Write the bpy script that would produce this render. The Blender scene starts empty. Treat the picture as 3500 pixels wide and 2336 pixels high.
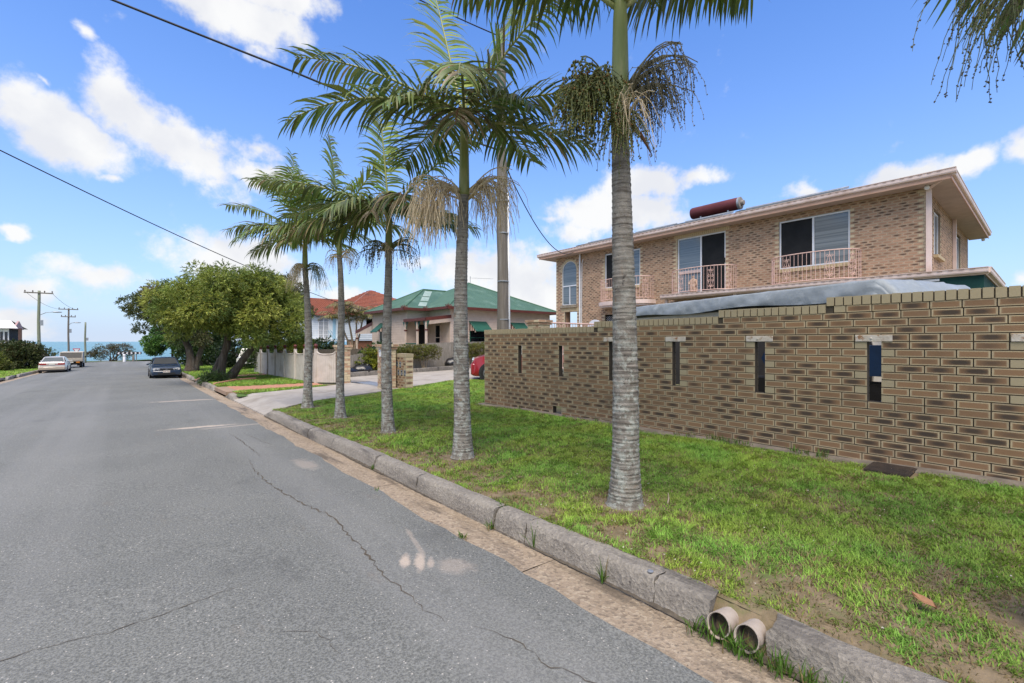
import bpy, math, random
import numpy as np
from math import sin, cos, pi, radians, sqrt, atan2
from mathutils import Vector, Matrix

random.seed(7)
RNG = np.random.default_rng(11)
scene = bpy.context.scene
COL = scene.collection

# ---------------------------------------------------------------- camera
EYE = 1.5
YAW = radians(40.1)                       # camera axis, turned right of the street
cam_data = bpy.data.cameras.new('camera')
cam_data.sensor_width = 36.0
cam_data.lens = 16.0
cam_data.clip_start = 0.05
cam_data.clip_end = 40000.0
cam = bpy.data.objects.new('camera', cam_data)
COL.objects.link(cam)
cam.location = (0, 0, EYE)
cam.rotation_euler = (radians(90), 0, -YAW)
scene.camera = cam

# ---------------------------------------------------------------- light
SUN_EL, SUN_AZ = radians(60), radians(222)      # azimuth measured from +Y towards +X
sun_data = bpy.data.lights.new('sun', 'SUN')
sun_data.energy = 3.0
sun_data.angle = radians(42)
sun_data.color = (1.0, 0.90, 0.77)
sun = bpy.data.objects.new('sun', sun_data)
COL.objects.link(sun)
sd = Vector((sin(SUN_AZ) * cos(SUN_EL), cos(SUN_AZ) * cos(SUN_EL), sin(SUN_EL)))
sun.rotation_euler = sd.to_track_quat('Z', 'Y').to_euler()
sun.location = (0, 0, 30)

scene.view_settings.view_transform = 'Standard'
scene.view_settings.look = 'None'
scene.view_settings.gamma = 1.0
scene.view_settings.use_curve_mapping = False
scene.view_settings.exposure = 0.62
scene.render.engine = 'CYCLES'
scene.cycles.max_bounces = 6
scene.cycles.transparent_max_bounces = 8
scene.cycles.use_denoising = True

# ---------------------------------------------------------------- sky with clouds
world = bpy.data.worlds.new('World')
scene.world = world
world.use_nodes = True
world.cycles.sampling_method = 'MANUAL'
world.cycles.sample_map_resolution = 256
wt = world.node_tree
wt.nodes.clear()


class NT:
    """tiny helper to wire node trees"""
    def __init__(s, tree):
        s.t = tree

    def n(s, kind, **kw):
        nd = s.t.nodes.new(kind)
        for k, v in kw.items():
            if k == 'ins':
                for i, val in v.items():
                    if hasattr(val, 'is_output'):
                        s.t.links.new(val, nd.inputs[i])
                    else:
                        nd.inputs[i].default_value = val
            else:
                setattr(nd, k, v)
        return nd

    def math(s, op, a, b=None, c=None, clamp=False):
        nd = s.n('ShaderNodeMath', operation=op)
        nd.use_clamp = clamp
        for i, val in enumerate((a, b, c)):
            if val is None:
                continue
            if hasattr(val, 'is_output'):
                s.t.links.new(val, nd.inputs[i])
            else:
                nd.inputs[i].default_value = val
        return nd.outputs[0]

    def noise(s, vec, scale, detail=5, rough=.55, dist=0):
        nd = s.n('ShaderNodeTexNoise', ins={'Vector': vec, 'Scale': scale, 'Detail': detail, 'Roughness': rough, 'Distortion': dist})
        return nd.outputs['Fac']

    def ramp(s, fac, stops):
        nd = s.n('ShaderNodeValToRGB')
        cr = nd.color_ramp
        while len(cr.elements) > len(stops):
            cr.elements.remove(cr.elements[-1])
        while len(cr.elements) < len(stops):
            cr.elements.new(0.5)
        for e, (p, c) in zip(cr.elements, stops):
            e.position = p
            e.color = c if len(c) == 4 else (*c, 1)
        s.t.links.new(fac, nd.inputs[0])
        return nd.outputs[0]

    def mix(s, fac, a, b, blend='MIX'):
        nd = s.n('ShaderNodeMix', data_type='RGBA', blend_type=blend)
        for i, val in ((0, fac), (6, a), (7, b)):
            if hasattr(val, 'is_output'):
                s.t.links.new(val, nd.inputs[i])
            else:
                nd.inputs[i].default_value = val if i == 0 else ((*val, 1) if len(val) == 3 else val)
        return nd.outputs[2]

    def map_range(s, v, a, b, c=0., d=1., smooth=True):
        nd = s.n('ShaderNodeMapRange', interpolation_type='SMOOTHSTEP' if smooth else 'LINEAR')
        s.t.links.new(v, nd.inputs['Value'])
        for i, val in (('From Min', a), ('From Max', b), ('To Min', c), ('To Max', d)):
            nd.inputs[i].default_value = val
        return nd.outputs[0]


W = NT(wt)
geo = W.n('ShaderNodeTexCoord')
DIR = geo.outputs['Generated']
sky = W.n('ShaderNodeTexSky', sky_type='NISHITA')
sky.sun_disc = False
sky.sun_elevation = SUN_EL
sky.sun_rotation = SUN_AZ
sky.air_density = 1.0
sky.dust_density = 0.35
sky.ozone_density = 3.0
sep = W.n('ShaderNodeSeparateXYZ', ins={0: DIR})
dx, dy, dz = sep.outputs
az = W.math('ARCTAN2', dx, dy)
el = W.math('ARCSINE', dz)
warp = W.n('ShaderNodeTexNoise', ins={'Vector': DIR, 'Scale': 7.0, 'Detail': 5.0, 'Roughness': .6})
sepw = W.n('ShaderNodeSeparateXYZ', ins={0: warp.outputs['Color']})
az_w = W.math('ADD', az, W.math('MULTIPLY', W.math('SUBTRACT', sepw.outputs[0], .5), .10))
el_w = W.math('ADD', el, W.math('MULTIPLY', W.math('SUBTRACT', sepw.outputs[1], .5), .085))
# individual clouds: azimuth, elevation, half width, half height (degrees), tilt, strength
CLOUDS = [(-5.4, 18.0, 3.8, 2.6, -22, 1.15), (-7.5, 19.3, 1.6, 1.8, 0, 1), (0.2, 21.8, 2.8, 2.2, -25, 1.1), (3.9, 18.9, 5.1, 2.4, -32, 1.15), (1.8, 20.0, 3.5, 2.7, -25, 1.1), (9.6, 31.5, 5.2, 2.1, -12, 1.1), (6.1, 31.9, 3.5, 1.0, 0, 1), (13.0, 33.8, 3.3, 1.4, 0, 1.05), (10.9, 29.6, 2.0, 1.0, 0, 0.85), (-3.1, 26.2, 0.9, 0.5, -30, 0.7), (11.3, 20.0, 1.8, 1.1, -10, 0.8), (11.3, 17.6, 3.4, 1.4, 0, 0.95), (6.9, 15.8, 2.0, 0.8, 0, 0.75), (9.2, 8.7, 4.8, 1.7, 0, 1.1), (-2.6, 6.4, 3.2, 1.2, 0, 0.85), (-5.8, 5.1, 2.6, 1.0, 0, 0.7), (-6.5, 1.1, 2.1, 1.4, 0, 0.95), (35.5, 8.6, 8.1, 2.4, 8, 1.0), (42.3, 7.0, 4.9, 4.0, 0, 1.05), (28.5, 9.3, 3.1, 1.3, 0, 0.8), (19.9, 5.1, 2.4, 1.1, 0, 0.9), (55.4, 18.0, 3.6, 1.5, 0, 1.1), (52.8, 15.3, 7.1, 2.1, -4, 1.1), (48.6, 13.5, 3.7, 1.3, 0, 0.85), (45.1, 15.2, 2.6, 0.7, 0, 0.7), (63.0, 18.3, 2.7, 1.0, 0, 0.95), (82.3, 15.6, 3.5, 1.1, 4, 1.0), (85.3, 15.6, 1.5, 1.2, 0, 1.1), (73.0, 15.5, 2.0, 0.8, 0, 0.8), (88.1, 5.1, 0.7, 0.9, 0, 0.9), (88.2, 15.7, 0.8, 1.5, 0, 0.85), (-7.8, 9.4, 0.6, 0.6, 0, 0.95), (-6.0, 22.0, 0.6, 0.3, -15, 0.6), (-1.7, 14.7, 0.8, 0.5, 0, 0.7), (15.2, 6.4, 2.7, 2.0, 0, 0.7)]
acc = None
ae = W.n('ShaderNodeCombineXYZ', ins={0: az_w, 1: el_w}).outputs[0]
for (ca, ce, wa, we, tilt, st) in CLOUDS:
    mp_ = W.n('ShaderNodeMapping', vector_type='TEXTURE', ins={'Vector': ae, 'Location': (radians(ca), radians(ce), 0), 'Rotation': (0, 0, radians(tilt)),
                                                             'Scale': (radians(wa) / cos(radians(ce)), radians(we), 1)})
    ln = W.n('ShaderNodeVectorMath', operation='LENGTH', ins={0: mp_.outputs[0]}).outputs['Value']
    g = W.math('MULTIPLY_ADD', ln, -.60 * st, st * 1.10)
    acc = g if acc is None else W.math('MAXIMUM', acc, g)
acc = W.math('MAXIMUM', acc, 0.)
# scattered fair-weather cloud over the unseen dome, made denser to whiten the light
wide = W.n('ShaderNodeMapping', ins={'Vector': DIR, 'Scale': (1.0, 1.0, 2.2)})
scat = W.map_range(W.noise(wide.outputs[0], 2.6, 3, .5), .43, .58, 0, 1.0)
beyond = W.map_range(W.math('ABSOLUTE', W.math('SUBTRACT', az, YAW)), radians(50), radians(66))
above = W.map_range(el, radians(40), radians(52))
acc = W.math('MAXIMUM', acc, W.math('MULTIPLY', scat, W.math('MAXIMUM', beyond, above)))
fbm = W.noise(DIR, 13.0, 8, .62)
dens = W.math('ADD', acc, W.math('MULTIPLY', W.math('SUBTRACT', fbm, .5), 1.9))
mask = W.map_range(dens, .22, .80)
shade = W.noise(W.n('ShaderNodeMapping', ins={'Vector': DIR, 'Location': (.01, .0, .035)}).outputs[0], 9.0, 5, .5)
cloud_col = W.mix(W.map_range(shade, .36, .62), (7.3, 7.4, 7.75), (8.6, 8.6, 8.55))
# pale air towards the horizon
haze_f = W.math('MULTIPLY', W.math('POWER', 2.718, W.math('MULTIPLY', W.math('ABSOLUTE', el), -2.9)), .97)
hs = W.n('ShaderNodeHueSaturation', ins={'Hue': .513, 'Saturation': 1.32, 'Value': 2.5, 'Color': sky.outputs[0]})
sky_c = W.mix(haze_f, hs.outputs[0], (4.15, 5.65, 8.3))
low = W.math('MULTIPLY', W.math('POWER', 2.718, W.math('MULTIPLY', W.math('ABSOLUTE', el), -34.0)), .5)
sky_c = W.mix(low, sky_c, (7.0, 7.4, 7.9))
final = W.mix(W.math('MULTIPLY', mask, .97), sky_c, cloud_col)
bg = W.n('ShaderNodeBackground', ins={'Color': final, 'Strength': .075})
out = W.n('ShaderNodeOutputWorld', ins={'Surface': bg.outputs[0]})

# ---------------------------------------------------------------- helpers


def wloc(p):
    v = Vector((0, 0, 0))
    while p is not None:
        v += p.location
        p = p.parent
    return v


def tag(o, label=None, cat=None, group=None, kind=None):
    if label:
        o['label'] = label
    if cat:
        o['category'] = cat
    if group:
        o['group'] = group
    if kind:
        o['kind'] = kind
    return o


def thing(name, label, cat, loc=(0, 0, 0), rotz=0., group=None, kind=None):
    o = bpy.data.objects.new(name, None)
    o.empty_display_size = .1
    COL.objects.link(o)
    o.location = loc
    o.rotation_euler = (0, 0, rotz)
    return tag(o, label, cat, group, kind)


def link(name, mesh, parent=None, loc=(0, 0, 0), rot=None):
    o = bpy.data.objects.new(name, mesh)
    COL.objects.link(o)
    o.parent = parent
    o.location = loc
    if rot:
        o.rotation_euler = rot
    return o


def copy_tree(o, parent=None):
    c = o.copy()
    COL.objects.link(c)
    c.parent = parent
    for ch in list(o.children):
        copy_tree(ch, c)
    return c


class MB:
    """collects geometry for one mesh object"""
    def __init__(s):
        s.v, s.f, s.m, s.uv, s.a = [], [], [], {}, []

    def add(s, verts, faces, m=0, rnd=0., uvs=None):
        b = len(s.v)
        s.v.extend([tuple(p) for p in verts])
        s.a.extend([rnd] * len(verts))
        for i, f in enumerate(faces):
            if uvs is not None:
                s.uv[len(s.f)] = uvs[i]
            s.f.append(tuple(b + k for k in f))
            s.m.append(m)
        return s

    def box(s, lo, hi, m=0, rnd=0., mat=None, bev=0.):
        x0, y0, z0 = lo
        x1, y1, z1 = hi
        if bev:
            b = bev
            vs, fs = [], []
            for (zz, i) in ((z0, b), (z0 + b, 0), (z1 - b, 0), (z1, b)):
                vs += [(x0 + i, y0 + b, zz), (x0 + b, y0 + i, zz), (x1 - b, y0 + i, zz), (x1 - i, y0 + b, zz),
                       (x1 - i, y1 - b, zz), (x1 - b, y1 - i, zz), (x0 + b, y1 - i, zz), (x0 + i, y1 - b, zz)]
            for L in range(3):
                for k in range(8):
                    fs.append((L * 8 + k, L * 8 + (k + 1) % 8, L * 8 + 8 + (k + 1) % 8, L * 8 + 8 + k))
            fs += [tuple(range(7, -1, -1)), tuple(range(24, 32))]
        else:
            vs = [(x0, y0, z0), (x1, y0, z0), (x1, y1, z0), (x0, y1, z0), (x0, y0, z1), (x1, y0, z1), (x1, y1, z1), (x0, y1, z1)]
            fs = [(0, 3, 2, 1), (4, 5, 6, 7), (0, 1, 5, 4), (1, 2, 6, 5), (2, 3, 7, 6), (3, 0, 4, 7)]
        if mat is not None:
            vs = [tuple(mat @ Vector(p)) for p in vs]
        return s.add(vs, fs, m, rnd)

    def prism(s, poly, h0, h1, axis='z', m=0, mat=None):
        """poly of 2D points extruded along an axis"""
        n = len(poly)

        def P(p, h):
            return {'z': (p[0], p[1], h), 'x': (h, p[0], p[1]), 'y': (p[0], h, p[1])}[axis]
        vs = [P(p, h0) for p in poly] + [P(p, h1) for p in poly]
        if mat is not None:
            vs = [tuple(mat @ Vector(p)) for p in vs]
        fs = [(i, (i + 1) % n, n + (i + 1) % n, n + i) for i in range(n)] + [tuple(range(n - 1, -1, -1)), tuple(range(n, 2 * n))]
        return s.add(vs, fs, m)

    def tube(s, path, rad, k=6, m=0, cap=True, rnd=0.):
        path = [Vector(p) for p in path]
        n = len(path)
        if not hasattr(rad, '__len__'):
            rad = [rad] * n
        vs, fs = [], []
        up = Vector((0, 0, 1))
        for i, p in enumerate(path):
            t = (path[min(i + 1, n - 1)] - path[max(i - 1, 0)])
            t = t.normalized() if t.length > 1e-9 else Vector((0, 0, 1))
            a = t.cross(up)
            if a.length < .05:
                a = t.cross(Vector((1, 0, 0)))
            a.normalize()
            b = t.cross(a)
            for j in range(k):
                th = 2 * pi * j / k
                vs.append(p + (a * cos(th) + b * sin(th)) * rad[i])
        for i in range(n - 1):
            for j in range(k):
                fs.append((i * k + j, i * k + (j + 1) % k, (i + 1) * k + (j + 1) % k, (i + 1) * k + j))
        if cap:
            fs += [tuple(range(k - 1, -1, -1)), tuple(range((n - 1) * k, n * k))]
        return s.add(vs, fs, m, rnd)

    def lathe(s, prof, c=(0, 0, 0), k=16, m=0, axis='z', sx=1., sy=1.):
        vs, fs = [], []
        for (r, h) in prof:
            for j in range(k):
                th = 2 * pi * j / k
                p = {'z': (r * cos(th) * sx, r * sin(th) * sy, h), 'x': (h, r * cos(th) * sx, r * sin(th) * sy), 'y': (r * cos(th) * sx, h, r * sin(th) * sy)}[axis]
                vs.append((p[0] + c[0], p[1] + c[1], p[2] + c[2]))
        n = len(prof)
        for i in range(n - 1):
            for j in range(k):
                fs.append((i * k + j, i * k + (j + 1) % k, (i + 1) * k + (j + 1) % k, (i + 1) * k + j))
        fs += [tuple(range(k - 1, -1, -1)), tuple(range((n - 1) * k, n * k))]
        return s.add(vs, fs, m)

    def grid(s, pts, m=0, rnd=0.):
        """pts: list of rows of points"""
        r, c = len(pts), len(pts[0])
        return s.add([p for row in pts for p in row],
                     [(i * c + j, i * c + j + 1, (i + 1) * c + j + 1, (i + 1) * c + j) for i in range(r - 1) for j in range(c - 1)], m, rnd)

    def mesh(s, name, mats, smooth=False):
        me = bpy.data.meshes.new(name)
        me.from_pydata(s.v, [], s.f)
        for q in (mats if isinstance(mats, (list, tuple)) else [mats]):
            me.materials.append(q)
        if any(s.m):
            me.polygons.foreach_set('material_index', s.m)
        if any(s.a):
            at = me.attributes.new('rnd', 'FLOAT', 'POINT')
            at.data.foreach_set('value', np.array(s.a, dtype=np.float32))
        if s.uv:
            ul = me.uv_layers.new(name='UVMap')
            buf = np.zeros(len(me.loops) * 2, dtype=np.float32)
            for fi, uvs in s.uv.items():
                st = me.polygons[fi].loop_start
                for j, (a, b) in enumerate(uvs):
                    buf[(st + j) * 2], buf[(st + j) * 2 + 1] = a, b
            ul.data.foreach_set('uv', buf)
        if smooth:
            me.polygons.foreach_set('use_smooth', [True] * len(me.polygons))
            if smooth != 'all':
                try:
                    me.set_sharp_from_angle(angle=radians(38))
                except Exception:
                    pass
        me.update()
        return me

    def build(s, name, mats, parent=None, smooth=False, world=True):
        """world=True: vertices are world coordinates, moved under the parent"""
        if parent is not None and world:
            L = wloc(parent)
            s.v = [(p[0] - L.x, p[1] - L.y, p[2] - L.z) for p in s.v]
        return link(name, s.mesh(name, mats, smooth), parent)


def np_mesh(name, verts, faces, mat, col=None, smooth=False):
    """verts (n,3), faces list of arrays of equal corner count"""
    me = bpy.data.meshes.new(name)
    me.vertices.add(len(verts))
    me.vertices.foreach_set('co', np.ascontiguousarray(verts, dtype=np.float32).ravel())
    tot = sum(f.size for f in faces)
    idx = np.concatenate([f.ravel() for f in faces]).astype(np.int32)
    lens = np.concatenate([np.full(len(f), f.shape[1], dtype=np.int32) for f in faces])
    starts = np.concatenate([[0], np.cumsum(lens)[:-1]]).astype(np.int32)
    me.loops.add(tot)
    me.loops.foreach_set('vertex_index', idx)
    me.polygons.add(len(lens))
    me.polygons.foreach_set('loop_start', starts)
    me.polygons.foreach_set('loop_total', lens)
    if smooth:
        me.polygons.foreach_set('use_smooth', np.ones(len(lens), dtype=bool))
    me.update(calc_edges=True)
    if col is not None:
        at = me.attributes.new('Col', 'FLOAT_COLOR', 'POINT')
        c4 = np.ones((len(verts), 4), dtype=np.float32)
        c4[:, :3] = col
        at.data.foreach_set('color', c4.ravel())
    me.materials.append(mat)
    return me


# ---------------------------------------------------------------- materials
MATS = {}


def M(name, c1, c2=None, scale=6., rough=.75, bump=0., bscale=40., metal=0., spec=.35, stretch=(1, 1, 1), c3=None, s3=1.2, detail=6, coat=0., contrast=(.35, .65), coord='Object'):
    """general procedural material: two noise-mixed tones, an optional third larger stain, fine bump"""
    if name in MATS:
        return MATS[name]
    m = bpy.data.materials.new(name)
    m.use_nodes = True
    t = NT(m.node_tree)
    bs = m.node_tree.nodes['Principled BSDF']
    co = t.n('ShaderNodeTexCoord').outputs[coord]
    mp = t.n('ShaderNodeMapping', ins={'Vector': co, 'Scale': stretch}).outputs[0]
    c2 = c2 or tuple(q * .82 for q in c1)
    col = t.mix(t.map_range(t.noise(mp, scale, detail, .6), *contrast), c1, c2)
    if c3:
        col = t.mix(t.map_range(t.noise(mp, s3, 5, .65), .52, .70), col, c3)
    m.node_tree.links.new(col, bs.inputs['Base Color'])
    bs.inputs['Roughness'].default_value = rough
    bs.inputs['Metallic'].default_value = metal
    bs.inputs['Specular IOR Level'].default_value = spec
    if coat:
        bs.inputs['Coat Weight'].default_value = coat
        bs.inputs['Coat Roughness'].default_value = .06
    if bump:
        bn = t.n('ShaderNodeBump', ins={'Height': t.noise(mp, bscale, 5, .65), 'Strength': bump, 'Distance': .02})
        m.node_tree.links.new(bn.outputs[0], bs.inputs['Normal'])
    MATS[name] = m
    return m


def leaf_mat(name, rough=.5, trans=.25, spec=.4):
    m = bpy.data.materials.new(name)
    m.use_nodes = True
    t = NT(m.node_tree)
    bs = m.node_tree.nodes['Principled BSDF']
    at = t.n('ShaderNodeAttribute', attribute_name='Col')
    m.node_tree.links.new(at.outputs['Color'], bs.inputs['Base Color'])
    bs.inputs['Roughness'].default_value = rough
    bs.inputs['Specular IOR Level'].default_value = spec
    tr = t.n('ShaderNodeBsdfTranslucent', ins={'Color': at.outputs['Color']})
    mx = t.n('ShaderNodeMixShader', ins={0: trans, 1: bs.outputs[0], 2: tr.outputs[0]})
    m.node_tree.links.new(mx.outputs[0], m.node_tree.nodes['Material Output'].inputs['Surface'])
    return m


def brick_mat(name, edge, mid, dark, dark_amt=1., cream=None):
    """one brick face: pale fired edge, brown body, smoky heart; 'rnd' picks the firing of each brick, rnd>=2 is a plain cream brick"""
    m = bpy.data.materials.new(name)
    m.use_nodes = True
    t = NT(m.node_tree)
    bs = m.node_tree.nodes['Principled BSDF']
    uv = t.n('ShaderNodeUVMap').outputs[0]
    ob = t.n('ShaderNodeTexCoord').outputs['Object']
    rnd = t.n('ShaderNodeAttribute', attribute_name='rnd').outputs['Fac']
    sx = t.n('ShaderNodeSeparateXYZ', ins={0: uv})
    ns = t.noise(ob, 95., 4, .7)
    wob = t.math('MULTIPLY', t.math('SUBTRACT', ns, .5), .5)
    x = t.math('ABSOLUTE', sx.outputs[0])
    y = t.math('ABSOLUTE', sx.outputs[1])
    ed = t.math('MAXIMUM', t.math('POWER', x, 9.), t.math('POWER', y, 3.6))
    ed = t.map_range(t.math('ADD', ed, wob), .10, .58)
    r1 = t.math('FRACT', rnd)
    r2 = t.math('FRACT', t.math('MULTIPLY', r1, 7.31))
    xs = t.math('ABSOLUTE', t.math('ADD', sx.outputs[0], t.math('MULTIPLY_ADD', r2, .5, -.25)))
    x2 = t.math('MULTIPLY', t.math('POWER', xs, 2.2), t.math('MULTIPLY_ADD', r2, 1.4, .8))
    y2 = t.math('MULTIPLY', t.math('POWER', y, 2.2), 1.0)
    heart = t.math('POWER', 2.718, t.math('MULTIPLY', t.math('ADD', x2, y2), -1.))
    heart = t.math('MULTIPLY', t.math('ADD', heart, t.math('MULTIPLY', wob, .5)), t.map_range(r1, .22, .86, .06, dark_amt * 1.08))
    mid2 = t.mix(r1, mid, tuple(q * f for q, f in zip(mid, (1.3, 1.2, 1.08))))
    c = t.mix(t.math('MINIMUM', heart, .93), mid2, dark)
    c = t.mix(t.math('MULTIPLY', ed, .9), c, edge)
    pit = t.map_range(t.noise(ob, 150., 2, .5), .66, .72)
    c = t.mix(t.math('MULTIPLY', pit, t.math('MULTIPLY', t.map_range(t.math('MAXIMUM', x, y), .5, .95), .8)), c, tuple(q * .7 for q in dark))
    cr = t.mix(t.noise(ob, 60., 5, .7), cream or edge, tuple(q * .72 for q in (cream or edge)))
    c = t.mix(t.math('GREATER_THAN', rnd, 1.5), c, cr)
    c = t.mix(t.math('MULTIPLY_ADD', r2, .34, 0.), c, (.12, .08, .055))
    grime = t.map_range(t.noise(ob, 1.7, 6, .65), .52, .75, 0., .42)
    c = t.mix(grime, c, (.10, .085, .065))
    m.node_tree.links.new(c, bs.inputs['Base Color'])
    bs.inputs['Roughness'].default_value = .82
    bs.inputs['Specular IOR Level'].default_value = .25
    bn = t.n('ShaderNodeBump', ins={'Height': t.noise(ob, 120., 5, .7), 'Strength': .35, 'Distance': .006})
    m.node_tree.links.new(bn.outputs[0], bs.inputs['Normal'])
    MATS[name] = m
    return m


WHITE = M('white_paint', (.78, .79, .80), (.70, .71, .72), 3., .5)
BLACK = M('black_rubber', (.012, .012, .012), (.02, .02, .02), 20., .8, .2)
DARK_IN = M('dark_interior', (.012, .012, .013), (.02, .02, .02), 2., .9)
CHROME = M('chrome', (.6, .6, .62), (.5, .5, .52), 4., .25, metal=1.)
STEEL = M('galvanised_steel', (.42, .44, .46), (.34, .36, .38), 8., .45, .1, 60., metal=.6)
PINK = M('pink_painted_iron', (.74, .52, .45), (.66, .45, .39), 9., .5, c3=(.50, .33, .27), s3=5.)
PINK_TRIM = M('pink_gutter_paint', (.74, .60, .54), (.67, .53, .47), 2.5, .45, c3=(.60, .45, .37), s3=1.1)
GLASS = M('window_glass', (.05, .065, .075), (.065, .08, .09), 1.2, .04, spec=.9)
GLASS_D = M('dark_glass', (.012, .014, .016), (.02, .022, .024), 1.5, .05, spec=.7)
SCREEN = M('insect_screen', (.010, .011, .012), (.016, .017, .018), 3., .6, spec=.2)
LEAF = leaf_mat('leaves')
PALM_LEAF = leaf_mat('palm_leaflets', .38, .22, .5)
BLADE = leaf_mat('grass_blades', .6, .3, .25)


def base(Y):
    return -.0143 * min(Y, 82.)


def verge(X, Y):
    """height of the nature strip and yards right of the kerb"""
    return base(Y) + .13 + min(max(.013 * (X - 2.4), 0), .055)
# ================================================================ the setting


def asphalt():
    m = bpy.data.materials.new('asphalt')
    m.use_nodes = True
    t = NT(m.node_tree)
    bs = m.node_tree.nodes['Principled BSDF']
    co = t.n('ShaderNodeTexCoord').outputs['Object']
    big = t.noise(co, .55, 6, .6)
    c = t.mix(t.map_range(big, .35, .68), (.152, .158, .150), (.195, .20, .187))
    fine = t.noise(co, 72., 5, .8)
    c = t.mix(t.map_range(fine, .38, .62), t.mix(.62, c, (.055, .057, .052)), t.mix(.28, c, (.36, .36, .33)))
    vo = t.n('ShaderNodeTexVoronoi', ins={'Vector': co, 'Scale': 95.})
    sepc = t.n('ShaderNodeSeparateColor', ins={0: vo.outputs['Color']})
    stone = t.math('MULTIPLY', t.math('GREATER_THAN', sepc.outputs[0], .984), t.math('LESS_THAN', vo.outputs['Distance'], .42))
    c = t.mix(t.math('MULTIPLY', stone, .85), c, (.50, .47, .42))
    rust = t.map_range(t.noise(t.n('ShaderNodeMapping', ins={'Vector': co, 'Scale': (1.3, .5, 1)}).outputs[0], 2.3, 7, .68), .60, .74)
    c = t.mix(t.math('MULTIPLY', rust, .28), c, (.19, .14, .095))
    oil = t.map_range(t.noise(t.n('ShaderNodeMapping', ins={'Vector': co, 'Location': (4, 9, 0), 'Scale': (1, .7, 1)}).outputs[0], 1.1, 5, .6), .60, .70)
    c = t.mix(t.math('MULTIPLY', oil, .30), c, (.07, .072, .07))
    # wheel-path polish: long faint streaks down the lane
    sx = t.n('ShaderNodeSeparateXYZ', ins={0: co})
    lane = t.noise(t.n('ShaderNodeMapping', ins={'Vector': co, 'Scale': (1.1, .03, 1)}).outputs[0], 1.0, 3, .5)
    c = t.mix(t.map_range(lane, .45, .68, 0, .35), c, (.26, .26, .25))
    # washed sand lying on the surface (own shapes)
    wob = t.noise(co, 7., 6, .7)
    for (px, py, ra, rb, rot, amt) in ((1.47, 2.90, .10, .032, 62, .75), (1.54, 2.82, .12, .036, 60, .7), (1.60, 2.77, .08, .028, 60, .5), (1.68, 3.15, .018, .26, -14, .28), (1.70, 2.64, .09, .13, 20, .28),
                                       (1.05, 10.45, .50, .09, 0, .75), (1.6, 10.2, .6, .06, 8, .4), (1.2, 16.2, .7, .14, 3, .6), (1.75, 6.2, .10, .35, 0, .28)):
        mp = t.n('ShaderNodeMapping', vector_type='TEXTURE', ins={'Vector': co, 'Location': (px, py, 0), 'Rotation': (0, 0, radians(rot)), 'Scale': (ra, rb, 100)})
        ln = t.n('ShaderNodeVectorMath', operation='LENGTH', ins={0: mp.outputs[0]}).outputs['Value']
        k = t.map_range(t.math('ADD', ln, t.math('MULTIPLY', t.math('SUBTRACT', wob, .5), 2.4)), 1.45, .55)
        c = t.mix(t.math('MULTIPLY', k, amt), c, (.52, .43, .35))
    m.node_tree.links.new(c, bs.inputs['Base Color'])
    bs.inputs['Roughness'].default_value = .82
    bs.inputs['Specular IOR Level'].default_value = .3
    h = t.math('ADD', t.math('MULTIPLY', fine, .6), t.math('MULTIPLY', vo.outputs['Distance'], .5))
    bn = t.n('ShaderNodeBump', ins={'Height': h, 'Strength': .6, 'Distance': .008})
    m.node_tree.links.new(bn.outputs[0], bs.inputs['Normal'])
    return m


def aggregate(name, c1, c2, pale, damp, amt=.5):
    """exposed-pebble concrete"""
    m = bpy.data.materials.new(name)
    m.use_nodes = True
    t = NT(m.node_tree)
    bs = m.node_tree.nodes['Principled BSDF']
    co = t.n('ShaderNodeTexCoord').outputs['Object']
    c = t.mix(t.map_range(t.noise(co, 2.2, 6, .65), .35, .65), c1, c2)
    vo = t.n('ShaderNodeTexVoronoi', ins={'Vector': co, 'Scale': 52.})
    sc = t.n('ShaderNodeSeparateColor', ins={0: vo.outputs['Color']})
    c = t.mix(t.math('MULTIPLY', t.map_range(sc.outputs[0], .55, .95), amt), c, pale)
    c = t.mix(t.math('MULTIPLY', t.map_range(sc.outputs[1], .6, .95), amt * .7), c, damp)
    st = t.map_range(t.noise(t.n('ShaderNodeMapping', ins={'Vector': co, 'Scale': (3.5, .55, 2.)}).outputs[0], 1.5, 6, .65), .50, .68)
    c = t.mix(t.math('MULTIPLY', st, .78), c, damp)
    pk = t.map_range(t.noise(co, 38., 3, .6), .64, .70)
    c = t.mix(t.math('MULTIPLY', pk, .6), c, tuple(q * .6 for q in damp))
    m.node_tree.links.new(c, bs.inputs['Base Color'])
    bs.inputs['Roughness'].default_value = .88
    h = t.math('ADD', t.math('ADD', t.noise(co, 90., 4, .7), t.math('MULTIPLY', t.noise(co, 14., 6, .75), .7)), t.math('MULTIPLY', vo.outputs['Distance'], .6))
    bn = t.n('ShaderNodeBump', ins={'Height': h, 'Strength': .8, 'Distance': .014})
    m.node_tree.links.new(bn.outputs[0], bs.inputs['Normal'])
    return m


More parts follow.
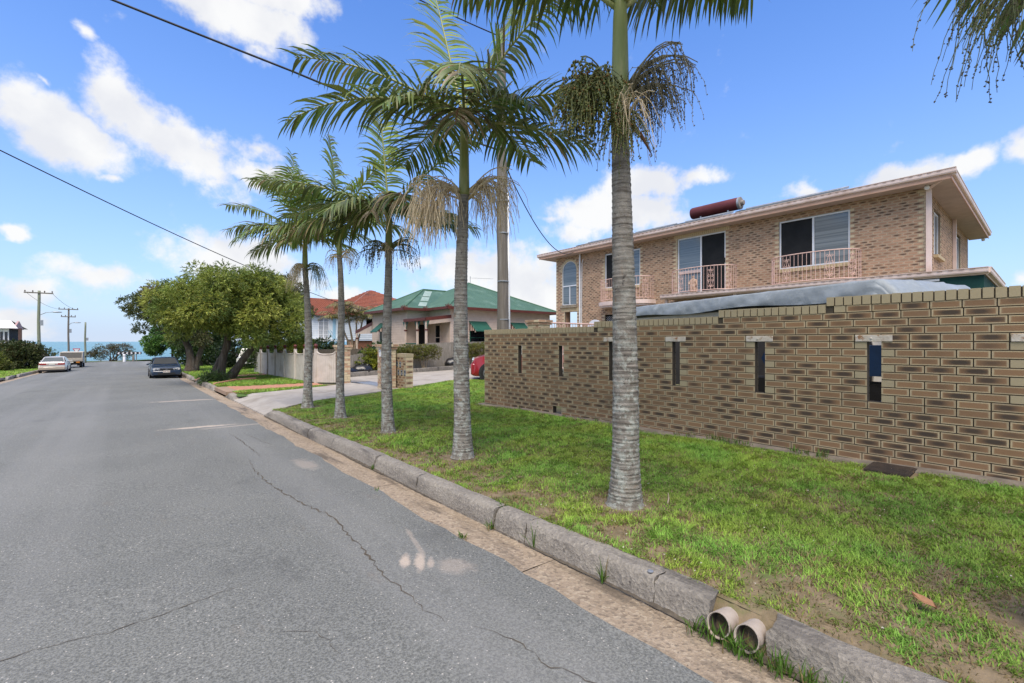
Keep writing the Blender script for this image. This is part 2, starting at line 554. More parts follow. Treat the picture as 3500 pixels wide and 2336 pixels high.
ASPHALT = asphalt()
GUTTER = aggregate('gutter_concrete', (.315, .245, .172), (.39, .305, .22), (.50, .41, .30), (.095, .076, .056), .62)
KERB = aggregate('kerb_concrete', (.31, .28, .235), (.235, .212, .18), (.45, .405, .335), (.08, .072, .062), .38)
CONCRETE = M('driveway_concrete', (.41, .375, .325), (.345, .31, .265), 3., .85, .25, 60., c3=(.26, .23, .19), s3=.7)
SOIL = M('lawn_soil', (.245, .185, .115), (.16, .125, .07), 9., .95, .6, 30., c3=(.10, .14, .035), s3=2.2)
TURF = M('far_turf', (.095, .165, .030), (.07, .125, .022), 5., .9, .8, 45., c3=(.14, .17, .05), s3=.6)
PAVER = M('clay_paver', (.47, .235, .155), (.40, .19, .12), 7., .8, .3, 70., c3=(.50, .33, .25), s3=1.4)
DIRT = M('yard_dirt', (.17, .14, .09), (.12, .13, .05), 2., .95, .5, 20.)


def road_z(X, Y):
    return base(Y) - .004 + .055 * max(0., 1 - ((X + 1.3) / 3.35) ** 2)


def sheet(name, mat, x0, x1, y0, y1, zf, nx, ny, kind='structure', jit=0.):
    pts = []
    for i in range(ny + 1):
        y = y0 + (y1 - y0) * i / ny
        pts.append([(x0 + (x1 - x0) * j / nx, y, zf(x0 + (x1 - x0) * j / nx, y) + random.uniform(-jit, jit)) for j in range(nx + 1)])
    o = MB().grid(pts).build(name, mat, smooth='all')
    return tag(o, kind=kind) if kind else o


def poly_sheet(name, mat, poly, zf, kind='structure', parent=None):
    """flat-ish polygon following the ground height, with a short skirt"""
    n = len(poly)
    vs = [(x, y, zf(x, y)) for x, y in poly] + [(x, y, zf(x, y) - .12) for x, y in poly]
    o = MB().add(vs, [tuple(range(n))] + [(i, n + i, n + (i + 1) % n, (i + 1) % n) for i in range(n)]).build(name, mat, parent)
    return tag(o, kind=kind) if kind else o


# road surface, with a wandering asphalt edge along the gutter
rows = []
ys = [-12 + .5 * i for i in range(0, 8)] + [-8 + .25 * i for i in range(0, 100)] + [17 + 1.5 * i for i in range(0, 46)]
for y in ys:
    edge = 2.0 + .018 * sin(y * 3.1) + .012 * sin(y * 9.7 + 1) + random.uniform(-.012, .012)
    rows.append([(-4.5 + (edge + 4.5) * j / 14, y, road_z(-4.5 + (edge + 4.5) * j / 14, y)) for j in range(15)])
road = tag(MB().grid(rows).build('road', ASPHALT, smooth='all'), kind='structure')
esp = sheet('cross_road', ASPHALT, -60, 60, 66.5, 77.5, lambda x, y: base(y) + .012, 20, 4)

# cracks in the asphalt: thin jagged dark ribbons
CRACK = M('crack_fill', (.075, .062, .047), (.12, .10, .075), 20., .95)


def crack(pts, w, name='crack'):
    full = []
    for (a, b) in zip(pts[:-1], pts[1:]):
        d = math.hypot(b[0] - a[0], b[1] - a[1])
        k = max(2, int(d / .045))
        for i in range(k):
            f = i / k
            full.append((a[0] + (b[0] - a[0]) * f + random.uniform(-.016, .016), a[1] + (b[1] - a[1]) * f + random.uniform(-.012, .012)))
    full.append(pts[-1])
    rws = []
    n = len(full)
    for i, (x, y) in enumerate(full):
        ww = w * random.uniform(.15, 1.0) * min(1., 4 * i / n + .15, 4 * (n - 1 - i) / n + .15)
        q, p = full[min(i + 1, n - 1)], full[max(i - 1, 0)]
        tx, ty = q[0] - p[0], q[1] - p[1]
        L = math.hypot(tx, ty) or 1
        nx, ny = -ty / L * ww / 2, tx / L * ww / 2
        z = road_z(x, y) + .0035
        rws.append([(x - nx, y - ny, z), (x + nx, y + ny, z)])
    return MB().grid(rws).build(name, CRACK, road)


crack([(1.34, 9.48), (1.38, 8.68), (1.39, 8.21), (1.39, 7.01)], .014)
crack([(1.55, 9.3), (1.62, 8.4), (1.72, 7.6)], .008)
crack([(1.23, 6.95), (1.17, 6.24), (1.17, 5.76), (1.2, 5.22), (1.28, 4.55), (1.37, 4.1), (1.34, 3.7), (1.33, 3.33), (1.3, 3.08), (1.27, 2.8), (1.28, 2.51), (1.27, 2.34), (1.30, 2.10)], .017)
crack([(1.40, 2.0), (1.46, 1.86), (1.49, 1.71), (1.50, 1.5), (1.6, 1.2)], .009)
crack([(-.7, 3.2), (-.46, 3.17), (-.32, 3.18), (-.08, 3.13), (.2, 3.16), (.46, 3.23), (.62, 3.25)], .008)
crack([(.35, 2.15), (.42, 1.95), (.5, 1.78), (.55, 1.6)], .006)
crack([(.55, 2.62), (.75, 2.45), (.78, 2.2)], .004)
crack([(-.2, 6.1), (.05, 6.2), (.3, 6.35)], .005)

# gutters: shallow concrete channel between asphalt and kerb
for (xa, xb, nm, par) in ((1.93, 2.36, 'gutter', None), (-4.88, -4.42, 'gutter', None)):
    breaks = [-12, -4] + [(-2.6 + 2.45 * i) for i in range(28)] if xa > 0 else [-12, 15, 30, 36, 42, 48, 56, 66]
    root = thing(nm, None, None, (xa, 0, 0), kind='structure')
    for a, b in zip(breaks[:-1], breaks[1:]):
        n = max(2, int((b - a) / .35))
        rws = []
        for i in range(n + 1):
            y = a + .004 + (b - a - .008) * i / n
            rws.append([(xa + (xb - xa) * j / 4, y + random.uniform(-.003, .003), base(y) + (-.016 - .004 * j if xa > 0 else -.032 + .004 * j)) for j in range(5)])
        MB().grid(rws).build('gutter_slab', GUTTER, root, smooth='all')


# kerbs: separate lengths with open joints, worn rounded nose
def kerb_run(root, y0, y1, side=1, ends=(0, 0), h=.145):
    prof = [(.0, -.05), (.004, .02), (.014, .075), (.022, h - .03), (.036, h - .010), (.058, h), (.105, h + .004), (.165, h + .002), (.172, h - .03), (.175, -.05)]
    n = max(3, int((y1 - y0) / (.11 if y1 < 14 else .4)))
    rws = []
    for i in range(n + 1):
        f = i / n
        y = y0 + (y1 - y0) * f
        k = 1.
        if ends[0]:
            k = min(k, .12 + .88 * min(1., f * (y1 - y0) / ends[0]))
        if ends[1]:
            k = min(k, .12 + .88 * min(1., (1 - f) * (y1 - y0) / ends[1]))
        r = []
        for j, (px, pz) in enumerate(prof):
            x = (2.335 + px) if side > 0 else (-4.86 - px)
            jt = (.006 if y1 < 14 else .006) if 1 < j < 8 else .0
            zz = pz if pz < 0 else pz * k
            r.append((x + random.uniform(-jt, jt) + (0.012 * sin(y * 1.3) if j else 0), y + (random.uniform(-.012, .012) if i in (0, n) and j > 1 else 0), base(y) - .01 + zz + random.uniform(-jt, jt) * .7))
        rws.append(r)
    mb = MB().grid(rws)
    c = len(prof)
    mb.f.append(tuple(range(c)))
    mb.f.append(tuple(range(n * c + c - 1, n * c - 1, -1)))
    mb.m += [0, 0]
    return mb.build('kerb_length', KERB, root, smooth=True)


kr = thing('kerb', None, None, (2.4, 0, 0), kind='structure')
for (a, b, e) in ((-8, -3, (0, 0)), (-2.99, -.9, (0, 0)), (-.885, .885, (0, .0)), (1.185, 1.50, (0, 0)), (1.508, 2.62, (0, 0)), (2.632, 3.0, (0, 0)), (3.03, 4.35, (0, 0)), (4.362, 5.45, (0, 0)),
                  (5.48, 7.0, (0, 0)), (7.01, 8.15, (0, 0)), (8.19, 10.0, (0, 0)), (10.01, 11.55, (0, .5)),
                  (15.55, 16.9, (.5, .3)), (19.7, 22.2, (.5, 0)), (22.21, 25.6, (0, .4)), (27.0, 34, (.4, 0)), (34.02, 44, (0, 0)), (44.02, 60, (0, 0))):
    kerb_run(kr, a, b, 1, e)
kl = thing('kerb', None, None, (-4.9, 0, 0), kind='structure')
for (a, b, e) in ((-8, 20, (0, 0)), (20.1, 33.2, (0, .3)), (35.4, 37.2, (.4, .4)), (38.6, 46, (.4, 0)), (46.1, 62, (0, 0))):
    kerb_run(kl, a, b, -1, e)

# dark open joint with trapped dirt between gutter and kerb
rws = []
for i in range(420):
    y = -2.5 + 14.0 * i / 419
    w = .006 + .018 * abs(sin(y * 1.9) * sin(y * .7 + 1)) + random.uniform(0, .010)
    z = base(y) - .012
    rws.append([(2.345 - w, y, z - .008), (2.352, y, z + .004 + random.uniform(0, .012))])
MB().grid(rws).build('dirt_joint', CRACK, kr)
# soil packed behind the pipe outlets
rws = []
for i in range(15):
    y = .82 + .42 * i / 14
    rws.append([(2.352 + .04 * j + random.uniform(-.006, .006), y, base(y) + (-.01, .03, .075, .112, .126, .128)[j] + random.uniform(-.006, .008)) for j in range(6)])
tag(MB().grid(rws).build('pipe_bed', SOIL, smooth='all'), kind='structure')
# nature strip (lawn), the ground under everything, yards, verges
def lawn_z(x, y):
    e = 11.35 + (x - 2.4) * .62 if x < 3.4 else 11.97 + (x - 3.4) * .43
    return verge(x, y) - .012 + .010 * sin(x * 2.3 + y * .9) + .008 * sin(y * 2.9 + x) - (.25 if y > e else 0)


lawn = sheet('lawn', SOIL, 2.47, 6.30, -6, 13.6, lawn_z, 26, 120)
lawn2 = sheet('lawn', SOIL, 6.30, 14.0, 8.2, 15.2, lambda x, y: verge(x, y) - .012, 20, 18)
yard = sheet('yard', DIRT, 6.4, 70, -30, 8.3, lambda x, y: verge(x, y) - .03, 12, 12)
yard2 = sheet('yard', DIRT, 5.5, 70, 15.1, 66, lambda x, y: verge(x, y) - .03, 12, 30)
verge_r = sheet('verge', TURF, 2.47, 5.6, 15.4, 66, lambda x, y: verge(x, y) - .004 - (.03 if y < 16.8 else 0) - (.14 if 16.75 < y < 20.1 and (y < 17.05 + (x - 2.4) * .0 or y < 20.0 - (x - 2.4) * .95 or (y < 18.5)) or 25.4 < y < 27.1 else 0), 18, 170)
verge_l = sheet('verge', TURF, -60, -5.0, -20, 66, lambda x, y: base(y) + .10 + .02 * min(1.0, (-5 - x) * .3), 16, 44)
shore = sheet('shore_bank', TURF, -60, 60, 77.5, 81.5, lambda x, y: base(77.5) + .10 + .08 * sin(x * .7) - (y - 79.5) * .4 * (y > 79.5), 60, 6)
ground = sheet('ground', DIRT, -900, 900, -600, 81, lambda x, y: base(max(y, -100)) - .22, 6, 20)

# driveway slabs: apron from the kerb to the gates and the run behind the letterboxes
drv = thing('driveway', None, None, (6, 14, 0), kind='structure')
dz_ = lambda x, y: max(verge(x, y) + .004, base(y) + .012) if x > 2.9 else base(y) + .0 + .27 * (x - 2.36)
for poly in ([(2.36, 11.45), (2.9, 11.62), (2.9, 15.75), (2.36, 15.7)],
             [(2.91, 11.62), (3.4, 12.12), (4.55, 12.66), (4.55, 16.22), (2.91, 15.75)],
             [(4.565, 12.665), (6.4, 13.36), (6.4, 17.1), (5.3, 16.42), (4.565, 16.23)],
             [(6.41, 13.3), (7.05, 13.6), (7.05, 18.7), (6.41, 17.11)],
             [(7.06, 13.6), (9.6, 15.3), (12.6, 14.4), (12.6, 21.7), (9.4, 21.1), (7.06, 20.1)],
             [(12.615, 14.3), (20, 13.8), (24, 14), (24, 24.1), (16.7, 23.1), (12.615, 21.7)]):
    poly_sheet('driveway_slab', CONCRETE, poly, dz_, None, drv)

# clay paver path crossing the verge: single bricks laid across
pth = thing('footpath', None, None, (3.9, 18, 0), kind='structure')
pav_mesh = [MB().box((-.113, -.055, -.05), (.113, .055, 0), bev=.005).mesh('paver', PAVER) for _ in range(1)]
poly_sheet('bedding_sand', M('sand_bed', (.34, .24, .17), (.28, .2, .14), 9., .95), [(2.40, 17.2), (5.5, 17.0), (5.5, 18.25), (3.3, 19.0), (2.40, 19.75)], lambda x, y: verge(x, y) - .012, None, pth)


def in_poly(x, y, poly):
    c = False
    n = len(poly)
    for i in range(n):
        x1, y1 = poly[i]
        x2, y2 = poly[(i + 1) % n]
        if (y1 > y) != (y2 > y) and x < (x2 - x1) * (y - y1) / (y2 - y1) + x1:
            c = not c
    return c


PAVE = [(2.40, 17.15), (5.5, 16.98), (5.5, 18.3), (3.3, 19.05), (2.40, 19.8)]
for i in range(30):
    for j in range(16):
        x = 2.46 + i * .118
        y = 16.9 + j * .235 + (.1175 if i % 2 else 0)
        if in_poly(x, y, PAVE):
            zz = verge(x, y) + random.uniform(-.003, .005)
            if x < 2.75:
                zz -= (2.75 - x) * .30
            link('paver', pav_mesh[0], pth, (x - 3.9, y - 18, zz), (random.uniform(-.01, .01), random.uniform(-.01, .01), pi / 2 + random.uniform(-.012, .012)))
for i in range(26):      # second crossing by the trees
    for j in range(5):
        x, y = 2.5 + i * .118, 25.75 + j * .235 + (.1175 if i % 2 else 0)
        zz = verge(x, y) + random.uniform(-.003, .004) - max(0, 2.75 - x) * .3
        link('paver', pav_mesh[0], pth, (x - 3.9, y - 18, zz + .006), (0, 0, pi / 2 + random.uniform(-.012, .012)))
poly_sheet('footpath', CONCRETE, [(-7.2, 33.0), (-5.0, 33.3), (-5.0, 35.3), (-7.2, 35.0)], lambda x, y: base(y) + .125)
poly_sheet('footpath', CONCRETE, [(-9, 37.0), (-5.0, 37.3), (-5.0, 38.5), (-9, 38.6)], lambda x, y: base(y) + .125)
poly_sheet('footpath', CONCRETE, [(-8.4, -5), (-7.2, -5), (-7.2, 60), (-8.4, 60)], lambda x, y: base(y) + .128)

# concrete footing showing below the boundary wall
FOOT = M('mossy_footing', (.22, .19, .155), (.15, .13, .105), 5., .95, .5, 45., c3=(.075, .065, .055), s3=2.2)
rws = []
for i in range(100):
    y = -2 + 10.62 * i / 99
    w = .10 + .05 * sin(y * 1.7) + .03 * sin(y * 5.1) + random.uniform(-.015, .015)
    rws.append([(6.20 - w, y, lawn_z(6.2, y) - .02), (6.20 - w + .02, y, lawn_z(6.2, y) + .008 + random.uniform(0, .006)), (6.30, y, lawn_z(6.3, y) + .016 + random.uniform(0, .006)), (6.47, y, lawn_z(6.3, y) + .02)])
tag(MB().grid(rws).build('wall_footing', FOOT, smooth=True), kind='structure')


# the bay
def water():
    m = bpy.data.materials.new('sea_water')
    m.use_nodes = True
    t = NT(m.node_tree)
    bs = m.node_tree.nodes['Principled BSDF']
    co = t.n('ShaderNodeTexCoord').outputs['Object']
    mp = t.n('ShaderNodeMapping', ins={'Vector': co, 'Scale': (.05, .20, 1)}).outputs[0]
    n1 = t.noise(mp, 1.0, 6, .65)
    c = t.mix(t.map_range(n1, .35, .68), (.075, .215, .255), (.15, .325, .37))
    foam = t.map_range(t.noise(t.n('ShaderNodeMapping', ins={'Vector': co, 'Scale': (.035, .30, 1)}).outputs[0], 1.0, 7, .7), .615, .66)
    sy = t.n('ShaderNodeSeparateXYZ', ins={0: co}).outputs[1]
    near = t.map_range(sy, 150, 82)
    c = t.mix(t.math('MULTIPLY', foam, t.math('MULTIPLY_ADD', near, .75, .12)), c, (.75, .82, .84))
    m.node_tree.links.new(c, bs.inputs['Base Color'])
    bs.inputs['Roughness'].default_value = .32
    bs.inputs['Specular IOR Level'].default_value = .45
    bn = t.n('ShaderNodeBump', ins={'Height': t.noise(t.n('ShaderNodeMapping', ins={'Vector': co, 'Scale': (.25, .7, 1)}).outputs[0], 1.0, 6, .7), 'Strength': .9, 'Distance': .6})
    m.node_tree.links.new(bn.outputs[0], bs.inputs['Normal'])
    return m


sea = tag(MB().add([(-9000, 80.5, -2.6), (9000, 80.5, -2.6), (14000, 14000, -2.6), (-14000, 14000, -2.6)], [(0, 1, 2, 3)]).build('sea', water()), kind='structure')
# ================================================================ brickwork
BR_WALL = brick_mat('wall_brick', (.53, .435, .28), (.285, .175, .098), (.050, .043, .037), 1.0, cream=(.455, .38, .245))
BR_HOUSE = brick_mat('house_brick', (.66, .51, .36), (.44, .275, .18), (.085, .064, .05), .95, cream=(.68, .56, .37))
MORTAR = M('grey_mortar', (.085, .07, .05), (.06, .05, .038), 30., .95, .4, 80.)
MORTAR_L = M('pale_mortar', (.27, .22, .165), (.21, .17, .125), 20., .95, .3, 80.)
_bm = {}


def brick_faces(L, h, d):
    vs = [(-L / 2, -0., 0), (L / 2, -0., 0), (L / 2, d, 0), (-L / 2, d, 0), (-L / 2, 0, h), (L / 2, 0, h), (L / 2, d, h), (-L / 2, d, h)]
    fs = [(0, 3, 2, 1), (4, 5, 6, 7), (0, 1, 5, 4), (1, 2, 6, 5), (2, 3, 7, 6), (3, 0, 4, 7)]
    q = [(-1, -1), (1, -1), (1, 1), (-1, 1)]
    return vs, fs, [[(.9, .9)] * 4, [(.9, .9)] * 4, q, q, q, q]


def brick_mesh(L, h, d, rnd, mat):
    key = (round(L, 3), round(h, 3), round(d, 3), rnd, mat.name)
    if key not in _bm:
        mb = MB()
        v, f, u = brick_faces(L, h, d)
        mb.add(v, f, 0, rnd + .0001, u)
        _bm[key] = mb.mesh('brick', mat)
    return _bm[key]


RV = [.03, .07, .12, .16, .21, .25, .29, .33, .37, .41, .45, .49, .53, .57, .61, .65, .69, .73, .77, .81, .85, .89, .93, .97]


def courses(s0, s1, z0, n, ch, openings=(), tops=None, qs=(True, True), pitch=.24, flip=0, zmin=None):
    """lay stretcher bond; returns bricks (sa, sb, z, cream) and mortar strips"""
    out, strips = [], []
    for i in range(n):
        z = z0 + i * ch
        if zmin is not None and z + ch < zmin:
            continue
        lo, hi = s0, s1
        if tops:
            rng = [(a, b) for (a, b, zt) in tops if z + ch * .5 < zt]
            if not rng:
                continue
            lo, hi = min(a for a, b in rng), max(b for a, b in rng)
        iv = [(lo, hi, qs[0], qs[1])]
        for (a, b, za, zb) in openings:
            if za < z + ch * .5 < zb:
                nv = []
                for (p, q, ql, qr) in iv:
                    if b <= p or a >= q:
                        nv.append((p, q, ql, qr))
                        continue
                    if a - p > .02:
                        nv.append((p, a, ql, True))
                    if q - b > .02:
                        nv.append((b, q, True, qr))
                iv = nv
        for (p, q, ql, qr) in iv:
            strips.append((p, q, z, ch))
            s = p
            par = (i + flip) % 2
            first = True
            while q - s > .03:
                L = pitch
                if first and par:
                    L = pitch / 2
                L = min(L, q - s)
                last = q - (s + L) < .03
                cream = (first and ql and L < pitch * .8) or (last and qr and L < pitch * .8)
                out.append((s, s + L, z, cream))
                s += L
                first = False
    return out, strips


def lay_wall(root, bricks, strips, O, ang, mat, mortar, ch, depth=.11, n_single=10 ** 6, key=None, recess=.009, gap=.010, mortar_depth=None):
    """bricks into objects under root (the nearest n_single as single parts, the rest joined)"""
    L0 = wloc(root)
    ca, sa_ = cos(ang), sin(ang)
    if key:
        bricks = sorted(bricks, key=key)
    rest = MB()
    for k, (a, b, z, cream) in enumerate(bricks):
        L = b - a - gap
        h = ch - gap
        rnd = 2.0 if cream else random.choice(RV)
        px, py = (a + b) / 2 * ca, (a + b) / 2 * sa_
        loc = (O[0] + px - L0.x, O[1] + py - L0.y, O[2] + z + gap / 2 - L0.z)
        if k < n_single:
            off = random.uniform(-.0015, .0015)
            link('brick', brick_mesh(round(L, 2), h, depth, rnd, mat), root, (loc[0] - sa_ * off, loc[1] + ca * off, loc[2]), (0, 0, ang))
        else:
            v, f, u = brick_faces(L, h, depth)
            rest.add([(loc[0] + p[0] * ca - p[1] * sa_, loc[1] + p[0] * sa_ + p[1] * ca, loc[2] + p[2]) for p in v], f[:4] + f[5:], 0, rnd + .0001, u[:4] + u[5:])
    if rest.v:
        tag(rest.build('brickwork', mat, root, world=False), kind='stuff')
    mm = MB()
    R = Matrix.Rotation(ang, 4, 'Z')
    md = mortar_depth or depth - recess
    for (p, q, z, h) in strips:
        T = Matrix.Translation((O[0] - L0.x, O[1] - L0.y, O[2] - L0.z)) @ R
        mm.box((p + .004, recess, z), (q - .004, md, z + h), mat=T)
    mm.build('mortar', mortar, root, world=False)


# ---- boundary wall along the street
CH = .084
wall = thing('boundary_wall', 'long brown brick boundary wall with narrow slots and stepped cream coping', 'wall', (6.35, 4., 0))
slots = []
for k in range(-1, 6):
    y0 = 1.22 + 1.2 * k
    top = 1.5 if k < 4 else 1.5 - CH
    slots.append((-(y0 + .12), -y0, .828, top))
slots.append((-6.30, -6.07, .10, .20))
capz = 1.92
tops = [(-1.66, 1.54, capz), (-2.97, 1.54, capz - CH), (-5.19, 1.54, capz - 2 * CH), (-8.54, 1.54, capz - 3 * CH)]
bz0 = .828 - 9 * CH
bricks, strips = courses(-8.54, 1.54, bz0, 22, CH, slots, tops, (True, True))
lay_wall(wall, bricks, strips, (6.35, 0, 0), -pi / 2, BR_WALL, MORTAR, CH, .11, 300, key=lambda q: (abs(-(q[0] + q[1]) / 2 - 1.1) if -(q[0] + q[1]) / 2 > .05 else 9))
y = -1.54
while y < 8.53:
    zt = capz if y < 1.66 else capz - CH if y < 2.97 else capz - 2 * CH if y < 5.19 else capz - 3 * CH
    b = link('coping_brick', brick_mesh(.074, .102, .122, 2.0, BR_WALL), wall, (6.344 - 6.35, y + .043 - 4, zt + random.uniform(-.002, .002)), (0, 0, -pi / 2 + random.uniform(-.01, .01)))
    y += .0862
mb = MB()
for (a, b_, zt) in ((-1.54, 1.655, capz), (1.665, 2.965, capz - CH), (2.975, 5.185, capz - 2 * CH), (5.195, 8.53, capz - 3 * CH)):
    mb.box((6.356, a, zt - .004), (6.452, b_, zt + .094))
mb.build('coping_mortar', MORTAR, wall)
PLATE = M('rusty_white_plate', (.60, .55, .48), (.52, .46, .38), 8., .6, .3, 50., c3=(.28, .13, .05), s3=16.)
for k in range(-1, 4):
    y0 = 1.22 + 1.2 * k
    p = MB().box((6.338, y0 - .10, 1.5), (6.349, y0 + .23, 1.572), bev=.002).build('lintel_plate', PLATE, wall)
    MB().lathe([(.011, 0), (.010, -.006), (.004, -.009)], (6.338, y0 + .085, 1.536), 8, axis='x').build('bolt', PLATE, p)


# ---- gate pillars and letterbox wall
def pillar(cx, cy, z0, h, ang, label, w=.47):
    t = thing('gate_pillar', label, 'pillar', (cx, cy, z0), group='brick gate pillars at the driveway')
    R = Matrix.Rotation(ang, 4, 'Z')
    n = int(h / .086)
    for i in range(n):
        ex = .0 if i < n - 2 else .035 * (i - n + 3)
        ww = w + 2 * ex
        for sd_ in range(4):
            A = ang + sd_ * pi / 2
            q = Matrix.Rotation(A, 4, 'Z')
            par = (i + sd_) % 2
            segs = [(-ww / 2, 0), (0, ww / 2 - .0)] if par else [(-ww / 2 + .11, 0.125), (.125, ww / 2)]
            for (a, b) in segs:
                v = q @ Vector(((a + b) / 2, -ww / 2, i * .086))
                L = b - a - .01
                cream = random.random() < .45
                link('brick', brick_mesh(round(L, 2), .076, .10, 2.0 if cream else random.choice(RV[2:10]), BR_HOUSE), t, v, (0, 0, A))
    MB().box((-w / 2 + .012, -w / 2 + .012, 0), (w / 2 - .012, w / 2 - .012, n * .086 - .01), mat=R).build('mortar', MORTAR_L, t, world=False)
    return t


pa = pillar(6.22, 17.38, verge(6, 17) - .02, 1.52, radians(-8), 'tan brick gate pillar at the end of the cream fence')
pb = pillar(6.45, 14.02, verge(6, 14) - .02, 1.50, radians(-8), 'tan brick gate pillar holding the white house number plate')
MB().box((6.17, 13.86, 1.02), (6.20, 13.99, 1.33)).build('number_plate', WHITE, pb)


def lettering(txt, size, parent, loc, rot, mat, depth=.002, name='lettering'):
    cu = bpy.data.curves.new('lettering', 'FONT')
    cu.body = txt
    cu.size = size
    cu.extrude = depth
    cu.align_x = 'CENTER'
    cu.align_y = 'CENTER'
    cu.materials.append(mat)
    tmp = bpy.data.objects.new(name, cu)
    COL.objects.link(tmp)
    dg = bpy.context.evaluated_depsgraph_get()
    me = bpy.data.meshes.new_from_object(tmp.evaluated_get(dg))
    bpy.data.objects.remove(tmp)
    o = bpy.data.objects.new(name, me)
    COL.objects.link(o)
    o.parent = parent
    o.location = loc
    o.rotation_euler = rot
    return o


BLUE_INK = M('blue_print', (.06, .10, .22), (.05, .09, .2), 5., .5)
L0 = wloc(pb)
lettering('5', .20, pb, (6.167 - L0.x, 13.925 - L0.y, 1.22 - L0.z), (pi / 2, 0, -pi / 2), BLUE_INK)

lb = thing('letterbox_wall', 'low brick wall with grey steel letterboxes beside the driveway', 'letterbox wall', (6.72, 13.4, verge(6.7, 13.4) - .03))
zb = verge(6.7, 13.4) - .03
bk, st = courses(-13.92, -13.16, 0, 12, .086, [(-13.62, -13.50, .72, .90), (-13.84, -13.72, .72, .90), (-13.52, -13.40, .46, .64), (-13.30, -13.18, .46, .64), (-13.74, -13.62, .46, .64)], None, (False, True))
lay_wall(lb, bk, st, (6.70, 0, zb), -pi / 2, BR_WALL, MORTAR_L, .086, .20)
bk, st = courses(6.70, 6.95, 0, 12, .086, (), None, (True, True), .25)
b2 = []
for (a, b, z, c) in bk:
    b2.append((a, b, z, c))
lay_wall(lb, b2, [], (0, 13.155, zb), 0, BR_HOUSE, MORTAR_L, .086, .05)
for k in range(9):
    link('coping_brick', brick_mesh(.076, .115, .27, 2.0, BR_WALL), lb, (6.692 - 6.72, 13.145 + .043 + k * .0862 - 13.4, 12 * .086), (0, 0, -pi / 2))
BOXM = M('letterbox_steel', (.26, .30, .34), (.2, .24, .28), 6., .4, metal=.4)
for (ya, za) in ((13.50, .72), (13.72, .72), (13.40, .46), (13.18, .46), (13.62, .46)):
    bx_ = MB().box((6.694, ya + .004, zb + za + .004), (6.80, ya + .116, zb + za + .168)).build('letterbox', BOXM, lb)
    MB().box((6.690, ya + .015, zb + za + .10), (6.694, ya + .105, zb + za + .125)).build('slot', DARK_IN, bx_)
    MB().box((6.690, ya + .015, zb + za + .06), (6.694, ya + .105, zb + za + .068)).build('flap', STEEL, bx_)

# drain grate across the driveway mouth
gr = thing('drain_grate', 'long grey steel drain grate across the driveway between the pillars', 'drain grate', (6.75, 15.7, verge(6.7, 15.7)))
G0 = wloc(gr)
for i in range(34):
    f = i / 33
    x, y = 6.52 + .10 * f, 13.95 + 3.15 * f
    z = verge(x, y) + .012
    MB().box((x, y, z - .02), (x + .55, y + .055, z)).build('bar', STEEL, gr)
MB().box((6.45, 13.9, verge(6.5, 14) - .03), (7.2, 17.2, verge(6.5, 15.5) - .012)).build('sump', DARK_IN, gr)
for x in (6.50, 7.16):
    MB().prism([(13.9, verge(6.5, 13.9) - .02), (17.15, verge(6.5, 17.15) - .02), (17.15, verge(6.5, 17.15) + .014), (13.9, verge(6.5, 13.9) + .014)], x, x + .03, 'x').build('frame', STEEL, gr)

# steel lid set in the lawn by the wall
lid = thing('pit_lid', 'dark rusty square steel pit lid in the lawn against the wall', 'pit lid', (6.03, 1.08, verge(6, 1.08)))
LID = M('rusty_lid', (.035, .028, .024), (.055, .04, .03), 10., .7, .6, 90.)
zl = verge(6, 1.08) + .034
MB().box((5.84, .92, zl - .02), (6.22, 1.24, zl), bev=.004).build('cover', LID, lid)
MB().box((5.82, .90, zl - .03), (6.24, 1.26, zl - .008)).build('frame', LID, lid)
for k in range(7):
    MB().box((5.86 + k * .05, .94, zl), (5.872 + k * .05, 1.22, zl + .003)).build('rib', LID, lid)

# stormwater pipes coming through the kerb
PIPE = M('weathered_pipe', (.44, .38, .32), (.36, .30, .25), 7., .75, .3, 50., c3=(.26, .20, .15), s3=4.)
for (yy, lab) in ((1.105, 'pale stormwater pipe outlet in the kerb, the farther of two'), (.965, 'pale stormwater pipe outlet in the kerb, the nearer of two')):
    t = thing('drain_pipe', lab, 'pipe', (2.37, yy, base(yy) + .040), group='stormwater outlets in the kerb')
    mb = MB()
    k = 20
    vs, fs = [], []
    R0 = .060
    for (x, r) in ((-.05, R0 - .008), (-.06, R0 - .004), (-.06, R0), (.28, R0)):
        for j in range(k):
            th = 2 * pi * j / k
            zz = r * sin(th)
            vs.append((x + (.018 * sin(th) if x < 0 else 0) + (-.02 if th > pi else 0) * 0, r * cos(th), zz + .02 + (-.055 if x > .1 else 0)))
    for i in range(3):
        for j in range(k):
            fs.append((i * k + j, i * k + (j + 1) % k, (i + 1) * k + (j + 1) % k, (i + 1) * k + j))
    mb.add(vs, fs)
    mb.build('barrel', PIPE, t, smooth=True, world=False)
    mb = MB()
    vs, fs = [], []
    for (x, r) in ((-.05, R0 - .008), (.26, R0 - .012)):
        for j in range(k):
            th = 2 * pi * j / k
            vs.append((x + (.018 * sin(th) if x < 0 else 0), r * cos(th), r * sin(th) + .02 - (.055 if x > 0 else 0)))
    for j in range(k):
        fs.append((j, k + j, k + (j + 1) % k, (j + 1) % k))
    fs.append(tuple(range(k, 2 * k)))
    mb.add(vs, fs)
    mb.build('bore', M('pipe_bore', (.10, .085, .07), (.06, .05, .04), 6., .9), t, smooth=True, world=False)
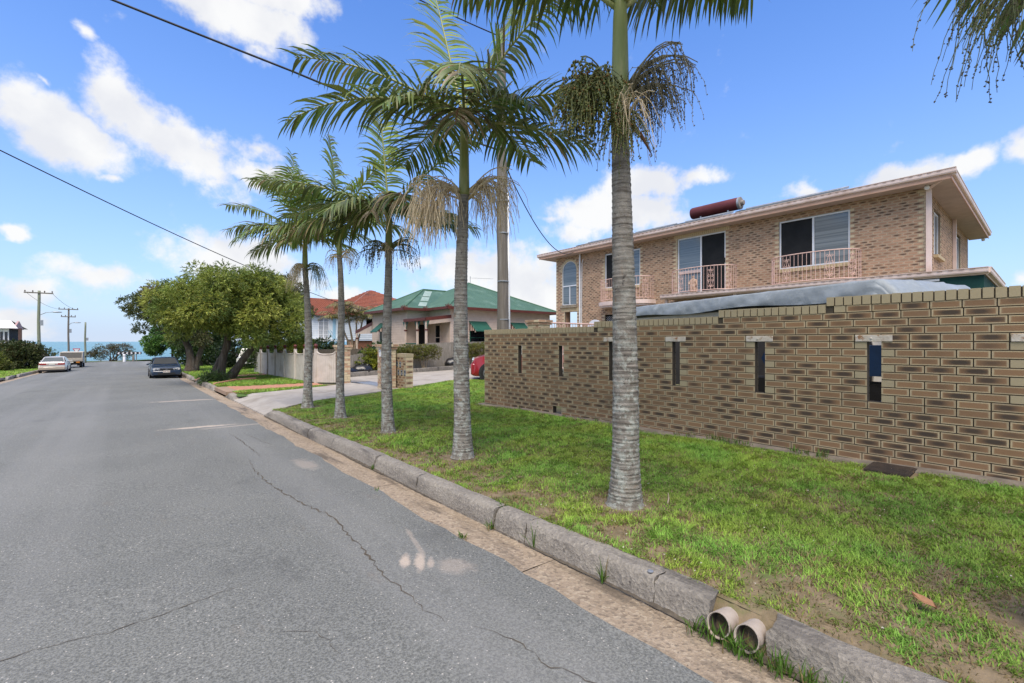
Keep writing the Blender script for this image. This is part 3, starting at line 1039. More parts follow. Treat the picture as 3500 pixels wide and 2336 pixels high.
# broken mortar around the pipes
rub = MB()
for k in range(14):
    y = random.choice([random.uniform(.83, .88), random.uniform(1.02, 1.05), random.uniform(1.18, 1.22)])
    x, z = random.uniform(2.36, 2.56), base(y) + random.uniform(.0, .11)
    r = random.uniform(.008, .018)
    rub.lathe([(.2 * r, -r), (r, -.3 * r), (.8 * r, .3 * r), (.2 * r, .5 * r)], (x, y, z), 5)
tag(rub.build('kerb_rubble', KERB), kind='stuff', label='broken mortar packed around the pipe outlets', cat='rubble')

disc = MB().lathe([(.018, 0), (.018, .004), (.012, .006), (.003, .006)], (2.405, 1.56, base(1.56) + .137), 14).build('survey_marker', STEEL)
tag(disc, 'small round metal survey marker set in the kerb top', 'marker')
DRY = M('dry_leaf', (.36, .19, .10), (.27, .14, .07), 20., .8)
lf = MB()
pts = [[(3.06 + .012 * j + .02 * i, .37 + .035 * i, verge(3.1, .4) + .035 + .012 * abs(j - 1) + .004 * i) for j in range(3)] for i in range(4)]
for i in range(4):
    w = (.15, 1., .9, .1)[i]
    c_ = pts[i][1]
    pts[i] = [(c_[0] - .028 * w, c_[1] + .012 * w, c_[2] + .01), c_, (c_[0] + .028 * w, c_[1] - .012 * w, c_[2] + .012)]
tag(lf.grid(pts).build('fallen_leaf', DRY), 'single curled brown leaf lying on the lawn near the kerb', 'leaf')
tw = MB().tube([(3.46, 2.08, verge(3.5, 2.1) + .03), (3.56, 2.13, verge(3.5, 2.1) + .035), (3.70, 2.22, verge(3.6, 2.2) + .03)], [.004, .006, .003], 6)
tag(tw.build('fallen_twig', M('bleached_wood', (.42, .34, .25), (.33, .26, .18), 15., .85)), 'pale dry twig on the lawn beside the nearest palm', 'twig')

# ---- cream fence with scalloped top and ball finials
CREAM = M('cream_fence_paint', (.56, .51, .45), (.49, .445, .385), 4., .65, .15, 25., c3=(.38, .32, .25), s3=1.3)
FINIAL = M('maroon_paint', (.13, .032, .026), (.10, .025, .02), 8., .45)
cf = thing('picket_fence', 'cream painted close-boarded fence with scalloped top and maroon ball finials', 'fence', (5.45, 22, base(22)))
PY = [28.7, 27.35, 25.75, 24.2, 22.45, 20.75, 19.35, 18.1]
PX = [5.42] * 7 + [5.46]
posts = list(zip(PX, PY)) + [(5.98, 17.3)]
for i, (px, py) in enumerate(posts[:-1]):
    zg = verge(px, py)
    p = MB().box((px - .055, py - .055, zg - .05), (px + .055, py + .055, zg + 1.32), bev=.008).build('post', CREAM, cf)
    MB().lathe([(.07, 0), (.07, .02), (.03, .035), (.03, .05), (.062, .075), (.078, .115), (.062, .16), (.02, .185)], (px, py, zg + 1.32), 12).build('finial', FINIAL, p, smooth=True)
for (a, b) in zip(posts[:-1], posts[1:]):
    L = math.hypot(b[0] - a[0], b[1] - a[1])
    n = max(8, int(L / .10))
    ux, uy = (b[0] - a[0]) / L, (b[1] - a[1]) / L
    nx, ny = -uy, ux
    for k in range(n):
        f0, f1 = .06 / L + (1 - .12 / L) * k / n, .06 / L + (1 - .12 / L) * (k + 1) / n - .006 / L
        fm = (f0 + f1) / 2
        dip = .18 * (1 - min(1., abs(2 * fm - 1) ** 4.5)) - .05 * max(0, abs(2 * fm - 1) - .9) * 10
        xm, ym = a[0] + ux * L * fm, a[1] + uy * L * fm
        zt = verge(xm, ym) + 1.27 - dip
        x0, y0, x1, y1 = a[0] + ux * L * f0, a[1] + uy * L * f0, a[0] + ux * L * f1, a[1] + uy * L * f1
        q = MB()
        z0 = verge(xm, ym) + .03
        vs = []
        for (s_, zz) in ((0, z0), (0, zt), (.02, zt), (.02, z0)):
            vs += [(x0 + nx * s_, y0 + ny * s_, zz), (x1 + nx * s_, y1 + ny * s_, zz)]
        q.add(vs, [(0, 1, 3, 2), (2, 3, 5, 4), (4, 5, 7, 6), (0, 2, 4, 6), (1, 7, 5, 3)])
        q.build('paling', CREAM, cf)
    # curved capping rail along the scallop
    path = []
    for k in range(15):
        f = .05 / L + (1 - .10 / L) * k / 14
        dip = .18 * (1 - min(1., abs(2 * f - 1) ** 4.5)) - .05 * max(0, abs(2 * f - 1) - .9) * 10
        x, y = a[0] + ux * L * f + nx * .0, a[1] + uy * L * f + ny * .0
        path.append((x, y, verge(x, y) + 1.275 - dip))
    MB().tube(path, .026, 6).build('capping', CREAM, cf)

# ---- weathered paling fences
PALING = M('weathered_paling', (.33, .295, .245), (.23, .205, .165), 9., .9, .4, 60., stretch=(6, 6, .6), c3=(.40, .37, .32), s3=1.8)
PALING_D = M('dark_paling', (.15, .125, .095), (.10, .085, .065), 9., .9, .4, 60., stretch=(6, 6, .6))


def paling_fence(label, pts, tops_, mat, w=.115, ground=None, group='weathered timber paling fences'):
    x0, y0 = pts[0]
    r = thing('paling_fence', label, 'fence', (x0, y0, verge(x0, y0)), group=group)
    for (a, b, ta, tb) in zip(pts[:-1], pts[1:], tops_[:-1], tops_[1:]):
        L = math.hypot(b[0] - a[0], b[1] - a[1])
        ang = atan2(b[1] - a[1], b[0] - a[0])
        n = int(L / w)
        for k in range(n):
            f = (k + .5) / n
            x, y = a[0] + (b[0] - a[0]) * f, a[1] + (b[1] - a[1]) * f
            z0, z1 = verge(x, y) - .05, ta + (tb - ta) * f + random.uniform(-.012, .012)
            R = Matrix.Translation((x, y, 0)) @ Matrix.Rotation(ang + random.uniform(-.02, .02), 4, 'Z')
            MB().box((-w / 2 + .003, -.009, z0), (w / 2 - .003, .009, z1), mat=R).build('paling', mat, r)
        for dz in (.25, .75):
            zz0 = verge(*a) + (ta - verge(*a)) * dz
            zz1 = verge(*b) + (tb - verge(*b)) * dz
            MB().tube([(a[0], a[1] + .04, zz0), (b[0], b[1] + .04, zz1)], .035, 4).build('rail', mat, r)
        m = max(1, int(L / 2.2))
        for k in range(m + 1):
            f = k / m
            x, y = a[0] + (b[0] - a[0]) * f, a[1] + (b[1] - a[1]) * f + .07
            MB().box((x - .05, y - .03, verge(x, y) - .05), (x + .05, y + .05, ta + (tb - ta) * f - .03)).build('post', mat, r)
    return r


paling_fence('grey paling fence rising behind the garden strip of the driveway', [(7.5, 21.2), (13.2, 23.0), (17.6, 24.0), (25.0, 24.4)], [.80, 1.42, 1.50, 1.52], PALING)
paling_fence('dark paling fence behind the cream scalloped fence', [(5.75, 29.6), (8.6, 29.4), (13.5, 29.0)], [.96, 1.0, 1.05], PALING_D)
paling_fence('short dark paling fence between the gate pillar and the garden', [(6.3, 18.2), (7.2, 22.6)], [.78, .82], PALING_D)

# garden edging along the driveway
ge = MB()
for (a, b) in (((7.4, 20.3), (9.4, 21.12)), ((9.42, 21.13), (11.3, 21.38)), ((11.32, 21.4), (14.7, 22.6)), ((14.72, 22.62), (20, 23.6))):
    ang = atan2(b[1] - a[1], b[0] - a[0])
    L = math.hypot(b[0] - a[0], b[1] - a[1])
    ge.box((0, 0, -.05), (L - .02, .14, .20), mat=Matrix.Translation((a[0], a[1], verge(*a))) @ Matrix.Rotation(ang, 4, 'Z'), bev=.015)
tag(ge.build('garden_edging', KERB), 'low concrete edging along the far side of the driveway', 'edging')
# ================================================================ palms
RGT = Vector((cos(YAW), -sin(YAW), 0))      # across the view, used only to describe how each crown is turned
FWD = Vector((sin(YAW), cos(YAW), 0))


def trunk_mat():
    m = bpy.data.materials.new('palm_trunk')
    m.use_nodes = True
    t = NT(m.node_tree)
    bs = m.node_tree.nodes['Principled BSDF']
    co = t.n('ShaderNodeTexCoord').outputs['Object']
    c = t.mix(t.map_range(t.noise(co, 9., 6, .7), .35, .65), (.185, .165, .135), (.29, .265, .225))
    ring = t.noise(t.n('ShaderNodeMapping', ins={'Vector': co, 'Scale': (2., 2., 34.)}).outputs[0], 1.6, 4, .6)
    c = t.mix(t.map_range(ring, .50, .64, 0, .75), c, (.085, .07, .055))
    lich = t.map_range(t.noise(co, 14., 6, .72), .47, .60)
    low = t.map_range(t.n('ShaderNodeSeparateXYZ', ins={0: co}).outputs[2], 2.6, .6, .12, .9)
    c = t.mix(t.math('MULTIPLY', lich, low), c, (.385, .40, .35))
    spot = t.map_range(t.noise(t.n('ShaderNodeMapping', ins={'Vector': co, 'Location': (3, 1, 5)}).outputs[0], 26., 5, .7), .585, .66)
    c = t.mix(t.math('MULTIPLY', spot, .85), c, (.055, .046, .04))
    rust = t.map_range(t.noise(t.n('ShaderNodeMapping', ins={'Vector': co, 'Location': (7, 2, 1)}).outputs[0], 7., 6, .7), .62, .72)
    c = t.mix(t.math('MULTIPLY', rust, .55), c, (.20, .105, .03))
    m.node_tree.links.new(c, bs.inputs['Base Color'])
    bs.inputs['Roughness'].default_value = .9
    h = t.math('ADD', t.noise(co, 60., 6, .75), t.math('MULTIPLY', ring, .9))
    bn = t.n('ShaderNodeBump', ins={'Height': h, 'Strength': .8, 'Distance': .015})
    m.node_tree.links.new(bn.outputs[0], bs.inputs['Normal'])
    return m


TRUNK = trunk_mat()
SHAFT = M('green_crownshaft', (.29, .31, .115), (.22, .255, .085), 3., .4, .1, 30., stretch=(3, 3, .5), c3=(.36, .33, .15), s3=2.)
SHEATH = M('brown_sheath', (.23, .115, .06), (.16, .08, .045), 10., .75, .3, 40., stretch=(4, 4, .6))
STALK_TAN = M('tan_fruit_stalk', (.76, .62, .41), (.66, .52, .33), 12., .75)
STALK_DUN = M('dun_fruit_stalk', (.34, .30, .19), (.26, .225, .14), 12., .8)
STALK_GREY = M('grey_fruit_stalk', (.21, .225, .10), (.15, .17, .07), 12., .8)
FRUIT_G = M('green_berries', (.095, .125, .028), (.15, .15, .045), 40., .5, c3=(.28, .06, .02), s3=30.)
FRUIT_D = M('dark_seeds', (.11, .10, .06), (.16, .135, .08), 40., .6)


def bend_path(p0, d0, L, droop, n=16, power=1.4):
    p, d = Vector(p0), Vector(d0).normalized()
    out = [(p.copy(), d.copy())]
    for i in range(1, n + 1):
        s = i / n
        dd = (Vector(d0).normalized() + Vector((0, 0, -1)) * droop * s ** power).normalized()
        p = p + dd * (L / n)
        out.append((p.copy(), dd))
    return out


def frond(palm, p0, d0, L, droop, seed, ll=.74, tint=(.085, .125, .028), dead=0., twist=0., n=40, hang=.8):
    """one pinnate frond: arching rachis (part) with its leaflets (sub-part)"""
    R = random.Random(seed)
    path = bend_path(p0, d0, L, droop)
    rw = [.020 * (1 - .85 * i / 16) + .003 for i in range(17)]
    rach = MB().tube([p for p, d in path], rw, 5)
    ro = rach.build('frond', SHAFT if dead < .5 else SHEATH, palm, smooth='all')
    V, F3, F4, C = [], [], [], []
    axis = Vector(d0).normalized()
    for i in range(n):
        s = .12 + .88 * (i + R.uniform(-.3, .3)) / n
        s = min(max(s, .1), .995)
        k = s * 16
        i0 = min(int(k), 15)
        f = k - i0
        p = path[i0][0].lerp(path[i0 + 1][0], f)
        t = path[i0][1].lerp(path[i0 + 1][1], f).normalized()
        side = t.cross(Vector((0, 0, 1)))
        if side.length < .12:
            side = t.cross(RGT)
        side.normalize()
        nrm = side.cross(t).normalized()
        q = Matrix.Rotation(twist * s, 3, t)
        side, nrm = q @ side, q @ nrm
        prof = (min(1., s * 3.2) ** .6) * (1 - .62 * max(0, s - .55) / .45)
        for sg in (-1, 1):
            if R.random() < .05 + dead * .25:
                continue
            l = ll * prof * R.uniform(.82, 1.1)
            fw = .38 + .55 * s + R.uniform(-.1, .1)
            d = (side * sg + t * fw + nrm * (R.uniform(.0, .30) - .25 * dead)).normalized()
            w = (.0115 + .008 * R.random()) * (.75 + .5 * prof)
            wv = d.cross(nrm).normalized()
            wv = (wv + nrm * R.uniform(-.5, .5)).normalized()
            g = hang * R.uniform(.6, 1.5) * (1 + dead)
            pts = []
            pp = p.copy()
            dd = d.copy()
            segs = 4
            for j in range(segs + 1):
                pts.append((pp.copy(), dd.copy()))
                dd = (dd + Vector((0, 0, -1)) * g * (.35 + .3 * j) / segs * 1.6).normalized()
                pp = pp + dd * (l / segs)
            b = len(V)
            wid = (.55, 1., .95, .6)
            for j in range(segs):
                V += [pts[j][0] - wv * w * wid[j], pts[j][0] + wv * w * wid[j]]
            V.append(pts[segs][0])
            for j in range(segs - 1):
                F4.append((b + 2 * j, b + 2 * j + 1, b + 2 * j + 3, b + 2 * j + 2))
            F3.append((b + 2 * segs - 2, b + 2 * segs - 1, b + 2 * segs))
            v = R.uniform(.6, 1.5)
            c = [tint[0] * v * R.uniform(.85, 1.35), tint[1] * v, tint[2] * v]
            if R.random() < dead * .8 + .02:
                v = R.uniform(.6, 1.2)
                c = [.26 * v, .20 * v, .10 * v]
            C += [c] * (2 * segs + 1)
            tipc = [.22, .17, .07] if R.random() < .12 + dead else c
            C[-1] = tipc
    Lc = wloc(palm)
    arr = np.array([(v.x - Lc.x, v.y - Lc.y, v.z - Lc.z) for v in V])
    me = np_mesh('leaflets', arr, [np.array(F4), np.array(F3)], PALM_LEAF, np.array(C))
    link('leaflets', me, ro)
    return ro


def fruit_cluster(palm, p0, az, n_br, reach, hangL, seed, stalk, fruit=None, fr=.007, up=.25, ns=9, thick=.004, spread=1.):
    """one bunch: forked stalk with hanging strings, berries as a sub-part"""
    R = random.Random(seed)
    st, bf = MB(), MB()
    d0 = RGT * cos(az) + FWD * sin(az)
    for b in range(n_br):
        a2 = az + R.uniform(-.75, .75) * spread
        d = RGT * cos(a2) + FWD * sin(a2) + Vector((0, 0, up + R.uniform(-.35, .55)))
        path = bend_path(Vector(p0) + Vector((0, 0, R.uniform(-.06, .06))), d, reach * R.uniform(.55, 1.1), 1.1, 7, 1.6)
        st.tube([p for p, _ in path], [.013 * (1 - .7 * i / 7) for i in range(8)], 4)
        for k in range(ns):
            f = R.uniform(.25, 1.)
            i0 = min(int(f * 7), 6)
            p = path[i0][0].lerp(path[i0 + 1][0], f * 7 - i0)
            a3 = R.uniform(0, 2 * pi)
            dd = Vector((cos(a3), sin(a3), R.uniform(-.2, .9))) * .8 + path[i0][1] * .7
            sp = bend_path(p, dd, hangL * R.uniform(.45, 1.15), R.uniform(3.0, 6.5), 7, .8)
            pp = [q + Vector((R.uniform(-.008, .008), R.uniform(-.008, .008), 0)) for q, _ in sp]
            st.tube(pp, [thick * (1 - .5 * i / 7) for i in range(8)], 3, cap=False)
            if fruit:
                for j in range(R.randint(9, 17)):
                    g = R.uniform(.08, 1.)
                    i1 = min(int(g * 7), 6)
                    c = pp[i1].lerp(pp[i1 + 1], g * 7 - i1) + Vector((R.uniform(-1, 1), R.uniform(-1, 1), R.uniform(-1, 1))) * fr * 1.1
                    r = fr * R.uniform(.7, 1.2)
                    bf.add([c + Vector(q) * r for q in ((1, 0, 0), (0, 1, 0), (-1, 0, 0), (0, -1, 0), (0, 0, 1.15), (0, 0, -1.15))],
                           [(0, 1, 4), (1, 2, 4), (2, 3, 4), (3, 0, 4), (1, 0, 5), (2, 1, 5), (3, 2, 5), (0, 3, 5)])
    o = st.build('fruit_stalk', stalk, palm, smooth='all')
    if fruit and bf.v:
        tag(bf.build('berries', fruit, o, smooth='all'), kind='stuff')
    return o


def palm(x, y, label, z_top, z_crown, r_base, r_mid, r_top, lean, seed, fronds, clusters, tint=(.085, .125, .028), ring=.036):
    R = random.Random(seed)
    zg = verge(x, y) - .02
    t = thing('palm_tree', label, 'palm tree', (x, y, zg), group='row of palms along the kerb')
    # ringed trunk
    H = z_top - zg
    prof = []
    h = 0.
    mb = MB()
    k = 22
    vs, fs = [], []

    def cx(h):
        f = h / H
        return lean[0] * f * f + .02 * sin(f * 5 + seed), lean[1] * f * f + .015 * sin(f * 4 + seed * 2)

    def rad(h):
        f = h / H
        if f < .22:
            q = f / .22
            r = r_base + (r_mid - r_base) * (1 - (1 - q) ** 2.2)
        else:
            r = r_mid + (r_top - r_mid) * ((f - .22) / .78) ** 1.15
        return r
    loops = [(0., 1.10), (.025, 1.0)]
    h = .05
    while h < H - .02:
        sp = ring * R.uniform(.7, 1.3) * (1 + .5 * h / H)
        loops += [(h, 1.012 + R.uniform(0, .012)), (h + .010, 1.018 + R.uniform(0, .01)), (h + .016, .985), (h + sp * .75, .988)]
        h += sp
    loops.append((H, 1.))
    jit = [R.uniform(-.02, .02) for _ in range(k)]
    for (hh, m_) in loops:
        ox, oy = cx(hh)
        r = rad(hh) * m_
        tilt = R.uniform(-.004, .004)
        for j in range(k):
            th = 2 * pi * j / k
            rr = r * (1 + jit[j] * (1 - hh / H)) + R.uniform(-.0018, .0018)
            vs.append((ox + rr * cos(th), oy + rr * sin(th), hh + tilt * sin(th * 2 + hh * 9)))
    nl = len(loops)
    for i in range(nl - 1):
        for j in range(k):
            fs.append((i * k + j, i * k + (j + 1) % k, (i + 1) * k + (j + 1) % k, (i + 1) * k + j))
    mb.add(vs, fs)
    mb.build('trunk', TRUNK, t, smooth='all', world=False)
    ox, oy = cx(H)
    X, Y = x + ox, y + oy
    hc = z_crown - z_top
    MB().lathe([(r_top * 1.04, -.02), (r_top * 1.10, .02), (r_top * 1.12, hc * .15), (r_top * 1.0, hc * .5), (r_top * .85, hc * .9), (r_top * .62, hc + .12), (r_top * .35, hc + .35)], (X, Y, z_top), 16).build('crownshaft', SHAFT, t, smooth='all')
    C = Vector((X, Y, z_crown))
    for i, fr in enumerate(fronds):
        ph, dl, L, dr = fr[:4]
        kw = fr[4] if len(fr) > 4 else {}
        ph, dl = radians(ph), radians(dl)
        d = RGT * (cos(ph) * cos(dl)) + Vector((0, 0, 1)) * (sin(ph) * cos(dl)) + FWD * sin(dl)
        hz = Vector((d.x, d.y, 0))
        frond(t, C + hz * r_top * .5 + Vector((0, 0, R.uniform(-.02, .10))), d, L, dr, seed * 100 + i, **{'tint': tint, **kw})
    for i, cl in enumerate(clusters):
        az, nb, reach, hang, stalk, fruit = cl[:6]
        kw = cl[6] if len(cl) > 6 else {}
        a = radians(az)
        p0 = Vector((X, Y, z_top - .01 + kw.pop('rise', 0.))) + (RGT * cos(a) + FWD * sin(a)) * r_top * .9
        fruit_cluster(t, p0, a, nb, reach, hang, seed * 50 + i, stalk, fruit, **kw)
    return t


DG, MG, YG = (.105, .160, .040), (.135, .205, .044), (.20, .285, .052)
p1 = palm(3.27, 2.37, 'nearest and thickest palm with heavy bunches of green berries', 3.30, 4.38, .152, .112, .072, (-.03, .03), 1,
          [(122, -12, 1.9, .95), (128, 22, 2.0, .9), (136, 8, 1.6, 1.0), (56, -12, 1.8, .95), (50, 20, 2.0, .9), (46, 12, 1.6, 1.0), (80, -50, 1.7, .9), (68, 10, 2.1, .6), (110, 10, 2.1, .6), (88, 40, 2.0, .5), (118, -35, 1.8, 1.0), (60, -35, 1.7, 1.0)],
          [(185, 14, .56, .50, STALK_GREY, FRUIT_G, dict(ns=11, fr=.0115, up=.9, rise=.36)), (215, 10, .46, .52, STALK_GREY, FRUIT_G, dict(ns=11, fr=.0115, up=.7, rise=.30)), (265, 6, .20, .45, STALK_GREY, FRUIT_G, dict(ns=9, up=.4, fr=.008, rise=.12)),
           (350, 13, .66, .42, STALK_DUN, FRUIT_D, dict(ns=9, up=1.3, rise=.36, fr=.006, thick=.0032)), (20, 11, .55, .44, STALK_DUN, FRUIT_D, dict(ns=11, up=.9, rise=.30, fr=.006, thick=.0032)),
           (285, 6, .42, .45, STALK_TAN, None, dict(ns=6, up=2.2, thick=.0035))], DG)
# bracts left hanging on the nearest palm
for (a, dz, sc) in ((-60, .10, 1.), (-120, .12, .5)):
    d = RGT * cos(radians(a)) + FWD * sin(radians(a))
    q = Vector((3.24, 2.40, 3.32)) + d * .075
    MB().tube([q + Vector((0, 0, dz)), q + d * .02 + RGT * .04 * sc, q + d * .05 + RGT * .11 * sc - Vector((0, 0, .13 * sc)), q + d * .05 + RGT * .18 * sc - Vector((0, 0, .26 * sc))], [.02, .026, .016, .003], 5).build('bract', SHEATH, p1, smooth='all')

p2 = palm(3.19, 4.78, 'second palm with wide crown and two tan fruit bunches', 3.36, 4.25, .140, .100, .060, (.03, -.02), 2,
          [(148, -5, 2.15, .55), (166, -18, 2.1, .95), (102, 15, 2.2, .12, dict(tint=YG)), (84, -58, 1.5, 1.7, dict(dead=.45, tint=MG)), (70, 10, 2.2, .15, dict(tint=YG)), (58, -5, 2.1, .55, dict(tint=MG)),
           (22, 5, 1.75, .35), (-8, -12, 1.6, .35), (160, 45, 1.5, .8), (25, 50, 1.5, .8), (165, -50, 1.3, 1.1), (15, -45, 1.3, 1.1), (125, 35, 1.9, .5), (95, -75, .9, 2.0, dict(dead=.7))],
          [(180, 13, .66, .78, STALK_TAN, None, dict(ns=11, up=.8, thick=.0052)), (205, 7, .5, .8, STALK_TAN, None, dict(ns=11, up=.5, thick=.0052)), (0, 12, .68, .62, STALK_TAN, None, dict(ns=10, up=.7, thick=.0045)), (25, 7, .48, .5, STALK_TAN, None, dict(ns=10, up=.5, thick=.004))], DG)

p3 = palm(3.22, 6.95, 'third palm from the camera with one stiff upright frond', 3.04, 3.60, .118, .086, .052, (.0, .02), 3,
          [(96, 5, 2.0, .08, dict(tint=YG, ll=.62)), (48, 0, 2.0, .35, dict(tint=MG)), (158, -10, 2.1, .45), (170, 10, 1.9, .5), (178, -25, 1.5, .8, dict(dead=.35)), (40, -55, 1.2, 1.4, dict(dead=.6)),
           (10, 20, 1.5, .6), (-2, -15, 1.2, .6), (160, -50, 1.2, 1.2), (25, 45, 1.5, .6), (100, -70, .9, 1.8, dict(dead=.5)), (195, 0, 1.0, .5)],
          [(180, 8, .50, .38, STALK_GREY, FRUIT_D, dict(ns=7, up=.5, fr=.007, thick=.003)), (0, 8, .50, .38, STALK_GREY, FRUIT_D, dict(ns=7, up=.5, fr=.007, thick=.003)), (270, 4, .2, .35, STALK_TAN, None, dict(ns=7))], DG)

p4 = palm(3.21, 9.04, 'fourth palm from the camera with the slimmest trunk', 3.22, 3.82, .122, .076, .047, (-.04, .03), 4,
          [(96, 0, 1.7, .25, dict(tint=YG)), (140, -5, 1.7, .55, dict(tint=MG)), (60, 0, 1.7, .45, dict(tint=YG)), (30, 0, 1.6, .5), (12, 20, 1.4, .7), (175, -35, 1.4, 1.0, dict(dead=.2)), (60, 35, 1.7, .5, dict(tint=MG)), (20, -45, 1.3, 1.1), (120, -40, 1.4, 1.0, dict(tint=MG)), (185, 10, 1.1, .6)],
          [(180, 5, .22, .34, STALK_TAN, None, dict(ns=7)), (0, 6, .28, .34, STALK_TAN, None, dict(ns=8, up=.7))], MG)

p5 = palm(3.21, 11.21, 'farthest palm of the row, next to the driveway', 3.23, 3.95, .135, .092, .056, (-.05, .02), 5,
          [(143, 0, 2.0, .6, dict(tint=MG)), (155, -10, 1.7, .8, dict(dead=.3, tint=MG)), (60, 10, 1.8, .5, dict(tint=YG)), (28, 0, 1.7, .6, dict(tint=MG)), (118, 5, 1.9, .4, dict(tint=YG)), (98, 0, 1.9, .3, dict(tint=YG)), (85, -30, 1.7, .8, dict(tint=YG)), (45, 0, 1.6, .6, dict(tint=MG)), (15, 10, 1.5, .7, dict(tint=MG)),
           (165, -45, 1.5, 1.0, dict(tint=MG)), (20, -45, 1.4, 1.0, dict(tint=MG)), (140, 40, 1.7, .6), (90, -70, 1.0, 1.7, dict(dead=.5)), (-5, 0, 1.1, .4), (190, -10, 1.2, .5)],
          [(180, 8, .34, .55, STALK_TAN, None, dict(ns=9, up=.3)), (0, 9, .44, .60, STALK_GREY, None, dict(ns=10, up=.5)), (250, 5, .2, .5, STALK_TAN, None, dict(ns=8))], MG)

p0 = palm(3.32, -.08, 'palm at the right edge whose trunk stands outside the picture', 3.36, 4.20, .15, .11, .07, (0, 0), 6,
          [(22, 46, 1.5, 1.6), (12, 38, 1.7, 1.5), (10, 0, 1.8, 1.4), (88, 10, 2.0, .5), (60, -30, 1.9, 1.2), (110, -70, 1.5, 1.3), (70, 20, 1.9, .6)],
          [(180, 9, .40, .60, STALK_GREY, FRUIT_D, dict(ns=8, up=.5, fr=.005, thick=.003)), (90, 7, .36, .5, STALK_GREY, FRUIT_D, dict(ns=8, fr=.005, thick=.003))], DG)
# ================================================================ two-storey brick house
ROOF_DK = M('dark_roof_tile', (.05, .047, .045), (.035, .033, .032), 6., .8, .3, 30.)
SOFFIT = M('soffit_sheet', (.44, .36, .32), (.38, .31, .27), 3., .7)
hs_ = thing('brick_house', 'two-storey tan brick house with pink gutters and curved balconies', 'house', (18, 10, .2))
HC = .086
hz0 = 1.87
nH = 49
ops = [(-14.25, -12.23, 4.12, 5.80), (-10.36, -8.31, 3.45, 5.88), (-6.37, -4.26, 4.10, 5.82), (-16.95, -16.08, 0, 3.10), (-17.14, -16.12, 3.42, 5.28), (-14.25, -13.3, 0, 2.80)]
for i in range(nH):
    z = hz0 + i * HC + HC / 2
    if 5.28 < z < 5.90:
        hw = sqrt(max(0, .62 ** 2 - (z - 5.28) ** 2))
        ops.append((-16.63 - hw, -16.63 + hw, z - HC / 2, z + HC / 2))
bk, st = courses(-17.6, -2.41, hz0, nH, HC, ops, None, (True, True))
lay_wall(hs_, bk, st, (18.0, 0, 0), -pi / 2, BR_HOUSE, MORTAR_L, HC, .10, 240, key=lambda q: -q[1] + (3 if q[2] < 3.3 else 0), recess=.006)
bk, st = courses(18.0, 28.4, hz0 + 16 * HC, nH - 16, HC, [(19.45, 20.75, 4.25, 5.70), (24.4, 25.9, 3.2, 5.7)], None, (True, True))
lay_wall(hs_, bk, st, (0, 2.41, 0), 0, BR_HOUSE, MORTAR_L, HC, .10, 60, key=lambda q: q[0] + (3 if q[2] < 3.5 else 0), recess=.006)
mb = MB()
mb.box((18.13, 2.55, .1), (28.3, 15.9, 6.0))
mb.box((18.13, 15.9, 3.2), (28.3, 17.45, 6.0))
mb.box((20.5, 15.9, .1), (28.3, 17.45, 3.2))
mb.build('dark_core', DARK_IN, hs_)  # solid dark block added behind the facade to stop light leaking through
mb = MB()
mb.box((18.05, 17.5, 3.2), (28.4, 17.6, 6.04))
mb.box((28.3, 2.41, .1), (28.4, 17.6, 6.04))
mb.box((18.02, 16.96, .1), (18.45, 17.55, 3.2))
mb.build('plain_wall', MATS['house_brick'], hs_)
# arched window surround
for k in range(19):
    a = pi * (k + .5) / 19
    o = link('arch_brick', brick_mesh(.085, .10, .10, 2.0, BR_HOUSE), hs_, (0 + 17.995 - 18, 16.63 + .515 * cos(a) - 10, 5.28 + .515 * sin(a) - .2), (0, 0, 0))
    o.rotation_mode = 'QUATERNION'
    ya, up = Vector((0, -sin(a), cos(a))), Vector((0, cos(a), sin(a)))
    R = Matrix((ya, Vector((1, 0, 0)), up)).transposed()
    if R.determinant() < 0:
        R = Matrix((-ya, Vector((1, 0, 0)), up)).transposed()
    o.rotation_quaternion = R.to_quaternion()
for k in range(28):
    link('soldier_brick', brick_mesh(.072, .15, .10, 2.0, BR_HOUSE), hs_, (-.001, 8.15 + .0845 * k + .04 - 10, 5.888 - .2), (0, 0, -pi / 2))
SILL = M('cream_sill', (.55, .45, .28), (.47, .37, .22), 8., .8, .3, 60.)
BLIND = M('glass_over_blind', (.085, .115, .135), (.19, .225, .245), .8, .05, spec=.8, stretch=(.15, .15, 24.))
# half-raised slatted blind behind reflective glass: pale slats
FRAME_W = M('white_aluminium', (.74, .77, .80), (.68, .71, .75), 4., .35)


def window(parent, x, y0, y1, z0, z1, splits, kinds, sill=True, fw=.05, name='window', sillz=None):
    """window in a wall facing -X; y0<y1; panes from the far side to the near side"""
    f = MB()
    f.box((x, y0, z0), (x + .06, y0 + fw, z1))
    f.box((x, y1 - fw, z0), (x + .06, y1, z1))
    f.box((x - .002, y0 + fw, z1 - fw), (x + .06, y1 - fw, z1))
    f.box((x - .002, y0 + fw, z0), (x + .06, y1 - fw, z0 + fw))
    for s in splits:
        f.box((x - .004, s - fw * .6, z0 + fw), (x + .055, s + fw * .6, z1 - fw))
    w = f.build(name, FRAME_W, parent)
    ed = [y0 + fw] + sorted(splits) + [y1 - fw]
    for (a, b, mt) in zip(ed[:-1], ed[1:], kinds):
        MB().box((x + .025, a + .001, z0 + fw), (x + .035, b - .001, z1 - fw)).build('pane', mt, w)
    if sill:
        n = max(2, int((y1 - y0) / .086))
        for k in range(n):
            yy = y0 + (y1 - y0) * (k + .5) / n
            MB().box((x - .085, yy - .038, z0 - .125), (x + .03, yy + .038, z0 - .008)).build('sill_brick', SILL, w)
    return w


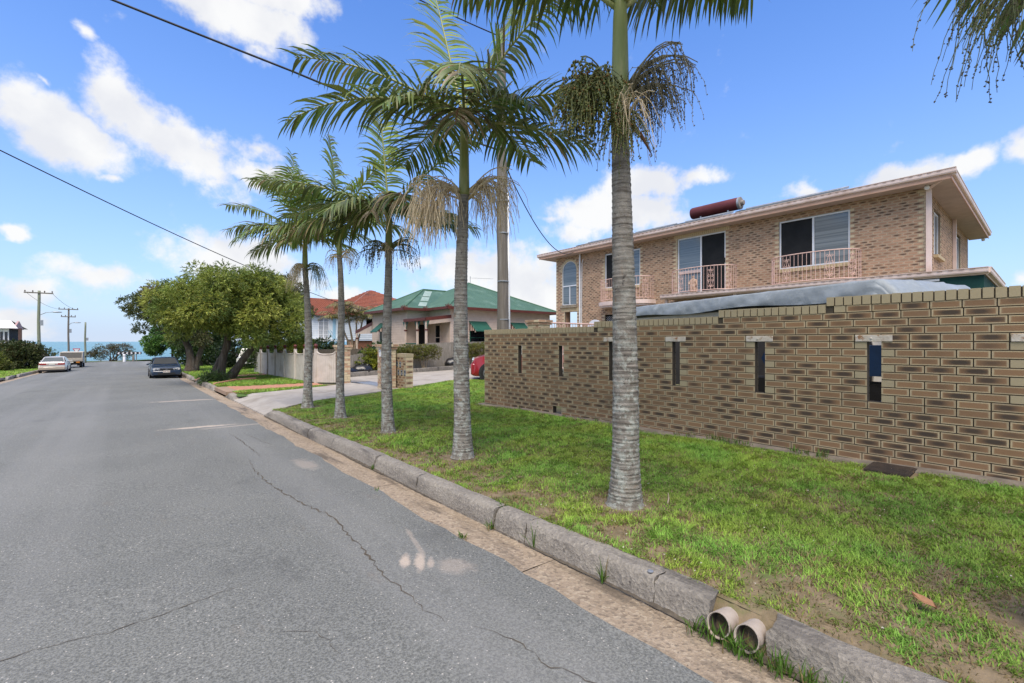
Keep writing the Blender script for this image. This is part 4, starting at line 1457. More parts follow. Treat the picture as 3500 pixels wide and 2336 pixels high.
window(hs_, 18.04, 4.26, 6.37, 4.10, 5.82, [5.31], [BLIND, SCREEN])
window(hs_, 18.04, 12.23, 14.25, 4.12, 5.80, [13.25], [BLIND, SCREEN])
dr = window(hs_, 18.04, 8.31, 10.36, 3.47, 5.88, [9.33], [SCREEN, BLIND], sill=False, name='sliding_door')
MB().box((18.02, 9.36, 4.36), (18.062, 10.30, 4.48)).build('mid_rail', M('pale_pink_rail', (.62, .50, .47)), dr)
MB().box((18.0, 8.33, 4.62), (18.035, 8.37, 4.82), bev=.006).build('handle', BLACK, dr)
# arched window: frame outline and pane
w = MB()
pts = [(17.14, 3.47), (17.14, 5.28)] + [(16.63 + .51 * cos(a), 5.28 + .51 * sin(a)) for a in [pi * k / 16 for k in range(1, 16)]] + [(16.12, 5.28), (16.12, 3.47)]
w.tube([(18.05, y, z) for y, z in pts] + [(18.05, 17.14, 3.47)], .026, 4)
w.box((18.03, 16.12, 4.44), (18.07, 17.14, 4.50))
w.box((18.03, 16.60, 3.47), (18.07, 16.65, 4.46))
wo = w.build('arched_window', FRAME_W, hs_)
MB().add([(18.06, y, z) for y, z in pts], [tuple(range(len(pts)))]).build('pane', BLIND, wo)
MB().box((17.9, 16.05, 3.30), (18.1, 17.20, 3.44)).build('ledge', M('stained_ledge', (.30, .26, .19), (.2, .17, .13), 8., .9), wo)
MB().box((17.99, 15.9, 3.10), (18.4, 17.2, 3.29)).build('lintel', SILL, hs_)
# grille door low on the left
g = MB()
for k in range(-6, 12):
    for sg in (1, -1):
        y0, y1 = 13.34, 14.20
        za = 1.95 + k * .10
        zb_ = za + sg * .86
        lo, hi = 1.9, 2.74
        p = [(y0, za), (y1, zb_)]
        t0 = [0, 1]
        dz__ = zb_ - za
        tt = sorted([(lo - za) / dz__, (hi - za) / dz__])
        a0, a1 = max(0, tt[0]), min(1, tt[1])
        if a1 - a0 > .05:
            g.tube([(18.06, y0 + (y1 - y0) * a0, za + dz__ * a0), (18.06, y0 + (y1 - y0) * a1, za + dz__ * a1)], .008, 4)
g.build('door_grille', WHITE, hs_)
# side windows on the end wall
for (xa, xb, za, zb_) in ((19.45, 20.75, 4.25, 5.70), (24.4, 25.9, 3.25, 5.7)):
    f = MB()
    f.box((xa, 2.47, za), (xa + .05, 2.52, zb_))
    f.box((xb - .05, 2.47, za), (xb, 2.52, zb_))
    f.box((xa + .05, 2.47, zb_ - .05), (xb - .05, 2.52, zb_))
    f.box((xa + .05, 2.47, za), (xb - .05, 2.52, za + .05))
    f.box(((xa + xb) / 2 - .03, 2.468, za + .05), ((xa + xb) / 2 + .03, 2.518, zb_ - .05))
    wo = f.build('window', FRAME_W, hs_)
    MB().box((xa + .05, 2.49, za + .05), (xb - .05, 2.50, zb_ - .05)).build('pane', GLASS, wo)
    MB().box((xa - .04, 2.30, za - .10), (xb + .04, 2.43, za - .01)).build('sill', SILL, wo)
# roof, soffit, gutters
rf = MB()
A, B, C_, D_ = (17.38, 1.75, 6.30), (29.0, 1.75, 6.30), (29.0, 18.42, 6.30), (17.38, 18.42, 6.30)
r1, r2 = (23.2, 7.5, 7.35), (23.2, 12.6, 7.35)
rf.add([A, B, C_, D_, r1, r2], [(0, 1, 4), (1, 2, 5, 4), (2, 3, 5), (3, 0, 4, 5)])
ro = rf.build('roof', ROOF_DK, hs_)
so = MB()
so.box((17.44, 1.82, 6.045), (18.02, 18.35, 6.075))
so.box((18.02, 1.82, 6.045), (28.9, 2.42, 6.074))
so.box((18.02, 17.58, 6.045), (28.9, 18.35, 6.073))
so.build('soffit', SOFFIT, ro)
gu = MB()
prof = [(0, .0), (-.02, .035), (-.085, .045), (-.10, .08), (-.10, .16), (-.115, .175), (-.115, .19), (.0, .19)]
gu.prism([(17.46 + a, 6.12 + b) for a, b in prof], 1.70, 18.47, 'y')
gu.prism([(1.83 + a, 6.12 + b) for a, b in prof], 17.46, 29.05, 'x')
gu.build('gutter', PINK_TRIM, ro)
ln = MB()
ln.box((17.43, 1.82, 6.03), (17.452, 18.36, 6.13))
ln.box((17.45, 1.80, 6.03), (28.95, 1.822, 6.13))
ln.build('fascia', M('salmon_fascia', (.56, .36, .26), (.50, .31, .22), 3., .55), ro)
slot = M('gutter_slot', (.25, .17, .14))
for k in range(82):
    yy = 2.0 + k * .2
    MB().box((17.343, yy, 6.27), (17.346, yy + .09, 6.285)).build('slot', slot, ro)
# pink downpipe at the corner, swan neck under the eave, flood light
dp = MB()
dp.box((17.88, 2.27, 3.45), (17.97, 2.39, 6.0))
dp.tube([(17.925, 2.33, 5.98), (17.78, 2.15, 6.06), (17.52, 1.95, 6.10), (17.5, 1.90, 6.16)], .05, 4)
dp.build('downpipe', PINK_TRIM, hs_)
MB().box((23.5, 2.30, 3.5), (23.62, 2.40, 6.04)).build('downpipe', PINK_TRIM, hs_)
fl = MB().lathe([(.01, -.12), (.05, -.11), (.065, -.04), (.04, 0), (.02, .02)], (17.75, 2.35, 6.03), 12).build('flood_light', WHITE, hs_)
fl = MB().lathe([(.01, -.16), (.05, -.15), (.065, -.06), (.04, -.01), (.02, .02)], (28.6, 1.95, 6.05), 12).build('flood_light', WHITE, hs_)
wp = MB()
wp.tube([(17.94, 15.83, 6.05), (17.94, 15.83, 2.5), (17.94, 15.70, 2.2), (17.94, 15.70, .4)], .045, 8)
wp.tube([(17.95, 15.62, 5.75), (17.96, 15.70, 5.55), (17.96, 15.72, 3.4), (17.96, 15.72, 2.3)], .02, 6)
wp.build('downpipe', FRAME_W, hs_)
# solar hot water tank and panels on the roof
tk = thing('solar_water_heater', 'maroon cylindrical hot water tank lying on the brick house roof', 'water heater', (19.5, 9.4, 6.75))
MAROON = M('maroon_tank', (.125, .026, .028), (.10, .02, .022), 3., .4, .1, 20.)
MB().lathe([(.05, 8.34), (.235, 8.36), (.255, 8.42), (.255, 10.44), (.235, 10.50), (.05, 10.51)], (19.5, 0, 7.27), 28, axis='y').build('tank', MAROON, tk, smooth=True)
MB().lathe([(.262, 8.36), (.262, 8.44), (.24, 8.45)], (19.5, 0, 7.27), 28, axis='y').build('end_band', STEEL, tk, smooth=True)
MB().lathe([(.02, 8.22), (.10, 8.225), (.11, 8.25), (.11, 8.335), (.2, 8.338), (.24, 8.345), (.24, 8.36)], (19.5, 0, 7.27), 20, axis='y').build('end_cap', M('tank_cap', (.30, .27, .24)), tk, smooth=True)
for yy in (8.8, 10.0):
    MB().box((19.35, yy, 6.7), (19.65, yy + .06, 7.04)).build('cradle', STEEL, tk)
for (ya, yb) in ((4.5, 7.9), (8.4, 10.5), (10.9, 13.1), (13.2, 16.1)):
    R = Matrix.Translation((17.95, 0, 6.47)) @ Matrix.Rotation(-radians(17), 4, 'Y')
    sp = MB().box((.0, ya, .0), (1.0, yb, .05), mat=R).build('collector_panel', STEEL, tk)
    MB().box((.03, ya + .03, .05), (.97, yb - .03, .055), mat=R).build('glass', GLASS_D, sp)
    MB().tube([R @ Vector((1.02, ya, .05)), R @ Vector((1.02, yb, .05))], .03, 6).build('header_pipe', STEEL, sp)
# carport roof slab in front of the house
cp = thing('carport_roof', 'flat pink-edged carport roof below the balconies of the brick house', 'carport', (17.5, 6, .2))
MB().box((17.02, 1.10, 3.28), (17.99, 10.50, 3.40)).build('roof_sheet', SOFFIT, cp)
MB().box((18.0, 1.10, 3.28), (22.5, 2.36, 3.398)).build('roof_sheet', SOFFIT, cp)
gu = MB()
gu.prism([(17.04 + a, 3.25 + b) for a, b in prof], 1.06, 10.54, 'y')
gu.prism([(1.12 + a, 3.25 + b) for a, b in prof], 17.04, 22.5, 'x')
gu.build('gutter', PINK_TRIM, cp)
for k in range(44):
    yy = 1.3 + k * .21
    MB().box((16.922, yy, 3.40), (16.925, yy + .10, 3.415)).build('slot', slot, cp)
MB().box((17.03, 2.0, 3.16), (17.055, 6.9, 3.225)).build('batten', WHITE, cp)
SHADE = M('green_shadecloth', (.012, .06, .05), (.009, .048, .042), 3., .9, .4, 90.)
mb = MB()
mb.box((17.07, 1.15, 1.2), (17.085, 6.4, 3.24))
mb.box((17.09, 1.15, 1.2), (22.4, 1.165, 3.24))
mb.build('shade_cloth', SHADE, cp)
for yy in (1.3, 4.5, 7.5, 10.3):
    MB().box((17.1, yy, .2), (17.2, yy + .1, 3.28)).build('post', PINK_TRIM, cp)
# balcony slab and railings
sl = MB()
pts = [(18.0, 14.35)] + [(18.0 - .35 - .55 * sin(pi * k / 14), 12.87 + 1.42 * cos(pi * k / 14)) for k in range(15)] + [(18.0, 11.40)]
sl.prism(pts, 3.20, 3.38, 'z')
sl.prism([(18.0 - (18.0 - x) * .93, 12.87 + (y - 12.87) * .96) for x, y in pts], 3.12, 3.20, 'z')
sl.build('balcony_slab', PINK_TRIM, hs_)


def balcony(parent, yc, hw, zb_, zt, depth=.85):
    r = MB()
    P_ = [(18.0, yc + hw)] + [(18.0 - .12 - (depth - .12) * sin(pi * k / 20) ** .75, yc + hw * cos(pi * k / 20)) for k in range(21)] + [(18.0, yc - hw)]
    r.tube([(x, y, zt) for x, y in P_], .017, 6)
    r.tube([(x, y, zb_) for x, y in P_], .014, 6)
    o = r.build('railing', PINK, parent)
    # arc-length spacing
    Ls = [0]
    for a, b in zip(P_[:-1], P_[1:]):
        Ls.append(Ls[-1] + math.hypot(b[0] - a[0], b[1] - a[1]))
    n = int(Ls[-1] / .125)
    me = MB().tube([(0, 0, zb_ - zb_), (0, 0, zt - zb_)], .0072, 5).mesh('baluster', PINK)
    sc_ = MB()
    for sg in (-1, 1):
        sc_.tube([(0, sg * .10 * sin(pi * k / 12) * (1 if k < 7 else .9), .08 + (zt - zb_ - .2) * k / 12) for k in range(13)], .006, 4)
        for (cz, rr) in ((.12, .05), (.34, .06), (.52, .06), (.74, .05)):
            sc_.tube([(0, sg * (.06 + rr * .8 * (1 - k / 18) * cos(k * .55)), cz + rr * (1 - k / 18) * sin(k * .55)) for k in range(14)], .006, 4)
    sme = sc_.mesh('scroll', PINK)
    Lw = wloc(parent)
    for i in range(n + 1):
        s = Ls[-1] * i / n
        j = max(k for k in range(len(Ls)) if Ls[k] <= s + 1e-9)
        j = min(j, len(P_) - 2)
        f = (s - Ls[j]) / (Ls[j + 1] - Ls[j])
        x, y = P_[j][0] + (P_[j + 1][0] - P_[j][0]) * f, P_[j][1] + (P_[j + 1][1] - P_[j][1]) * f
        link('baluster', me, o, (x - Lw.x, y - Lw.y, zb_ - Lw.z))
        if i in (4, n // 2 - 5, n // 2 + 5, n - 4):
            ang = atan2(P_[j + 1][1] - P_[j][1], P_[j + 1][0] - P_[j][0]) - pi / 2
            link('scroll', sme, o, (x - Lw.x, y - Lw.y, zb_ - Lw.z), (0, 0, ang))
    return o


balcony(hs_, 12.87, 1.36, 3.47, 4.42)
balcony(hs_, 9.15, 1.28, 3.52, 4.44)
balcony(hs_, 5.24, 1.28, 3.52, 4.44)
# small stone statue on the middle balcony
stt = bpy.data.meshes.new('statue')
vv = [(0, 0, 0), (0, 0, .12), (0, .01, .34), (0, -.01, .52), (.0, 0, .62), (0, 0, .74), (0, .10, .56), (-.05, .16, .44), (-.06, .10, .38), (0, -.10, .55), (-.04, -.15, .40), (-.05, -.12, .30), (0, .10, .10), (0, -.11, .08)]
ee = [(0, 1), (1, 2), (2, 3), (3, 4), (4, 5), (3, 6), (6, 7), (7, 8), (3, 9), (9, 10), (10, 11), (1, 12), (1, 13)]
stt.from_pydata(vv, ee, [])
so_ = link('statue', stt, None, (17.45, 9.35, 3.42))
sk = so_.modifiers.new('skin', 'SKIN')
rr = [.14, .13, .12, .095, .04, .065, .045, .035, .04, .045, .035, .05, .07, .07]
for i, r in enumerate(rr):
    stt.skin_vertices[0].data[i].radius = (r, r)
stt.skin_vertices[0].data[0].use_root = True
ss = so_.modifiers.new('sub', 'SUBSURF')
ss.levels = ss.render_levels = 2
stt.materials.append(M('terracotta_statue', (.50, .35, .26), (.36, .24, .17), 14., .8, .3, 40., c3=(.62, .52, .44), s3=9.))
tag(so_, 'small draped stone figure statue standing on the middle balcony', 'statue')

# entry gate pillar, pink railing and oval sign behind the boundary wall
ep = pillar(11.0, 11.6, verge(11, 11.6), 2.24, 0, 'brick entry pillar with stepped cap behind the boundary wall', .56)
ep['group'] = 'brick gate pillars at the driveway'
er = thing('entry_railing', 'pink metal railing beside the entry pillar behind the wall', 'railing', (12.8, 11.7, verge(12, 11.7)))
MB().tube([(11.3, 11.62, 2.17), (14.6, 11.85, 2.19)], .03, 6).build('top_rail', PINK, er)
MB().tube([(11.3, 11.62, .5), (14.6, 11.85, .5)], .02, 6).build('bottom_rail', PINK, er)
bl = MB().tube([(0, 0, .5), (0, 0, 2.16)], .013, 5).mesh('baluster', PINK)
for k in range(22):
    link('baluster', bl, er, (11.4 + .15 * k - 12.8, 11.63 + .0105 * k - 11.7, -wloc(er).z))
sg_ = thing('oval_sign', 'white round-topped sign board just above the boundary wall', 'sign', (15.0, 12.4, verge(15, 12.4)))
pts = [(12.4 + .40 * cos(pi * k / 20), 2.02 + .40 * sin(pi * k / 20)) for k in range(21)] + [(12.0, .9), (12.8, .9)]
MB().prism(pts, 14.98, 15.02, 'x').build('board', M('pale_sign_white', (.72, .74, .80), (.68, .70, .76), 4., .5), sg_)
lettering('avio', .17, sg_, (-.024, 0, 2.13 - wloc(sg_).z), (pi / 2, 0, -pi / 2), M('mauve_ink', (.30, .20, .28)))
MB().tube([(15.0, 12.4, .1), (15.0, 12.4, .9)], .03, 6).build('post', WHITE, sg_)

# ================================================================ covered caravan
cv = thing('caravan', 'cream caravan under a grey tarpaulin cover behind the boundary wall', 'caravan', (8.33, 1.66, verge(8, 2)), -radians(19))
CV = M('caravan_cream', (.55, .50, .42), (.50, .45, .37), 4., .5)
mb = MB()
mb.prism([(.05, .45), (.35, .38), (5.8, .38), (6.35, .55), (6.45, 1.2), (6.2, 1.95), (.25, 1.95), (.0, 1.2)], 0, 2.1, 'x')
mb.build('body', CV, cv, world=False)
MB().prism([(.07, .44), (.36, .36), (5.8, .36), (6.33, .54), (6.43, 1.2), (6.36, 1.36), (.06, 1.36), (.02, 1.2)], -.012, -.002, 'x').build('slot_shade_panel', M('slot_shade_dark', (.05, .045, .04), (.035, .032, .03), 5., .7), cv, world=False)  # guessed dark panel, added so the view through the wall slots looks shaded
for (ya, yb) in ((1.2, 2.2), (3.4, 4.4)):
    w_ = MB().box((-.02, ya, 1.45), (.01, yb, 1.86)).build('window', FRAME_W, cv, world=False)
    MB().box((-.026, ya + .06, 1.50), (-.018, yb - .06, 1.82)).build('pane', GLASS_D, w_, world=False)
for (ya) in (2.7, 3.5):
    MB().lathe([(.10, -.02), (.30, -.02), (.32, .03), (.32, .17), (.2, .19)], (0, ya, .32), 20, axis='x').build('wheel', BLACK, cv, smooth=True, world=False)
TARP = M('grey_tarpaulin', (.275, .31, .335), (.215, .245, .265), 3., .5, .35, 16., c3=(.33, .365, .385), s3=3.)
rows = []
for i in range(70):
    yy = -.42 + 7.1 * i / 69
    e = max(0., (abs(yy - 3.1) - 3.15)) / .4
    r_ = []
    for j in range(29):
        a = j / 28
        wr = .012 * sin(yy * 7 + a * 16) * sin(yy * 1.7 + 1) + .009 * sin(yy * 19 - a * 22 + 1.3) * sin(yy * 2.3) + random.uniform(-.002, .002)
        if a < .3:
            k = a / .3
            x, z = -.10 - .02 * sin(yy * 3), 1.95 - .03 * sin(yy * 2.1) + (.28 + .03 * sin(yy * 2.1)) * k
            x += wr * 1.3 * (1 - k * .5) + .07 * k * k
        elif a > .7:
            k = (1 - a) / .3
            x, z = 2.2, 1.95 + .28 * k
            x += -wr - .07 * k * k
        else:
            k = (a - .3) / .4
            x, z = -.03 + 2.16 * k, 2.23 + .015 * sin(pi * k) + wr * .5
        z -= min(.62, e * .5) * (1 if a < .3 or a > .7 else .85) * 1.0
        if yy < -.05:
            z += .04 * sin(j * 1.7) + .02
        r_.append((x, yy, z + .03))
    rows.append(r_)
MB().grid(rows).build('tarp_cover', TARP, cv, smooth='all', world=False)
for yy in (1.6, 4.6):
    MB().tube([(-.12, yy, 1.80), (-.13, yy, 1.65)], .012, 5).build('tie_strap', BLACK, cv, world=False)
MB().box((-.02, -.28, 1.95), (.1, -.16, 2.02)).build('marker_lamp', M('red_lens', (.35, .02, .02)), cv, world=False)
# blue boat tarp and trailer frame glimpsed through the wall slots
bt = thing('boat_trailer', 'blue covered boat trailer glimpsed through the wall slot', 'trailer', (7.6, 2.3, verge(7.6, 2.3)))
BLUE_T = M('blue_cover', (.012, .035, .09), (.01, .028, .07), 4., .5)
MB().prism([(1.2, 1.05), (1.3, 1.45), (2.75, 1.45), (2.85, 1.25), (2.75, 1.05)], 7.35, 7.9, 'x').build('hull_cover', BLUE_T, bt)
MB().box((7.4, 1.0, .25), (7.85, 3.4, .95)).build('chassis', DARK_IN, bt)  # tall dark box, extended to stand in for shade seen through the slots
MB().tube([(7.35, 1.32, .86), (7.35, 1.42, .70), (7.35, 1.43, .3)], .015, 6).build('stay', STEEL, bt)
MB().lathe([(.08, 7.3), (.24, 7.3), (.26, 7.34), (.26, 7.44), (.2, 7.46)], (0, 2.9, verge(7, 3) + .26), 18, axis='x').build('wheel', BLACK, bt, smooth=True)

# ================================================================ green-roofed cottage
GREEN_R = M('green_corrugated', (.052, .115, .075), (.068, .14, .095), 1.2, .5, .3, 1.0, c3=(.12, .20, .15), s3=.9)
t_ = NT(GREEN_R.node_tree)
bs_ = GREEN_R.node_tree.nodes['Principled BSDF']
DARK_RED = M('oxide_red_trim', (.125, .034, .026), (.10, .027, .02), 5., .5)
BOARD = M('cream_weatherboard', (.66, .535, .435), (.60, .48, .385), 3., .65, .1, 20.)
GREEN_A = M('green_awning', (.018, .085, .06), (.022, .10, .07), 3., .5)
ct = thing('cottage', 'single-storey cream weatherboard cottage with green hipped iron roof', 'house', (15.6, 27, -.1))


def boards(parent, x0, y0, x1, y1, z0, z1, ops_=(), h=.165, mat=BOARD):
    """lapped boards along a wall line; ops_: openings (a, b, za, zb) along the line"""
    L = math.hypot(x1 - x0, y1 - y0)
    ang = atan2(y1 - y0, x1 - x0)
    T = Matrix.Translation((x0, y0, 0)) @ Matrix.Rotation(ang, 4, 'Z')
    z = z0
    while z < z1 - .01:
        hh = min(h, z1 - z)
        iv = [(0, L)]
        for (a, b, za, zb2) in ops_:
            if za < z + hh / 2 < zb2:
                iv = [q for p in iv for q in ((p[0], min(p[1], a)), (max(p[0], b), p[1])) if q[1] - q[0] > .02]
        for (a, b) in iv:
            MB().add([tuple(T @ Vector(p)) for p in ((a, -.030, z), (b, -.030, z), (b, .0, z), (a, 0., z), (a, -.008, z + hh), (b, -.008, z + hh), (b, .0, z + hh), (a, 0, z + hh))],
                     [(0, 1, 5, 4), (0, 3, 2, 1), (4, 5, 6, 7), (1, 2, 6, 5), (0, 4, 7, 3)]).build('weatherboard', mat, parent)
        z += h


boards(ct, 15.65, 24.65, 24.5, 24.65, .5, 3.62, [(1.45, 2.75, 1.1, 2.4), (5.0, 6.2, 1.1, 2.4)])
boards(ct, 15.65, 27.45, 15.65, 24.65, .5, 3.62, [(.95, 1.65, .9, 2.62)])
boards(ct, 14.05, 32.9, 14.05, 27.45, .5, 3.62, [(1.4, 2.4, 1.1, 2.4)])
boards(ct, 14.05, 27.45, 15.65, 27.45, .5, 3.62, [(.70, 1.40, .5, 2.6)])
mb = MB()
mb.box((15.70, 24.70, -.1), (24.5, 33.5, 3.6))
mb.box((14.10, 27.50, -.1), (16, 32.85, 3.6))
mb.build('dark_core', DARK_IN, ct)
mb = MB()
for (x, y) in ((15.65, 24.65), (14.05, 27.45), (14.05, 32.9)):
    mb.box((x - .045, y - .045, .4), (x + .05, y + .05, 3.62))
mb.build('corner_board', BOARD, ct)


def facing_window(parent, T, w, z0, z1, fmat, pane, mull=True):
    f = MB()
    f.box((0, -.06, z0), (.06, .0, z1), mat=T)
    f.box((w - .06, -.06, z0), (w, 0, z1), mat=T)
    f.box((.06, -.06, z1 - .06), (w - .06, 0, z1), mat=T)
    f.box((.06, -.06, z0), (w - .06, 0, z0 + .06), mat=T)
    if mull:
        f.box((.06, -.05, (z0 + z1) / 2 - .025), (w - .06, 0, (z0 + z1) / 2 + .025), mat=T)
    o = f.build('window', fmat, parent)
    MB().box((.06, -.02, z0 + .06), (w - .06, -.01, z1 - .06), mat=T).build('pane', pane, o)
    return o


T1 = Matrix.Translation((17.1, 24.65, 0))
facing_window(ct, T1, 1.3, 1.1, 2.4, GREEN_A, GLASS_D)
facing_window(ct, Matrix.Translation((20.65, 24.65, 0)), 1.2, 1.1, 2.4, GREEN_A, GLASS_D)
facing_window(ct, Matrix.Translation((15.65, 26.5, 0)) @ Matrix.Rotation(-pi / 2, 4, 'Z'), .7, .9, 2.62, BOARD, GLASS_D)
facing_window(ct, Matrix.Translation((14.05, 31.5, 0)) @ Matrix.Rotation(-pi / 2, 4, 'Z'), 1.0, 1.1, 2.4, GREEN_A, GLASS_D)
MB().box((14.75, 27.46, .5), (15.45, 27.48, 2.6)).build('door', DARK_IN, ct)


def hood(parent, T, w):
    o = MB()
    o.add([tuple(T @ Vector(p)) for p in ((-.05, -.02, 2.85), (w + .05, -.02, 2.85), (w + .05, -.80, 2.20), (-.05, -.80, 2.20), (-.05, -.02, 2.80), (w + .05, -.02, 2.80), (w + .05, -.80, 2.15), (-.05, -.80, 2.15))],
          [(0, 3, 2, 1), (4, 5, 6, 7), (2, 3, 7, 6), (0, 4, 7, 3), (1, 2, 6, 5)])
    r = o.build('window_hood', GREEN_A, parent)
    for x in (-.02, w + .02):
        for k in range(6):
            y = -.06 - .12 * k
            MB().box((x - .012, y - .10, 2.20 if k < 5 else 2.1), (x + .012, y, 2.80 - .82 * (.06 + .12 * k)), mat=T).build('cheek_slat', BOARD if k % 2 else DARK_RED, r)
    return r


hood(ct, T1, 1.3)
hood(ct, Matrix.Translation((20.65, 24.65, 0)), 1.2)
hood(ct, Matrix.Translation((14.05, 31.5, 0)) @ Matrix.Rotation(-pi / 2, 4, 'Z'), 1.0)


def corrugate(parent, quad, pitch=.12, name='roof', mat=GREEN_R):
    """corrugated iron plane: quad = eave a, eave b, top b, top a; ribs run up the slope"""
    a, b, c, d = [Vector(q) for q in quad]
    nrm = (b - a).cross(d - a)
    if nrm.length < 1e-6:
        nrm = (b - a).cross(c - a)
    nrm.normalize()
    if nrm.z < 0:
        nrm = -nrm
    u = (b - a).normalized()
    L = (b - a).length
    up = nrm.cross(u)
    n = int(L / pitch) * 2
    td, tc = (d - a).dot(u), (c - a).dot(u)
    H = (d - a).dot(up)
    rws = [[], []]
    V, F = [], []
    for i in range(n + 1):
        s = L * i / n
        if s < td:
            h = H * s / td if td > 1e-6 else H
        elif s > tc:
            h = H * (L - s) / (L - tc) if L - tc > 1e-6 else H
        else:
            h = H
        off = nrm * (.016 if i % 2 else 0.)
        V += [a + u * s + off, a + u * s + up * max(h, .001) + off]
    F = [(2 * i, 2 * i + 2, 2 * i + 3, 2 * i + 1) for i in range(n)]
    return MB().add(V, F).build(name, mat, parent)


E_, AP = 3.70, (20.1, 29.1, 6.0)
corrugate(ct, [(15.2, 24.2, E_), (25.0, 24.2, E_), AP, AP])
corrugate(ct, [(15.2, 34.0, E_), (15.2, 24.2, E_), AP, AP])
corrugate(ct, [(25.0, 24.2, E_), (25.0, 34.0, E_), AP, AP])
corrugate(ct, [(25.0, 34.0, E_), (15.2, 34.0, E_), AP, AP])
corrugate(ct, [(13.6, 33.3, E_), (13.6, 27.0, E_), (16.75, 30.15, 5.35), (16.75, 30.15, 5.35)])
o_ = MB().add([(13.6, 27.0, E_), (15.2, 27.0, E_), (18.7, 30.15, 5.35), (16.75, 30.15, 5.35), (13.6, 33.3, E_), (15.2, 33.3, E_)], [(0, 1, 2, 3), (4, 3, 2, 5)]).build('roof', GREEN_R, ct)
PALE_R = M('pale_roof_sheet', (.32, .40, .35), (.24, .33, .27), 3., .4)  # paler sheets laid over the green roof
for (f0, f1) in ((.10, .30), (.36, .58), (.62, .92)):
    def rp(s, f):
        return (14.4 + s + f * 2.6 - .2 * f, 27.0 + f * 3.15, E_ + f * 1.65 + .02)
    MB().add([rp(.15, f0), rp(.75, f0), rp(.75, f1), rp(.15, f1)], [(0, 1, 2, 3)]).build('pale_sheet', PALE_R, ct)
for (p, q) in (((15.2, 24.2, E_), AP), ((25.0, 24.2, E_), AP), ((13.6, 27.0, E_), (16.75, 30.15, 5.35)), ((13.6, 33.3, E_), (16.75, 30.15, 5.35)), ((16.75, 30.15, 5.35), (18.7, 30.15, 5.35))):
    MB().tube([Vector(p) + Vector((0, 0, .02)), Vector(q) + Vector((0, 0, .02))], .06, 6).build('ridge_cap', M('green_ridge', (.085, .18, .115)), ct)
for (p, q) in (((15.2, 24.17), (25.0, 24.17)), ((15.17, 24.2), (15.17, 27.0)), ((13.6, 26.97), (15.2, 26.97)), ((13.57, 27.0), (13.57, 33.3)), ((25.03, 24.2), (25.03, 34))):
    ang = atan2(q[1] - p[1], q[0] - p[0])
    L = math.hypot(q[0] - p[0], q[1] - p[1])
    T = Matrix.Translation((p[0], p[1], E_)) @ Matrix.Rotation(ang, 4, 'Z')
    MB().box((-.07, -.07, -.16), (L + .07, .05, .01), mat=T).build('gutter', DARK_RED, ct)
mb = MB()
mb.box((15.2, 24.2, 3.56), (24.9, 24.64, 3.58))
mb.box((15.2, 24.64, 3.56), (15.64, 27.4, 3.581))
mb.box((13.6, 27.0, 3.56), (14.04, 33.3, 3.582))
mb.box((14.04, 27.0, 3.56), (15.2, 27.44, 3.583))
mb.build('soffit', M('cottage_soffit', (.42, .34, .28)), ct)
for (x, y) in ((15.2, 24.2), (15.2, 27.0), (13.6, 27.0)):
    f = MB()
    for k in range(5):
        f.tube([(x + .0 + .12 * (k - 2) * .7, y - .05, E_), (x + .12 * (k - 2), y - .05, E_ + .18 - .04 * abs(k - 2))], [.04, .02], 5)
    f.build('gutter_ornament', DARK_RED, ct)
# porch in the nook
po = MB()
po.add([(13.80, 24.55, 2.93), (15.65, 24.55, 3.16), (15.65, 27.4, 3.16), (13.80, 27.4, 2.93), (13.80, 24.55, 2.88), (15.65, 24.55, 3.11), (15.65, 27.4, 3.11), (13.80, 27.4, 2.88)], [(0, 1, 2, 3), (7, 6, 5, 4)])
por = po.build('porch_roof', GREEN_R, ct)
mb = MB()
mb.add([(13.78, 24.53, 2.76), (15.64, 24.53, 2.99), (15.64, 24.53, 3.20), (13.78, 24.53, 2.97), (13.78, 24.56, 2.76), (15.64, 24.56, 2.99), (15.64, 24.56, 3.20), (13.78, 24.56, 2.97)], [(0, 1, 2, 3), (3, 2, 6, 7), (4, 7, 6, 5), (0, 4, 5, 1)])
mb.box((13.76, 24.53, 2.78), (13.80, 27.4, 2.96))
mb.build('fascia', DARK_RED, por)
for k in range(22):
    x = 13.88 + k * .08
    zt = 2.76 + (x - 13.78) * .124
    MB().box((x, 24.535, zt - .22 - .02 * (k % 2)), (x + .052, 24.552, zt)).build('valance_slat', BOARD, por)
for (x, y) in ((13.9, 24.65), (13.9, 25.75), (13.9, 27.35)):
    p = MB().box((x - .06, y - .06, .3), (x + .06, y + .06, 2.8), bev=.01).build('porch_post', BOARD, ct)
    MB().box((x - .085, y - .085, 2.18), (x + .085, y + .085, 2.26)).build('collar', DARK_RED, p)
    for sg in (-1, 1):
        q = MB()
        q.prism([(y + sg * .07, 2.30), (y + sg * .40, 2.78), (y + sg * .07, 2.78), (y + sg * .12, 2.55)], x - .012, x + .012, 'x')
        q.build('bracket', GREEN_A, p)
mb = MB()
mb.box((13.86, 25.85, 1.32), (13.94, 27.3, 1.40))
mb.build('porch_rail', GREEN_A, ct)
for k in range(12):
    MB().box((13.885, 25.9 + k * .12, .6), (13.915, 25.93 + k * .12, 1.32)).build('porch_baluster', BOARD, ct)
MB().box((13.8, 24.6, .3), (15.65, 27.4, .48)).build('porch_floor', BOARD, ct)
